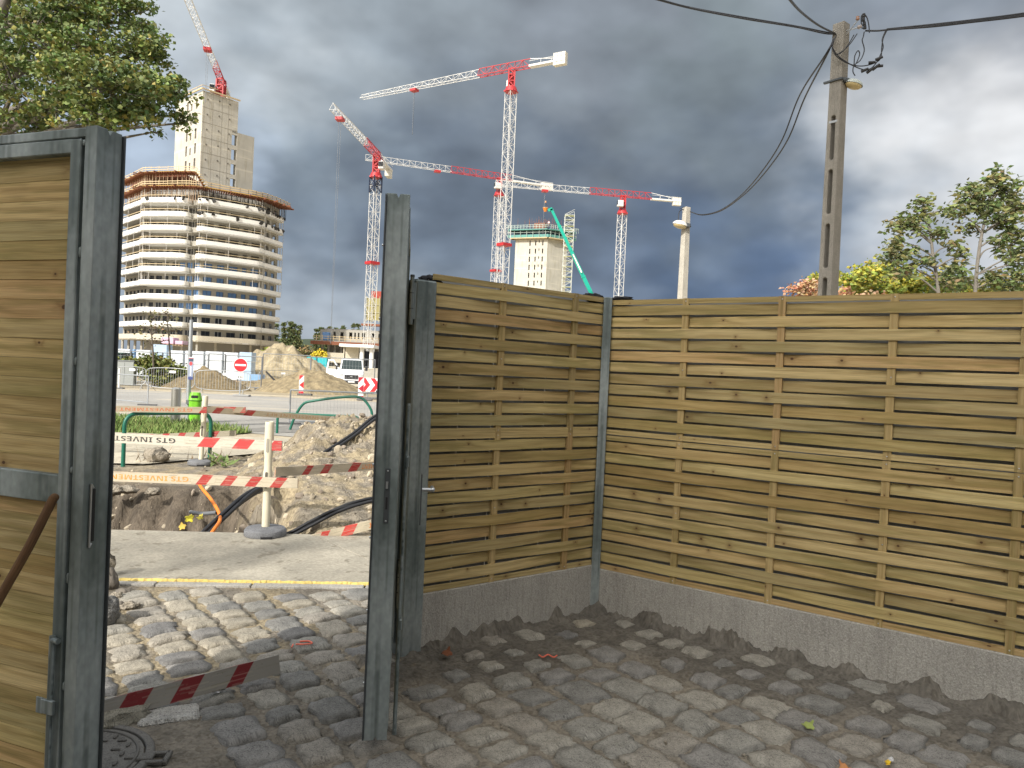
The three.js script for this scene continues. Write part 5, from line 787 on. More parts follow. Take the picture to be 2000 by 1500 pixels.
      g.push(bar(a.clone().addScaledVector(inn, 0.3).setY(a.y + 0.2), b.clone().addScaledVector(inn, 0.3).setY(b.y + 0.2), 1.6, 0.1));
    }
    part('formwork_beams', gb, m, o).userData.kind = 'stuff'; part('formwork_deck', g, ochre, o); part('formwork_props', gp, propMat, o).userData.kind = 'stuff'; part('formwork_railing', gr, ply, o).userData.kind = 'stuff';
  }
  part('top_slab', flat([[-97, -189], [-86.5, -177], [-77, -174.8], [-77, -200], [-88, -200]], yF + 3.2, yF + 3.6), rust, o); part('upper_slab', flat(plan, yF + 0.1, yF + 0.4), slabGrey, o);
  // the core: left face, right face, lower wing
  const c0 = at(392, 300, 182), tTop = at(392, 176, 182).y, r = V(0.66, 0, -0.751), l = V(-0.751, 0, -0.66), W1 = 9.3, W2 = 14, Q = (a, b, y) => V(c0.x + r.x * a + l.x * b, y, c0.z + r.z * a + l.z * b), turn = Math.atan2(0.751, 0.66);
  const blk = (a0, a1, b0, b1, ya, yb) => { const c = Q((a0 + a1) / 2, (b0 + b1) / 2, (ya + yb) / 2); return bx(a1 - a0, yb - ya, b1 - b0, c.x, c.y, c.z, turn); };
  const base = 30;
  part('core_wall', blk(0, W1 - 1.6, 0, 0.5, base, tTop), bareConc, o); part('core_wall', blk(0, W1 - 1.6, W2 - 0.5, W2, base, tTop - 0.3), bareConc, o); part('core_wall', blk(W1 - 2.1, W1 - 1.6, 0.5, W2 - 0.5, base, tTop - 0.3), bareConc, o);
  // right end: strip with open slots you see the sky through, then the lower wing
  const st = 3.6; for (let y = base, k = 0; y < tTop - 8; y += st, k++) part('lintel', blk(W1 - 1.6, W1 - 0.2, 0, 0.5, y + 2.6, y + st), bareConc, o); part('lintel', blk(W1 - 1.6, W1 - 0.2, 0, 0.5, tTop - 8, tTop - 0.1), bareConc, o);
  part('core_wing', blk(W1 - 0.2, W1 + 4.4, 0, 1.3, base, at(470, 262, 190).y), bareConcB, o);
  // left face in piers, with narrow window slots
  const gl = [], slots = [[2.6, 3.5], [5.2, 5.9], [7.2, 8.1]], low = base; let s = 0.5;
  for (const [p, q] of [...slots, [W2 - 0.5, W2 - 0.5]]) { gl.push(blk(0, 0.5, s, p, low, tTop - 0.05)); s = q; }
  for (const [p, q] of slots) for (let y = low; y < tTop - 2; y += st) gl.push(blk(0, 0.5, p, q, y + (p > 5 && p < 6 ? 1.7 : 2.5), Math.min(tTop - 0.1, y + st)));
  part('core_wall', gl, bareConc, o); part('core_floor', blk(4, W1 - 2.2, 0.6, W2 - 0.6, base, tTop - 6), slabGrey, o);
  const jb = []; for (let y = base + st; y < tTop; y += st) jb.push(blk(-0.03, W1 - 1.6, -0.03, 0, y - 0.06, y + 0.03)); for (const x of [2.5, 4.9, 6.6]) jb.push(blk(x - 0.04, x + 0.04, -0.025, 0, base, tTop)); part('panel_joints', jb, mat({ color: C3(0.3, 0.28, 0.24), roughness: 0.95 }), o).userData.kind = 'stuff';
  const ties = []; for (let y = base + 2; y < tTop; y += st) for (const x of [1.2, 4.2, 6.9]) { const c = Q(x, -0.06, y + (x > 4 ? 0.4 : 0)); ties.push(bx(0.32, 0.32, 0.12, c.x, c.y, c.z, turn)); } part('tie_boxes', ties, mat({ color: C3(0.16, 0.15, 0.13), roughness: 0.9 }), o).userData.kind = 'stuff';
  part('core_railing', [bar(Q(-0.4, -0.4, tTop + 0.3), Q(W1, -0.4, tTop + 0.2), 0.35, 0.3), bar(Q(-0.4, -0.4, tTop + 0.35), Q(-0.4, W2, tTop + 0.35), 0.3, 0.35), bar(Q(-0.4, -0.4, tTop + 1.1), Q(3.5, -0.4, tTop + 1.1), 0.12), bar(Q(-0.4, -0.4, tTop + 1.1), Q(-0.4, W2, tTop + 1.1), 0.12)], ply, o);
  const reb = []; for (let i = 0; i < 60; i++) { const c = Q(W1 + 6 + hash(i, 1, 2) * 8, 1 + hash(i, 2, 2) * 4, yF + 1); reb.push(bx(0.05, 1.4 + hash(i, 3, 3), 0.05, c.x, yF + 1.2, c.z)); } part('rebar', reb, rust, o).userData.kind = 'stuff';
}
/* far tower with green climbing platform */
{
  const o = thing('concrete_tower', 'bare concrete tower with a green climbing platform on top', 'tower block');
  const e = at(1065, 570, 300), top = at(1065, 466, 300).y, r = V(0.86, 0, -0.51), l = V(-0.93, 0, -0.37), W1 = 9.4, W2 = 13.6, Q = (a, b, y) => V(e.x + r.x * a + l.x * b, y, e.z + r.z * a + l.z * b);
  const tr = Math.atan2(0.51, 0.86), tl = Math.atan2(-0.37, 0.93);
  const face = (D, t, W, cols, m, nameW, off) => { const g = [], st = 3.18; let s = 0; const N = V(Math.sin(t), 0, Math.cos(t)); const blk = (s0, s1, ya, yb) => { const c = V(e.x + D.x * (s0 + s1) / 2 - N.x * 0.2, (ya + yb) / 2, e.z + D.z * (s0 + s1) / 2 - N.z * 0.2); g.push(bx(s1 - s0, yb - ya, 0.4, c.x, c.y, c.z, t)); }; for (const [p, q, h] of [...cols, [W, W, 0]]) { if (p > s) blk(s, p, 0, top); if (h) for (let y = top - 0.6; y > 3; y -= st) blk(p, q, y - st, y - h); if (h) blk(p, q, top - 0.6, top); s = q; } part(nameW, g, m, o); };
  face(l, tl, W2, [[1.7, 2.2, 2.0], [3.3, 3.65, 0.9], [4.7, 5.2, 2.0], [7.1, 7.6, 2.1]], bareConc, 'front_wall'); face(r, tr, W1, [[7.4, 7.9, 2.0]], bareConcB, 'side_wall');
  const fl = []; for (let y = top - 0.7; y > 4; y -= 3.18) fl.push(flat([[Q(0.6, 0.6).x, Q(0.6, 0.6).z], [Q(W1 - 0.3, 0.6).x, Q(W1 - 0.3, 0.6).z], [Q(W1 - 0.3, W2 - 0.3).x, Q(W1 - 0.3, W2 - 0.3).z], [Q(0.6, W2 - 0.3).x, Q(0.6, W2 - 0.3).z]], y, y + 0.2)); part('floor_slab', fl, slabGrey, o).userData.kind = 'stuff';
  part('back_wall', [bar(Q(1.2, W2 - 0.3, top / 2), Q(W1, W2 - 0.3, top / 2), 0.3, top), bar(Q(W1 - 0.2, 0.8, top / 2), Q(W1 - 0.2, W2 - 0.4, top / 2), 0.3, top)], slabGrey, o);
  const green = mat({ color: C3(0.1, 0.27, 0.24), roughness: 0.7 }), pg = mat({ color: C3(0.42, 0.5, 0.44), roughness: 0.7 }), navy = mat({ color: C3(0.02, 0.035, 0.07), roughness: 0.6 });
  const ring = (out, y, h, w) => { const A = Q(-out, -out, y), B = Q(W1 + out, -out, y), C = Q(W1 + out, W2 + out, y), D = Q(-out, W2 + out, y); return [bar(A, B, w, h), bar(B, C, w, h), bar(C, D, w, h), bar(D, A, w, h)]; };
  part('platform_deck', [...ring(1.0, top + 0.2, 0.3, 2.4)], ply, o); part('platform_deck', ring(1.4, top + 3.4, 0.35, 3), green, o); part('formwork', ring(0.3, top + 1.9, 2.4, 0.6), navy, o); part('platform_screen', [...ring(1.9, top + 1.0, 1.1, 0.1)], green, o);
  const rails = [...ring(2.4, top + 4.6, 0.12, 0.12), ...ring(2.4, top + 5.3, 0.12, 0.12), ...ring(2.1, top + 2.4, 0.12, 0.12)]; for (let i = 0; i <= 14; i++) for (const [a, b] of [[lerp(-2.4, W1 + 2.4, i / 14), -2.4], [-2.4, lerp(-2.4, W2 + 2.4, i / 14)]]) { rails.push(bar(Q(a, b, top + 3.4), Q(a, b, top + 5.4), 0.13)); if (i % 2) rails.push(bar(Q(a, b, top + 3.4), Q(a, b, top + 0.4), 0.14)); } part('platform_railing', rails, pg, o).userData.kind = 'stuff';
  part('deck_shed', bx(4.6, 2.4, 3, Q(2, 5, 0).x, top + 5.2, Q(2, 5, 0).z, tl), mat({ color: C3(0.2, 0.1, 0.07), roughness: 0.8 }), o);
  const reb = []; for (let i = 0; i < 36; i++) { const a = hash(i, 1, 9) * W1, b = hash(i, 2, 9) * W2, c = Q(a, b, 0); reb.push(bx(0.08, 2 + hash(i, 3, 9) * 4, 0.08, c.x, top + 6.5, c.z)); } part('rebar', reb, rust, o).userData.kind = 'stuff';
  const s = thing('scaffold_stair', 'tall scaffold stair tower beside the bare concrete tower', 'scaffolding'), sb = at(1097, 575, 296), sy = at(1104, 418, 296).y, g = [], pl = [], sw = 3.6;
  for (const [a, b] of [[0, 0], [1, 0], [1, 1], [0, 1]]) { g.push(bar(V(sb.x + a * sw, 0, sb.z - b * sw), V(sb.x + a * sw, sy, sb.z - b * sw), 0.16)); }
  for (let y = 1, k = 0; y < sy; y += 2, k++) { const c = (a, b, yy) => V(sb.x + a * sw, yy, sb.z - b * sw); g.push(bar(c(0, 0, y), c(1, 0, y), 0.1), bar(c(1, 0, y), c(1, 1, y), 0.1), bar(c(0, 1, y), c(1, 1, y), 0.1), bar(c(0, 0, y), c(0, 1, y), 0.1), bar(c(k % 2, 0, y), c(1 - (k % 2), 0, y + 2), 0.12), bar(c(k % 2, 1, y), c(1 - (k % 2), 1, y + 2), 0.12), bar(c(1, k % 2, y), c(1, 1 - (k % 2), y + 2), 0.1)); pl.push(bx(sw, 0.12, 1.3, sb.x + sw / 2, y, sb.z - (k % 2 ? 0.7 : sw - 0.7))); }
  part('tubes', g, mat({ color: C3(0.52, 0.54, 0.5), roughness: 0.5 }), s); part('landings', pl, mat({ color: C3(0.55, 0.55, 0.22), roughness: 0.7 }), s);
}
/* podium block, wrapped tower and white canopy at the middle gate leaf */
{
  const o = thing('podium_building', 'low grey concrete block under construction left of the middle gate leaf', 'building'), z = 205, P = (px, py) => at(px, py, z);
  const xl = P(632, 690).x, xr = P(840, 690).x, y0 = P(690, 668).y, y1 = P(690, 646).y, g = [], wd = 3.1; const op = [[640, 646], [651, 656], [665, 671], [682, 688], [692, 695], [699, 702], [707, 713], [726, 731], [739, 746], [752, 758]].map(([a, b]) => [P(a, 660).x, P(b, 660).x]);
  let s = P(647, 660).x - 3; const yl = y0 + 0.9, yt = y1 - 0.5; for (const [a, b] of [...op.slice(1), [xr, xr]]) { g.push(bx(a - s, y1 - y0, 0.4, (a + s) / 2, (y0 + y1) / 2, -z)); if (b > a) { g.push(bx(b - a, yl - y0, 0.4, (a + b) / 2, (y0 + yl) / 2, -z), bx(b - a, y1 - yt, 0.4, (a + b) / 2, (y1 + yt) / 2, -z)); } s = b; }
  part('upper_wall', g, bareConcB, o); part('roof_slab', bx(xr - xl, 0.3, 14, (xl + xr) / 2, y1 + 0.15, -z - 7), slabGrey, o); part('back_wall', bx(xr - xl, y1 - y0, 0.4, (xl + xr) / 2, (y0 + y1) / 2, -z - 8), slabGrey, o);
  part('deck_slab', bx(xr - xl + 4, 0.5, 18, (xl + xr) / 2, y0 - 0.3, -z - 5), slabGrey, o); part('edge_formwork', bx(xr - xl + 5, 0.9, 0.5, (xl + xr) / 2, y0 - 0.7, -z + 4.2), rust, o);
  const rl = [bx(xr - xl + 4, 0.12, 0.1, (xl + xr) / 2, y0 + 1.1, -z + 4), bx(xr - xl + 4, 0.12, 0.1, (xl + xr) / 2, y0 + 0.5, -z + 4)]; for (let x = xl - 1; x < xr; x += 1.5) rl.push(bx(0.14, 1.5, 0.14, x, y0 + 0.6, -z + 4)); part('railing', rl, ply, o);
  for (let i = 0; i < 18; i++) part('column', bx(0.5, y0 - 1, 0.5, lerp(xl, xr, i / 17), (y0 - 1) / 2, -z + 1.5), bareConcB, o); part('recess_wall', bx(xr - xl, y0 - 1, 0.3, (xl + xr) / 2, (y0 - 1) / 2, -z - 4), slabGrey, o); part('white_wall', bx(xr - xl + 2, 2.6, 0.3, (xl + xr) / 2 + 1, 4.0, -z + 4.5), cream, o);
  part('site_toilet', [bev(1.9, 2.2, 1.6, 0.1, P(641, 660).x, y0 + 1.1, -z + 2)], mat({ color: C3(0.12, 0.25, 0.5), roughness: 0.5 }), o);
  const w = thing('wrapped_tower', 'scaffold tower wrapped in olive netting behind the middle gate leaf', 'scaffolding'), q = (px, py) => at(px, py, 198), xa = q(716, 600).x, xb = q(800, 600).x, net = mat({ color: C3(0.3, 0.27, 0.12), roughness: 0.95 });
  const ya = q(720, 625).y, yb = q(720, 582).y; part('netting', [bx(xb - xa, yb - ya, 0.15, (xa + xb) / 2, (ya + yb) / 2, -198), bx(0.15, yb - ya, 8, xa, (ya + yb) / 2, -202)], net, w); part('concrete_core', bx(xb - xa - 4, ya, 7, (xa + xb) / 2 + 1.8, ya / 2, -203), bareConcB, w); const fr = []; for (let y = ya; y < yb; y += 2) fr.push(bx(xb - xa + 0.4, 0.14, 0.14, (xa + xb) / 2, y, -197.8)); for (let x = xa; x < xb; x += 1.7) fr.push(bx(0.14, yb - ya + 1, 0.14, x, (ya + yb) / 2, -197.75)); part('scaffold_frame', fr, mat({ color: C3(0.4, 0.38, 0.25), roughness: 0.7 }), w); part('red_shutter', bx(5.5, 2.6, 0.6, q(737, 578).x + 1, q(737, 578).y, -199), mat({ color: C3(0.33, 0.06, 0.04), roughness: 0.8 }), w); part('low_deck', bx(7, 0.5, 3, q(735, 636).x, q(735, 636).y, -197), rust, w);
  const c = thing('white_canopy', 'small white building with a flat canopy roof on columns behind the van', 'building'), k = (px, py) => at(px, py, 110), cx0 = k(666, 676).x, cx1 = k(733, 676).x, cy = k(700, 676).y; part('roof', bev(cx1 - cx0, 0.42, 5.5, 0.05, (cx0 + cx1) / 2, cy, -111.5), whitePaint, c);
  part('wall', [bx(k(698, 690).x - k(670, 690).x, cy, 0.3, (k(698, 690).x + k(670, 690).x) / 2, cy / 2, -111), bx(0.3, cy, 3.5, k(670, 690).x, cy / 2, -112.6)], cream, c); for (const px of [707, 726]) part('column', cyl(V(k(px, 690).x, 0, -110), V(k(px, 690).x, cy, -110), 0.32, 0.32, 14), whitePaint, c); part('dark_glazing', bx(5, cy - 0.6, 0.1, k(716, 690).x, (cy - 0.6) / 2, -113.4), winDark, c); part('plinth', bx(7, 1.3, 0.4, k(714, 690).x + 1, 0.65, -109), cream, c);
  const lw = thing('low_wall', 'low grey concrete wall behind the van', 'wall'); part('wall', bx(26, 1.5, 0.4, k(720, 690).x + 4, 0.75, -92), wallGrey, lw); part('coping', bx(26.2, 0.12, 0.5, k(720, 690).x + 4, 1.56, -92), cream, lw);
}
/* ---- tower cranes ---- */
const craneWhite = mat({ color: C3(0.62, 0.62, 0.6), roughness: 0.5 }), craneRed = mat({ color: C3(0.4, 0.025, 0.03), roughness: 0.5 }), craneNavy = mat({ color: C3(0.02, 0.03, 0.06), roughness: 0.5 }), weightMat = mat({ color: C3(0.62, 0.6, 0.54), roughness: 0.9 });
function lattice(a, b, w, h, bay, leg, dia, tri = false, taper = 1) {   // box or triangular truss from a to b
  const d = b.clone().sub(a), L = d.length(); d.normalize(); const side = Math.abs(d.y) > 0.9 ? V(1, 0, 0) : V(0, 1, 0).cross(d).normalize(), up = d.clone().cross(side).normalize(), g = [], n = Math.max(1, Math.round(L / bay));
  const P = (t, i) => { const k = lerp(1, taper, t), c = a.clone().lerp(b, t); if (tri) return c.addScaledVector(side, [w / 2, -w / 2, 0][i]).addScaledVector(up, [0, 0, h * k][i]); return c.addScaledVector(side, ([1, 1, -1, -1][i] * w) / 2).addScaledVector(up, ([1, -1, -1, 1][i] * h) / 2); }, m = tri ? 3 : 4;
  for (let i = 0; i < m; i++) g.push(bar(P(0, i), P(1, i), leg));
  for (let k = 0; k < n; k++) for (let i = 0; i < m; i++) { const j = (i + 1) % m, t0 = k / n, t1 = (k + 1) / n; g.push((k + i) % 2 ? bar(P(t0, i), P(t1, j), dia) : bar(P(t0, j), P(t1, i), dia)); g.push(bar(P(t1, i), P(t1, j), dia)); }
  return g;
}
function crane(label, c) {
  const o = thing('tower_crane', label, 'tower crane', [c.x, 0, c.z], 0, 'tower cranes'), H = c.h, yaw = Math.atan2(c.jx, c.jz), J = V(Math.sin(yaw), 0, Math.cos(yaw)), w = c.w || 2.0, X = (s, y, q = 0) => V(J.x * s + J.z * q, y, J.z * s - J.x * q);
  const y0 = c.y0 || 0, mast = lattice(V(0, y0, 0), V(0, H - 5.2, 0), w, w, 2.1, 0.13, 0.06).map((g) => g.rotateY(c.turn ?? 0.6)); if (H - 5.2 > y0 + 1) part('mast', mast, craneWhite, o);
  if (c.navy) part('mast_top', lattice(V(0, H - 9, 0), V(0, H - 5, 0), w + 0.15, w + 0.15, 2, 0.28, 0.16).map((g) => g.rotateY(c.turn ?? 0.6)), craneNavy, o);
  for (const y of c.bands || []) part('tie_collar', bx(w + 0.7, 0.7, w + 0.7, 0, y, 0, c.turn ?? 0.6), craneRed, o);
  part('slewing_ring', [new THREE.CylinderGeometry(w * 0.62, w * 0.82, 1.2, 16).translate(0, H - 4.7, 0), bx(w * 1.3, 0.35, w * 1.3, 0, H - 5.2, 0, yaw)], craneRed, o);
  part('slewing_head', [...lattice(V(0, H - 4.2, 0), V(0, H + 0.2, 0), w * 0.72, w * 0.72, 1.5, 0.3, 0.22), bx(w * 0.5, 2.6, w * 0.4, 0, H - 2.2, 0, yaw)], craneRed, o);
  part('jib_root', lattice(X(-c.root[0], H), X(c.root[1], H), 1.5, 1.9, 2.0, 0.15, 0.08, true), craneRed, o);
  const jib = part('jib', lattice(X(c.root[1], H), X(c.jib, H), 1.4, 1.75, 1.9, 0.1, 0.05, true, c.taper ?? 0.55), craneWhite, o);
  part('trolley', [bx(1.6, 0.6, 1.8, X(c.trol, 0).x, H - 0.4, X(c.trol, 0).z, yaw)], craneRed, o);
  if (c.rope) part('hoist_rope', [cyl(X(c.trol, H - 0.4, 0.25), X(c.trol, H - c.rope, 0.05), 0.035, 0.035, 5), cyl(X(c.trol, H - 0.4, -0.25), X(c.trol, H - c.rope, -0.05), 0.035, 0.035, 5)], galvDark, o);
  part('counter_jib', [bar(X(-c.root[0], H), X(-c.cj, H), 1.5, 0.45), bar(X(-c.root[0], H + 1.9), X(-c.cj, H + 0.5), 0.14), ...[0.3, 0.6].map((t) => bar(X(-lerp(c.root[0], c.cj, t), H), X(-lerp(c.root[0], c.cj, t), H + 1.5 - t), 0.12)), bar(X(-c.root[0], H + 1.1, 0.7), X(-c.cj, H + 1.1, 0.7), 0.07)], craneWhite, o);
  for (let i = 0; i < 3; i++) part('counterweight', bev(c.cw[0] / 3 - 0.06, c.cw[1], 1.3, 0.06, 0, 0, 0, Math.PI / 2).rotateY(yaw).translate(X(-c.cj + 0.4 + (i * c.cw[0]) / 3, 0).x, H + c.cw[2], X(-c.cj + 0.4 + (i * c.cw[0]) / 3, 0).z), weightMat, o);
  const cs = c.cab || 1; const cab = part('cab', bev(1.3, 1.9, 1.8, 0.15, 0, 0, 0, yaw).translate(X(1.3, 0, cs * 1.7).x, H - 2.6, X(1.3, 0, cs * 1.7).z), craneWhite, o); part('cab_window', bev(1.16, 1.1, 0.1, 0.02, 0, 0, 0, yaw).translate(X(2.24, 0, cs * 1.7).x, H - 2.4, X(2.24, 0, cs * 1.7).z), winDark, cab);
  return o;
}
function craneAt(label, px, py, z, tip, c) {                   // py: jib foot line at the mast; tip: a pixel on the jib tip at the same height
  const m = at(px, py, z), r = ray(...tip), t = (m.y - camera.position.y) / r.y, T = r.multiplyScalar(t).add(camera.position), d = T.clone().sub(m);
  const J = Math.hypot(d.x, d.z); return crane(label, { x: m.x, z: m.z, h: m.y, jx: d.x, jz: d.z, jib: J, ...c, trol: c.trol * J });
}
craneAt('tallest tower crane in the middle of the sky', 1000, 137, 184, [706, 193], { root: [5, 9.5], cj: 14.5, trol: 0.62, rope: 12, cw: [3.2, 2.9, 0.4], bands: [at(980, 478, 184).y], turn: 0.7, cab: -1, taper: 0.6 });
craneAt('left tower crane with a navy mast top and its jib pointing towards us', 736, 306, 190, [650, 214], { root: [3.5, 9], cj: 13, trol: 0.86, rope: 48, cw: [3, 2.4, -0.9], navy: true, bands: [at(729, 514, 190).y], turn: 0.75, taper: 0.8 });
craneAt('tower crane half hidden behind the tallest crane', 976, 350, 240, [714, 312], { root: [4, 16], cj: 18, trol: 0.48, cw: [4, 2.2, -0.2], bands: [at(968, 529, 240).y], turn: 0.7, cab: 1, taper: 0.9 });
craneAt('right tower crane holding the orange concrete skip', 1217, 384, 232, [968, 362], { root: [9, 10.5], cj: 18.5, trol: 0.62, rope: 14, cw: [2.6, 2.5, -0.1], turn: 0.7, cab: 1, taper: 0.9 });
craneAt('red-footed tower crane standing on the apartment tower core', 432, 158, 188, [357, -24], { root: [4, 8], cj: 11, trol: 0.42, rope: 12, cw: [3, 2.2, -1.2], turn: 0.5, w: 2.3, y0: at(432, 190, 188).y, cab: -1, taper: 1 });
{
  const q = at(1065, 409, 222), o = thing('concrete_skip', 'orange concrete skip hanging beside the green boom', 'skip', [q.x, q.y, q.z], 0.3); part('bucket', new THREE.CylinderGeometry(0.75, 0.35, 1.1, 18).translate(0, -0.1, 0), mat({ color: C3(0.7, 0.22, 0.03), roughness: 0.6 }), o); part('rim', new THREE.TorusGeometry(0.75, 0.07, 6, 18).rotateX(Math.PI / 2).translate(0, 0.45, 0), mat({ color: C3(0.75, 0.5, 0.25), roughness: 0.6 }), o); part('bail', tube([V(-0.7, 0.4, 0), V(0, 2.0, 0), V(0.7, 0.4, 0)], 0.05, 16, 6), steelDark, o); part('hook_block', bev(0.4, 0.6, 0.3, 0.08, 0, 2.2, 0), mat({ color: C3(0.6, 0.3, 0.15), roughness: 0.6 }), o);
  const a = at(1231, 735, 250), b = at(1077, 409, 250), g = thing('telescopic_boom', 'long turquoise telescopic crane boom in front of the bare tower', 'mobile crane'), teal = mat({ color: C3(0.0, 0.33, 0.24), roughness: 0.45 }); const S = (t) => a.clone().lerp(b, t); let t0 = 0; [0.42, 0.6, 0.76, 0.9, 1].forEach((t, i) => { part('boom_section', bar(S(t0), S(t), 1.25 - i * 0.13, 1.35 - i * 0.13), teal, g); part('boom_collar', bar(S(t - 0.008), S(t + 0.002), 1.42 - i * 0.13, 1.5 - i * 0.13), teal, g); t0 = t; }); part('boom_head', [bx(1.5, 0.9, 0.9, b.x - 0.4, b.y - 0.1, b.z, 0, 0, 0.5)], teal, g); part('letters', [bar(S(0.62), S(0.73), 1.0, 0.4), bar(S(0.36), S(0.41), 1.3, 0.4)].map((q) => q.translate(0, 0.0, 0.42)), whitePaint, g);
  const hk = part('hook_line', cyl(b, b.clone().add(V(-0.6, -5.5, 0)), 0.05, 0.05, 5), steelDark, g); part('hook_ball', new THREE.SphereGeometry(0.42, 12, 8).translate(b.x - 0.6, b.y - 4.4, b.z), mat({ color: C3(0.7, 0.5, 0.5), roughness: 0.5 }), hk);
  part('carrier', bev(12, 2.4, 2.8, 0.2, a.x, 1.6, a.z, 0.8), teal, g);
}

/* ================= trees ================= */
function taper(pts, r0, r1, seg = 10, rad = 7) {
  const cv = new THREE.CatmullRomCurve3(pts), fr = cv.computeFrenetFrames(seg), pos = [], nor = [], uv = [], idx = [];
  for (let i = 0; i <= seg; i++) { const t = i / seg, p = cv.getPointAt(t), r = lerp(r0, r1, t); for (let j = 0; j <= rad; j++) { const a = (j / rad) * Math.PI * 2, n = fr.normals[i].clone().multiplyScalar(Math.cos(a)).addScaledVector(fr.binormals[i], Math.sin(a)); pos.push(p.x + n.x * r, p.y + n.y * r, p.z + n.z * r); nor.push(n.x, n.y, n.z); uv.push(j / rad, t * 4); } }
  for (let i = 0; i < seg; i++) for (let j = 0; j < rad; j++) { const a = i * (rad + 1) + j, b = a + rad + 1; idx.push(a, a + 1, b, a + 1, b + 1, b); }
  const g = new THREE.BufferGeometry(); g.setAttribute('position', new THREE.Float32BufferAttribute(pos, 3)); g.setAttribute('normal', new THREE.Float32BufferAttribute(nor, 3)); g.setAttribute('uv', new THREE.Float32BufferAttribute(uv, 2)); g.setIndex(idx); return g;
}
class Leaves {
  constructor(seed) { this.R = rng(seed); this.p = []; this.n = []; this.c = []; this.i = []; }
  add(x, y, z, L, W, col, dir) {                               // one folded leaf
    const R = this.R, a = R() * Math.PI * 2, e = (R() - 0.35) * 1.5; const d = dir || V(Math.cos(a) * Math.cos(e), -Math.sin(e) * 0.7, Math.sin(a) * Math.cos(e)).normalize(); let s = V(R() - 0.5, R() * 0.4, R() - 0.5).cross(d).normalize(); const n = s.clone().cross(d); if (n.y < 0) { n.negate(); s.negate(); }
    const o = this.p.length / 3, f = W * 0.3;
    const q = [[0, 0, 0], [0.45, 1, 1], [1, 0, 0], [0.45, -1, 1]]; for (const [t, u, k] of q) this.p.push(x + d.x * L * t + s.x * W * u + n.x * f * k, y + d.y * L * t + s.y * W * u + n.y * f * k, z + d.z * L * t + s.z * W * u + n.z * f * k);
    for (let k = 0; k < 4; k++) { const w = [0, 0.35, 0, -0.35][k]; this.n.push(n.x + s.x * -w, n.y + s.y * -w, n.z + s.z * -w); this.c.push(...col); } this.i.push(o, o + 1, o + 2, o, o + 2, o + 3);
  }
  geo() { const g = new THREE.BufferGeometry(); g.setAttribute('position', new THREE.Float32BufferAttribute(this.p, 3)); g.setAttribute('normal', new THREE.Float32BufferAttribute(this.n, 3)); g.setAttribute('color', new THREE.Float32BufferAttribute(this.c, 3)); g.setIndex(this.i); return g; }
}
const leafMat = new THREE.MeshPhysicalMaterial({ vertexColors: true, roughness: 0.75, side: THREE.DoubleSide, transmission: 0.25, thickness: 0 });
const leafFar = mat({ vertexColors: true, roughness: 0.85, side: THREE.DoubleSide });
const bark = mat({ color: C3(0.13, 0.11, 0.085), map: granMap, roughness: 0.95 }), barkGrey = mat({ color: C3(0.22, 0.2, 0.17), map: granMap, roughness: 0.95 });
function pick(cols, R) { const a = cols[Math.floor(R() * cols.length)], t = 0.75 + R() * 0.5; return [a[0] * t, a[1] * t, a[2] * t]; }
function tree(name, label, o) {                                // clumps: [x, y, z, r, leaves, (flat)]; each gets a limb from the trunk and twigs
  const T = thing(name, label, o.cat || 'tree', [0, 0, 0], 0, o.group), R = rng(o.seed), tr = o.trunk;
  part('trunk', taper(tr, o.r, o.r * 0.3, 16, 9), o.bark || bark, T);
  const limbs = [], lf = new Leaves(o.seed + 1), tc = new THREE.CatmullRomCurve3(tr);
  for (const [x, y, z, r, n, fl = 0.75] of o.clumps) {
    const c = V(x, y, z); let best = null, bd = 1e9; for (let t = 0.25; t <= 1; t += 0.05) { const p = tc.getPointAt(t), dd = p.distanceTo(c) + Math.max(0, p.y - c.y + 0.3) * 2; if (dd < bd) { bd = dd; best = p; } }
    const mid = best.clone().lerp(c, 0.5).add(V((R() - 0.5) * r * 0.5, r * 0.25, (R() - 0.5) * r * 0.5)); limbs.push(taper([best, mid, c], Math.min(o.r * 0.35, 0.03 + bd * 0.022) * (o.limb || 1), (o.limb || 1) * 0.012, 8, 6));
    const nt = Math.max(5, Math.round(n / (o.per || 26)));
    for (let k = 0; k < nt; k++) {
      const a = R() * 6.283, e = Math.asin(R() * 2 - 1), q = r * Math.pow(R(), 0.45), t = V(x + Math.cos(a) * Math.cos(e) * q, y + Math.sin(e) * q * fl, z + Math.sin(a) * Math.cos(e) * q);
      if (k < (o.twigs ?? 40)) limbs.push(taper([c, c.clone().lerp(t, 0.5).add(V(0, -q * 0.08, 0)), t], (o.limb || 1) * 0.014, (o.limb || 1) * 0.004, 3, 4));
      const m = Math.round(n / nt), sp = o.spread || 0.2, ct = pick(o.cols, R);
      for (let i = 0; i < m; i++) { const g = () => (R() + R() + R() - 1.5) * sp, s = o.leaf * (0.65 + R() * 0.7), cc = R() < 0.6 ? ct.map((v) => v * (0.8 + R() * 0.4)) : pick(o.cols, R); lf.add(t.x + g(), t.y + g() * 0.7, t.z + g(), s, s * (o.aspect || 0.36), cc); }
    }
  }
  part('branches', limbs, o.bark || bark, T).userData.kind = 'stuff'; const f = part('crown', lf.geo(), o.far ? leafFar : leafMat, T); f.userData.kind = 'stuff'; return T;
}
const clumpAt = (list, k = 1) => list.map(([px, py, z, r, n, fl]) => { const p = at(px, py, z); return [p.x, p.y, p.z, r, n * k, fl]; });
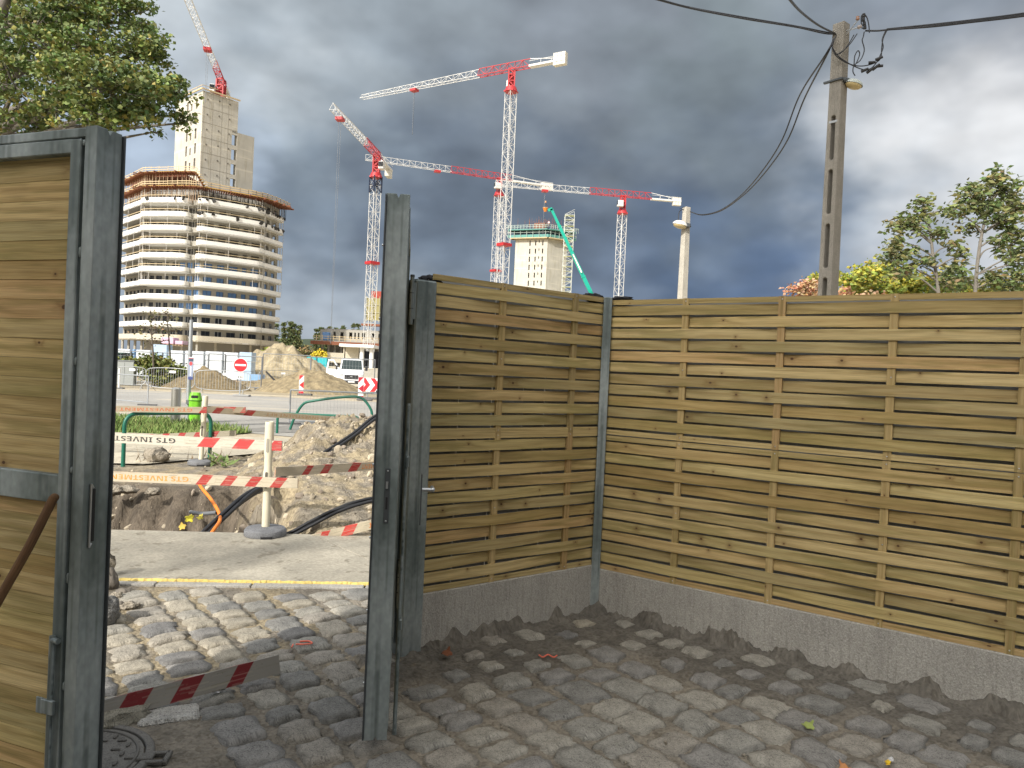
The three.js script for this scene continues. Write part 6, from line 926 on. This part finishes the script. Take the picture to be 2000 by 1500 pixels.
{
  const gr = [[0.13, 0.19, 0.05], [0.16, 0.22, 0.055], [0.1, 0.16, 0.04], [0.22, 0.26, 0.06], [0.33, 0.32, 0.07], [0.17, 0.22, 0.06]];
  const base = gnd(-60, 850), tp = [V(base.x - 0.3, 0, -14.5), V(base.x - 0.2, 3, -14.4), at(-40, 190, 14.2), at(-10, 60, 14), at(40, -80, 14)];
  tree('leafy_tree', 'large green and yellow leafed tree behind the left gate leaf', { seed: 5, r: 0.3, trunk: tp, bark: barkGrey, leaf: 0.08, aspect: 0.42, spread: 0.15, cols: gr, per: 34, clumps: clumpAt([
    [20, 130, 13.2, 0.75, 1700], [60, 60, 13.5, 0.8, 2100], [120, 20, 13.8, 0.8, 2100], [190, 20, 14.2, 0.75, 2000], [250, 30, 14.4, 0.5, 1000], [285, 45, 14.2, 0.24, 260], [30, 170, 12.6, 0.6, 1100], [110, 110, 13, 0.75, 2000], [190, 90, 13.6, 0.75, 2100], [270, 92, 13.9, 0.55, 1300], [305, 110, 13.9, 0.3, 420],
    [150, 165, 12.4, 0.65, 1900], [215, 170, 12.2, 0.7, 2300], [270, 165, 12.8, 0.55, 1500], [320, 165, 13.4, 0.42, 850], [350, 180, 13.6, 0.3, 420], [60, 240, 13.4, 0.45, 600, 0.5], [110, 215, 12.6, 0.4, 550], [190, 222, 12.2, 0.45, 800, 0.6], [245, 222, 12.4, 0.4, 700, 0.5], [300, 215, 13.2, 0.38, 520, 0.6], [345, 225, 13.6, 0.26, 210], [362, 240, 13.7, 0.2, 120], [10, 30, 14.5, 0.9, 1500], [-40, 100, 14.5, 1.2, 1500], [-60, 230, 13.5, 0.9, 700], [90, -60, 14.2, 1.3, 3000], [200, -60, 14.4, 1.1, 2400], [0, 225, 13.2, 0.5, 350], [300, 258, 13.4, 0.22, 60, 0.4],
  ], 0.7), twigs: 26 });
  // right: two tall feathery trees over a yellow and an orange bush
  const ail = [[0.13, 0.18, 0.05], [0.16, 0.2, 0.06], [0.2, 0.22, 0.07], [0.11, 0.15, 0.05], [0.24, 0.22, 0.08]];
  const feather = (label, z, stem, cl, seed) => tree('feathery_tree', label, { seed, r: 0.09, trunk: stem.map(([x, y]) => (y > 900 ? at(x, 700, z).setY(0) : at(x, y, z))), bark: barkGrey, leaf: 0.17, aspect: 0.24, spread: 0.22, cols: ail, per: 18, limb: 0.9, twigs: 14, group: 'trees beyond the right fence', clumps: cl.map(([px, py, r, n, dz = 0]) => { const p = at(px, py, z + dz); return [p.x, p.y, p.z, r * 0.85, n * 0.6, 0.75]; }) });
  feather('tall feathery tree at the right edge beyond the fence', 21, [[1905, 1000], [1905, 560], [1915, 470], [1930, 400], [1938, 350]], [[1938, 348, 0.45, 380], [1900, 372, 0.4, 330], [1960, 372, 0.5, 450], [1880, 395, 0.35, 260], [1925, 402, 0.5, 420], [1985, 400, 0.5, 420, 1], [1870, 415, 0.25, 120], [1960, 432, 0.5, 420], [1990, 455, 0.45, 380], [1900, 440, 0.35, 200], [1990, 500, 0.5, 420], [1950, 480, 0.35, 200], [1985, 545, 0.5, 420], [1940, 545, 0.5, 350], [2040, 420, 0.6, 300], [2050, 520, 0.7, 350], [1880, 545, 0.4, 260]], 21);
  feather('slender feathery tree left of the tall one beyond the fence', 20, [[1835, 1000], [1832, 560], [1822, 500], [1815, 440], [1803, 405]], [[1805, 400, 0.28, 170], [1800, 420, 0.28, 150], [1840, 412, 0.24, 110], [1770, 432, 0.28, 170], [1750, 440, 0.25, 140], [1785, 448, 0.3, 160], [1830, 452, 0.3, 150], [1752, 470, 0.3, 190], [1745, 498, 0.32, 190], [1775, 492, 0.3, 130], [1740, 510, 0.2, 80], [1860, 480, 0.25, 100], [1760, 530, 0.35, 220], [1800, 520, 0.3, 160], [1860, 525, 0.35, 180], [1840, 550, 0.4, 240], [1880, 500, 0.3, 120]], 23);
  tree('yellow_bush', 'yellow-green bush behind the utility pole', { cat: 'bush', seed: 31, r: 0.1, trunk: [at(1750, 700, 23).setY(0), at(1750, 640, 23), at(1745, 560, 23)], leaf: 0.12, spread: 0.24, cols: [[0.42, 0.4, 0.04], [0.34, 0.36, 0.05], [0.48, 0.42, 0.05], [0.2, 0.27, 0.05], [0.3, 0.34, 0.05]], per: 22, limb: 1.2, twigs: 10, clumps: clumpAt([[1690, 540, 22, 0.5, 1000], [1660, 548, 22, 0.35, 400], [1665, 568, 23, 0.45, 500], [1720, 535, 23.4, 0.5, 800], [1755, 548, 23, 0.6, 900], [1800, 558, 22.6, 0.6, 800], [1850, 560, 22.6, 0.6, 600], [1740, 580, 22.6, 0.7, 900], [1680, 590, 22.8, 0.6, 700], [1598, 548, 23.5, 0.3, 240], [1615, 545, 23.5, 0.22, 160], [1900, 566, 22.6, 0.5, 420], [1960, 560, 22.4, 0.6, 500]]) });
  tree('orange_bush', 'pinkish orange autumn bush just above the fence behind the utility pole', { cat: 'bush', seed: 37, r: 0.07, trunk: [at(1640, 700, 19).setY(0), at(1640, 640, 19), at(1640, 590, 19)], leaf: 0.09, spread: 0.18, cols: [[0.55, 0.28, 0.15], [0.6, 0.38, 0.24], [0.48, 0.25, 0.13], [0.55, 0.42, 0.2]], per: 18, twigs: 8, clumps: clumpAt([[1562, 568, 19, 0.26, 300], [1585, 563, 19, 0.26, 320], [1605, 574, 18.6, 0.2, 200], [1650, 580, 18.8, 0.2, 200], [1690, 580, 18.8, 0.22, 220], [1720, 584, 18.8, 0.2, 160], [1590, 590, 19, 0.4, 300], [1680, 600, 19, 0.3, 200]]) });
  // bush and two thin street trees by the pallets
  tree('green_bush', 'green bush between the crowd barriers and the wrapped pallets', { cat: 'bush', seed: 43, r: 0.08, trunk: [at(300, 700, 43.5).setY(0), at(300, 740, 43.5), at(300, 720, 43.5)], leaf: 0.2, spread: 0.3, cols: [[0.13, 0.16, 0.04], [0.18, 0.2, 0.05], [0.09, 0.12, 0.03], [0.25, 0.25, 0.07]], per: 20, twigs: 4, far: true, clumps: clumpAt([[285, 712, 43.5, 0.6, 500], [305, 708, 43.5, 0.6, 500], [325, 715, 43.5, 0.55, 450], [345, 725, 43.5, 0.5, 350], [295, 730, 43.5, 0.7, 500], [325, 738, 43.3, 0.7, 450], [250, 704, 44, 0.35, 180], [252, 718, 44, 0.35, 160]]) });
  const thin = (label, px, z, top, seed) => tree('young_tree', label, { seed, r: 0.07, trunk: [at(px + 5, 700, z).setY(0), at(px + 2, 690, z), at(px - 2, 640, z), at(px - 4, top, z)], leaf: 0.16, spread: 0.25, cols: [[0.16, 0.13, 0.06], [0.12, 0.12, 0.05]], per: 6, limb: 1.6, twigs: 7, far: true, group: 'thin street trees', clumps: clumpAt([[px - 14, 640, z, 0.7, 26], [px + 10, 645, z, 0.6, 22], [px - 4, 615, z, 0.7, 24], [px - 10, 665, z, 0.5, 16], [px + 6, 620, z, 0.5, 18]]) });
  thin('thin bare street tree rising from the green bush', 297, 43, 600, 51); thin('thin bare street tree left of the sign pole', 330, 44, 605, 53);
  // poplars and far trees
  const pop = (label, px, top, bot, z, w, seed, cols, grp = 'far poplars') => { const a = at(px, bot, z), h = at(px, top, z).y, cl = [], R = rng(seed); const n = 8; for (let i = 0; i < n; i++) { const t = (i + 0.5) / n, ww = w * Math.pow(Math.sin(Math.PI * Math.min(0.97, t * 0.86 + 0.13)), 0.7) * 0.55; cl.push([a.x + (R() - 0.5) * w * 0.35, lerp(1.0, h, t), a.z + (R() - 0.5), ww, 300, 1.5]); } tree('poplar_tree', label, { seed, r: 0.4, trunk: [V(a.x, 0, a.z), V(a.x, h * 0.5, a.z), V(a.x, h * 0.95, a.z)], leaf: 0.6, spread: 0.75, aspect: 0.4, cols, per: 10, limb: 3, twigs: 2, far: true, group: grp, clumps: cl }); };
  const pg = [[0.075, 0.1, 0.035], [0.1, 0.12, 0.04], [0.06, 0.085, 0.03], [0.13, 0.14, 0.05]];
  [[553, 628, 'poplar at the left of the dark group beside the apartment tower'], [564, 626, 'tallest poplar of the dark group beside the apartment tower'], [573, 630, 'broad poplar in the middle of the dark group'], [582, 634, 'poplar right of the middle of the dark group'], [537, 630, 'poplar touching the apartment tower']].forEach(([px, t, l], i) => pop(l, px, t, 690, 300, 1.7, 70 + i, pg));
  [[616, 640, 'poplar at the left end of the far row behind the podium'], [625, 637, 'tall poplar second in the far row behind the podium'], [634, 641, 'slim poplar third in the far row behind the podium'], [643, 636, 'poplar fourth in the far row behind the podium'], [654, 638, 'poplar rising over the left end of the podium roof'], [669, 636, 'bushy tree over the podium roof'], [689, 630, 'tall poplar over the middle of the podium roof'], [698, 630, 'tall poplar just right of the middle of the podium roof']].forEach(([px, t, l], i) => pop(l, px, t, 695, 330, px === 669 ? 3.0 : 1.5, 80 + i, pg));
  const fb = (label, px, py, z, r, cols, seed) => { const c = at(px, py, z); tree('far_bush', label, { cat: 'bush', seed, r: 0.15, trunk: [V(c.x, 0, c.z), V(c.x, 1, c.z), V(c.x, c.y, c.z)], leaf: 0.5, spread: 0.5, cols, per: 14, limb: 2, twigs: 2, far: true, group: 'far bushes', clumps: [[c.x, c.y, c.z, r, 500, 0.7], [c.x - r, c.y - r * 0.3, c.z, r * 0.8, 350, 0.7], [c.x + r, c.y - r * 0.4, c.z, r * 0.8, 350, 0.7]] }); };
  fb('brownish bush left of the yellow bush in the distance', 604, 688, 190, 2.6, [[0.26, 0.2, 0.09], [0.2, 0.17, 0.08], [0.16, 0.17, 0.06]], 91); fb('bright yellow bush in the distance left of the podium', 624, 691, 170, 1.0, [[0.6, 0.48, 0.03], [0.5, 0.42, 0.04]], 92); fb('yellow-green bush under the balcony end of the apartment tower', 530, 688, 165, 1.5, [[0.3, 0.3, 0.06], [0.22, 0.25, 0.05]], 93); fb('dark green bush at the foot of the poplars', 585, 684, 220, 2.6, pg, 94);
  // weeds by the rear post
  const wd = new Leaves(96), R = rng(97); for (let k = 0; k < 60; k++) { const p = k < 34 ? gnd(405 + R() * 45, 905 + R() * 10) : gnd(250 + R() * 200, 898 + R() * 8), h = 0.1 + R() * 0.22, a = R() * 6.3, d = V(Math.cos(a) * 0.6, k < 20 ? 0.35 : 1, Math.sin(a) * 0.6).normalize(); wd.add(p.x, 0.02, p.z, h * (k < 20 ? 1.1 : 1), 0.008 + (k < 20 ? 0.018 : 0), k < 20 ? [0.14, 0.2, 0.06] : [0.28, 0.2, 0.12], d); }
  const w = shade(new THREE.Mesh(wd.geo(), leafFar)); w.name = 'weeds'; w.userData = { label: 'scraggy weeds around the foot of the rear barrier post', category: 'weeds', kind: 'stuff' }; scene.add(w);
}
/* hills */
{
  const hill = (name, z, x0, x1, fn, m) => { const s = new THREE.Shape(); s.moveTo(x0, -20); for (let i = 0; i <= 60; i++) { const x = lerp(x0, x1, i / 60); s.lineTo(x, fn(i / 60)); } s.lineTo(x1, -20); const g = new THREE.ExtrudeGeometry(s, { depth: 1800, bevelEnabled: false }).translate(0, 0, -z - 1800); return struct(name, uvm(g), m); };
  const h = mat({ color: C3(0.05, 0.07, 0.05), roughness: 1 }); const z = 5200, X = (px) => at(px, 690, z).x;
  hill('hills', z, X(300), X(1100), (t) => { const px = lerp(300, 1100, t); return at(px, 655, z).y * (0.92 - Math.abs(px - 600) / 900) + n2(px * 0.02, 3) * 12; }, h);
}

/* ================= power poles and wires ================= */
const poleConc = mat({ map: concMap, bumpMap: concBump, bumpScale: 0.006, color: C3(0.62, 0.6, 0.57), roughness: 0.93 }), poleLight = mat({ map: concMap, bumpMap: concBump, bumpScale: 0.006, color: C3(1.1, 1.07, 1.0), roughness: 0.93 });
function utilityPole(label, p, H, w0, w1, d0, d1, turn, m, slots) {
  const o = thing('utility_pole', label, 'utility pole', [p.x, 0, p.z], turn, 'concrete utility poles');
  const k = (y) => lerp(1, w1 / w0, y / H), s = new THREE.Shape([[-w0 / 2, 0], [w0 / 2, 0], [w1 / 2, H], [-w1 / 2, H]].map((q) => new THREE.Vector2(...q)));
  if (slots) for (let y = H - 1.95, i = 0; y > 1; y -= 0.92, i++) { const hw = 0.046 * k(y), L = 0.38, q = new THREE.Path(); q.absarc(0, y + L - hw, hw, 0, Math.PI); q.absarc(0, y - L + hw, hw, Math.PI, 2 * Math.PI); s.holes.push(q); }
  const g = new THREE.ExtrudeGeometry(s, { depth: d0, bevelEnabled: true, bevelSize: 0.012, bevelThickness: 0.012, bevelOffset: -0.012, bevelSegments: 1, curveSegments: 8 }).translate(0, 0, -d0 / 2), a = g.attributes.position; for (let i = 0; i < a.count; i++) a.setZ(i, a.getZ(i) * lerp(1, d1 / d0, clamp(a.getY(i) / H))); g.computeVertexNormals();
  part('shaft', uvm(g), m, o); if (slots) { const hol = []; for (const y of [H - 0.45, H - 0.75, H - 1.25, H - 1.45]) part('bolt_hole', new THREE.CylinderGeometry(0.012, 0.012, 0.01, 10).rotateX(Math.PI / 2).translate(0, y, d1 / 2 * 1.02 + 0.004), black, o); }
  return o;
}
{
  const z = 13, b = at(1617, 640, z), t = at(1651, 48, z), H = t.y, p = V(b.x - 0.02, 0, -z); p.x = at(1617, 573, z).x;
  const turn = -0.9, o = utilityPole('tall slotted concrete utility pole behind the long fence', p, H, 0.27, 0.2, 0.27, 0.19, turn, poleConc, true), top = V(p.x, H, p.z);
  part('crossbar', [bev(0.34, 0.035, 0.05, 0.004, -0.03, H - 0.98, 0.115)], steelDark, o); part('cable_clamp', [bev(0.15, 0.04, 0.02, 0.003, 0, H - 1.68, 0.105)], galv, o); const ins = new THREE.LatheGeometry([[0, 0], [0.02, 0], [0.035, 0.02], [0.02, 0.04], [0.03, 0.06], [0, 0.07]].map((q) => new THREE.Vector2(...q)), 12);
  part("bracket", [bar(V(0.09, H - 0.14, 0), V(0.34, H - 0.16, 0.02), 0.018), bar(V(0.1, H - 0.2, 0), V(0.3, H - 0.04, 0.03), 0.014)], galv, o); part('insulator', ins.clone().translate(0.3, H - 0.04, 0.03), mat({ color: C3(0.3, 0.16, 0.1), roughness: 0.3 }), o); part('insulator', ins.clone().rotateZ(-1.5).translate(0.3, H - 0.16, 0.02), mat({ color: C3(0.35, 0.3, 0.27), roughness: 0.3 }), o);
  const L = (label, pos, e, g) => { const l = thing('street_lamp', label, 'street lamp', [pos.x, pos.y, pos.z], e, 'bowl street lamps'); const shell = new THREE.SphereGeometry(g, 22, 12, 0, Math.PI * 2, 0, Math.PI * 0.5).scale(1.35, 0.85, 1); part('shade', shell, mat({ color: C3(0.42, 0.46, 0.42), roughness: 0.4, side: THREE.DoubleSide }), l); part('bowl', new THREE.SphereGeometry(g * 0.93, 22, 10, 0, Math.PI * 2, Math.PI * 0.5, Math.PI * 0.5).scale(1.3, 0.62, 1), new THREE.MeshPhysicalMaterial({ color: C3(0.5, 0.4, 0.2), roughness: 0.3 }), l); part('housing', bev(g * 1.1, g * 0.7, g * 0.9, 0.02, -g * 1.2, g * 0.3, 0), steelDark, l); return l; };
  L('bowl street lamp on the near utility pole', at(1667, 166, z - 0.1), 0, 0.115).rotation.z = -0.25;
  const zf = 27, fp = at(1333, 574, zf), ft = at(1340, 405, zf), fo = utilityPole('pale concrete utility pole in the distance right of the cranes', V(fp.x, 0, -zf), ft.y, 0.34, 0.2, 0.3, 0.19, 0.5, poleLight, false); part('clamp_band', bx(0.27, 0.05, 0.26, 0, ft.y - 0.68, 0, 0), steelDark, fo); part('top_fitting', [bar(V(-0.1, ft.y, 0), V(-0.32, ft.y - 0.1, 0), 0.02)], steelDark, fo);
  const l2 = L('white bowl street lamp on the far utility pole', at(1328, 440, zf - 0.2), Math.PI, 0.2); l2.rotation.z = 0.2; l2.children[0].material = mat({ color: C3(0.7, 0.68, 0.62), roughness: 0.4, side: THREE.DoubleSide }); solo('lamp_cable', tube([at(1338, 408, zf), at(1328, 412, zf - 0.1), at(1325, 425, zf - 0.2), at(1325, 436, zf - 0.2)], 0.015, 20, 6), cableMat, 'short black cable bowed over the far street lamp', 'cable');
  // wires
  const sag = (a, b, s, n = 14, wob = 0, seed = 0) => { const q = []; for (let i = 0; i <= n; i++) { const t = i / n, p = a.clone().lerp(b, t); p.y -= 4 * s * t * (1 - t); p.x += n2(t * 9, seed) * wob; p.y += n2(t * 9, seed + 5) * wob; q.push(p); } return q; };
  const wire = (label, list, r, m = cableMat) => { const w = thing('overhead_cable', label, 'overhead cable', [0, 0, 0], 0, 'overhead cables'); list.forEach((q) => part('strand', tube(q, r, 90, 6), m, w)); };
  const A = at(1632, 66, z), tail = at(1276, -3, 9.2), up = at(1541, -3, 9.5);
  wire('pair of overhead cables running off to the upper left', [[A, at(1616, 66, 12.9), at(1560, 54, 12.3), at(1450, 36, 11), at(1340, 14, 9.8), tail, at(1180, -26, 8.6)], [A, at(1610, 62, 12.9), at(1560, 52, 12.3), at(1448, 33, 11), at(1340, 13, 9.8), at(1276, -4, 9.2), at(1180, -27, 8.6)]], 0.013);
  wire('overhead cable running up out of the picture left of the pole', [[A, at(1600, 50, 12), at(1570, 28, 11), up, at(1500, -60, 8.4)]], 0.017);
  const F = at(1347, 413, zf);
  wire('two slack cables hanging from the near pole to the far pole', [[at(1630, 72, z), at(1622, 92, z), at(1570, 195, 15.5), at(1540, 270, 17), at(1500, 330, 19), at(1450, 383, 22), at(1400, 415, 25), at(1370, 420, 26), F], [at(1631, 75, z), at(1618, 98, z), at(1560, 190, 15.5), at(1528, 272, 17), at(1488, 335, 19), at(1440, 388, 22), at(1395, 415, 25), at(1368, 419, 26), F]], 0.016);
  const B = at(1690, 60, z), E = at(2000, 29, 11.2);
  wire('bundle of overhead cables running off to the right', [[B, at(1715, 60, 12.9), at(1735, 58, 12.8), at(1820, 50, 12.3), at(1900, 41, 11.8), E, at(2120, 8, 10.6)], [at(1732, 58, 12.8), at(1820, 52, 12.3), at(1900, 43, 11.8), at(2000, 31, 11.2), at(2120, 11, 10.6)], [at(1732, 57, 12.8), at(1820, 48, 12.3), at(1900, 39, 11.8), at(2000, 26, 11.2), at(2120, 5, 10.6)]], 0.016);
  const lp = (pts) => pts.map(([x, y]) => at(x, y, z - 0.2));
  wire('tangled loop of cables hanging from the pole head', [lp([[1733, 58], [1725, 75], [1722, 95], [1721, 110], [1717, 118], [1700, 126], [1680, 129], [1662, 126], [1645, 118], [1632, 108], [1626, 96], [1628, 80], [1634, 68]]), lp([[1730, 59], [1723, 78], [1725, 92], [1720, 106], [1712, 122], [1700, 134], [1688, 136], [1672, 131], [1655, 122], [1634, 106], [1626, 90], [1632, 72]]), lp([[1688, 62], [1686, 72], [1684, 78], [1688, 98], [1680, 118], [1668, 128], [1666, 140], [1670, 148]]), lp([[1668, 126], [1670, 108], [1676, 99], [1679, 104], [1674, 120], [1669, 128]]), lp([[1668, 68], [1656, 88], [1642, 104], [1632, 106]]), lp([[1674, 66], [1660, 86], [1648, 98], [1636, 106]]), lp([[1684, 56], [1682, 42], [1683, 30], [1688, 28], [1693, 34], [1697, 50], [1698, 64]])], 0.009);
  const j = thing('cable_joints', 'black cable connectors in the hanging loop beside the pole', 'connector'); [[1703, 122], [1717, 114], [1711, 131], [1718, 129], [1689, 137], [1700, 137]].forEach(([x, y], i) => { const q = at(x, y, z - 0.22), d = V(0.05, 0.02 * (i % 3), 0.02); part('connector', cyl(q.clone().sub(d), q.clone().add(d), 0.026, 0.022, 10), black, j); });
  const s = thing('cable_surge_fitting', 'small upright black fitting above the pole head bracket', 'connector'); [[1687, 30], [1686, 38], [1688, 46], [1689, 53]].forEach(([x, y]) => { const q = at(x, y, z - 0.1); part('segment', cyl(q.clone().add(V(0, -0.028, 0)), q.clone().add(V(0, 0.028, 0)), 0.03, 0.024, 10), black, s); });
}
/* ================= unseen buildings added behind the viewer to shade the yard, and a tree ================= */
{
  const render_ = mat({ map: concMap, color: C3(1.0, 0.95, 0.85), roughness: 0.95 });
  // a panel block added unseen in the line of the sun: its soft edged shadow lies over the yard and the near pole
  const b = thing('shade_block', 'tall plain block added unseen behind the viewer to shade the yard', 'tower block', [BP * Math.cos(SUN_AZ) - BD * Math.sin(SUN_AZ), 0, BP * Math.sin(SUN_AZ) + BD * Math.cos(SUN_AZ)], -SUN_AZ), BW = 7, BH2 = 37;
  part('body', bx(BW, BH2, 11, BW / 2, BH2 / 2, 5.5), render_, b); part('roof_edge', bx(BW + 0.3, 0.5, 11.3, BW / 2, BH2 + 0.1, 5.5), slabGrey, b);
  for (let f = 0; f < 13; f++) for (let k = 0; k < 2; k++) part('window', bx(1.6, 1.4, 0.06, 1.9 + k * 3.2, 1.9 + f * 2.8, -0.02), winDark, b);
  // a low house added unseen to block low sky from the short fence
  const o = thing('shade_house', 'low rendered house added unseen behind the viewer to shade the yard', 'shade_house', [HX, 0, HZ], 0);
  part('wall', bx(HW, HH, 7, HW / 2, HH / 2, 3.5), render_, o); const s = new THREE.Shape([[-0.4, HH], [3.5, HH + 2.2], [7.4, HH], [7.4, HH + 0.2], [3.5, HH + 2.45], [-0.4, HH + 0.2]].map((q) => new THREE.Vector2(...q))); part('roof', uvm(new THREE.ExtrudeGeometry(s, { depth: HW + 0.6, bevelEnabled: false }).rotateY(-Math.PI / 2).translate(HW + 0.3, 0, 0)), mat({ color: C3(0.28, 0.11, 0.07), roughness: 0.9 }), o);
  for (const x of [1.5, 5]) { const w = part('window', bx(1.2, 1.4, 0.06, x, 1.7, -0.02), winDark, o); part('frame', [bx(1.3, 0.08, 0.1, x, 1.0, -0.03), bx(1.3, 0.08, 0.1, x, 2.4, -0.03), bx(0.08, 1.4, 0.1, x - 0.6, 1.7, -0.03), bx(0.08, 1.4, 0.1, x + 0.6, 1.7, -0.03)], whitePaint, w); }
  const sh = thing('shade_shed', 'timber shed added unseen behind the viewer to shade the left gate leaf', 'shed', [-3.3, 0, -0.6], 0);  // unseen shed added to darken the inner face of the left gate leaf
  for (let i = 0; i < 23; i++) part('board', slatGeo(1.8, 0.16, 0.02, () => 0, 1, i % 8, hash(i, 1, 1)).rotateY(0).translate(0, 0.09 + i * 0.162, 0), woodDark, sh);
  part('walls', [bx(1.8, 3.7, 2.2, 0.9, 1.85, 1.14)], woodDark, sh); part('roof', bx(2.0, 0.08, 2.6, 0.9, 3.8, 1.1, 0, -0.06), slabGrey, sh);
  const cols = [[0.08, 0.11, 0.03], [0.11, 0.14, 0.04]], cm = [], R2 = rng(117); for (let i = 0; i < 11; i++) cm.push([-7.4 + (R2() - 0.5) * 3.2, 5.2 + R2() * 2.6, 1.5 + (R2() - 0.5) * 2.6, 0.7, 70]);
  tree('garden_tree', 'light garden tree beside the yard out of view', { seed: 119, r: 0.12, trunk: [V(-7.6, 0, 2), V(-7.5, 3, 1.9), V(-7.4, 6.5, 1.6)], leaf: 0.11, spread: 0.4, cols, per: 30, twigs: 3, far: true, clumps: cm });
}

/* ================= render ================= */
renderer.render(scene, camera);
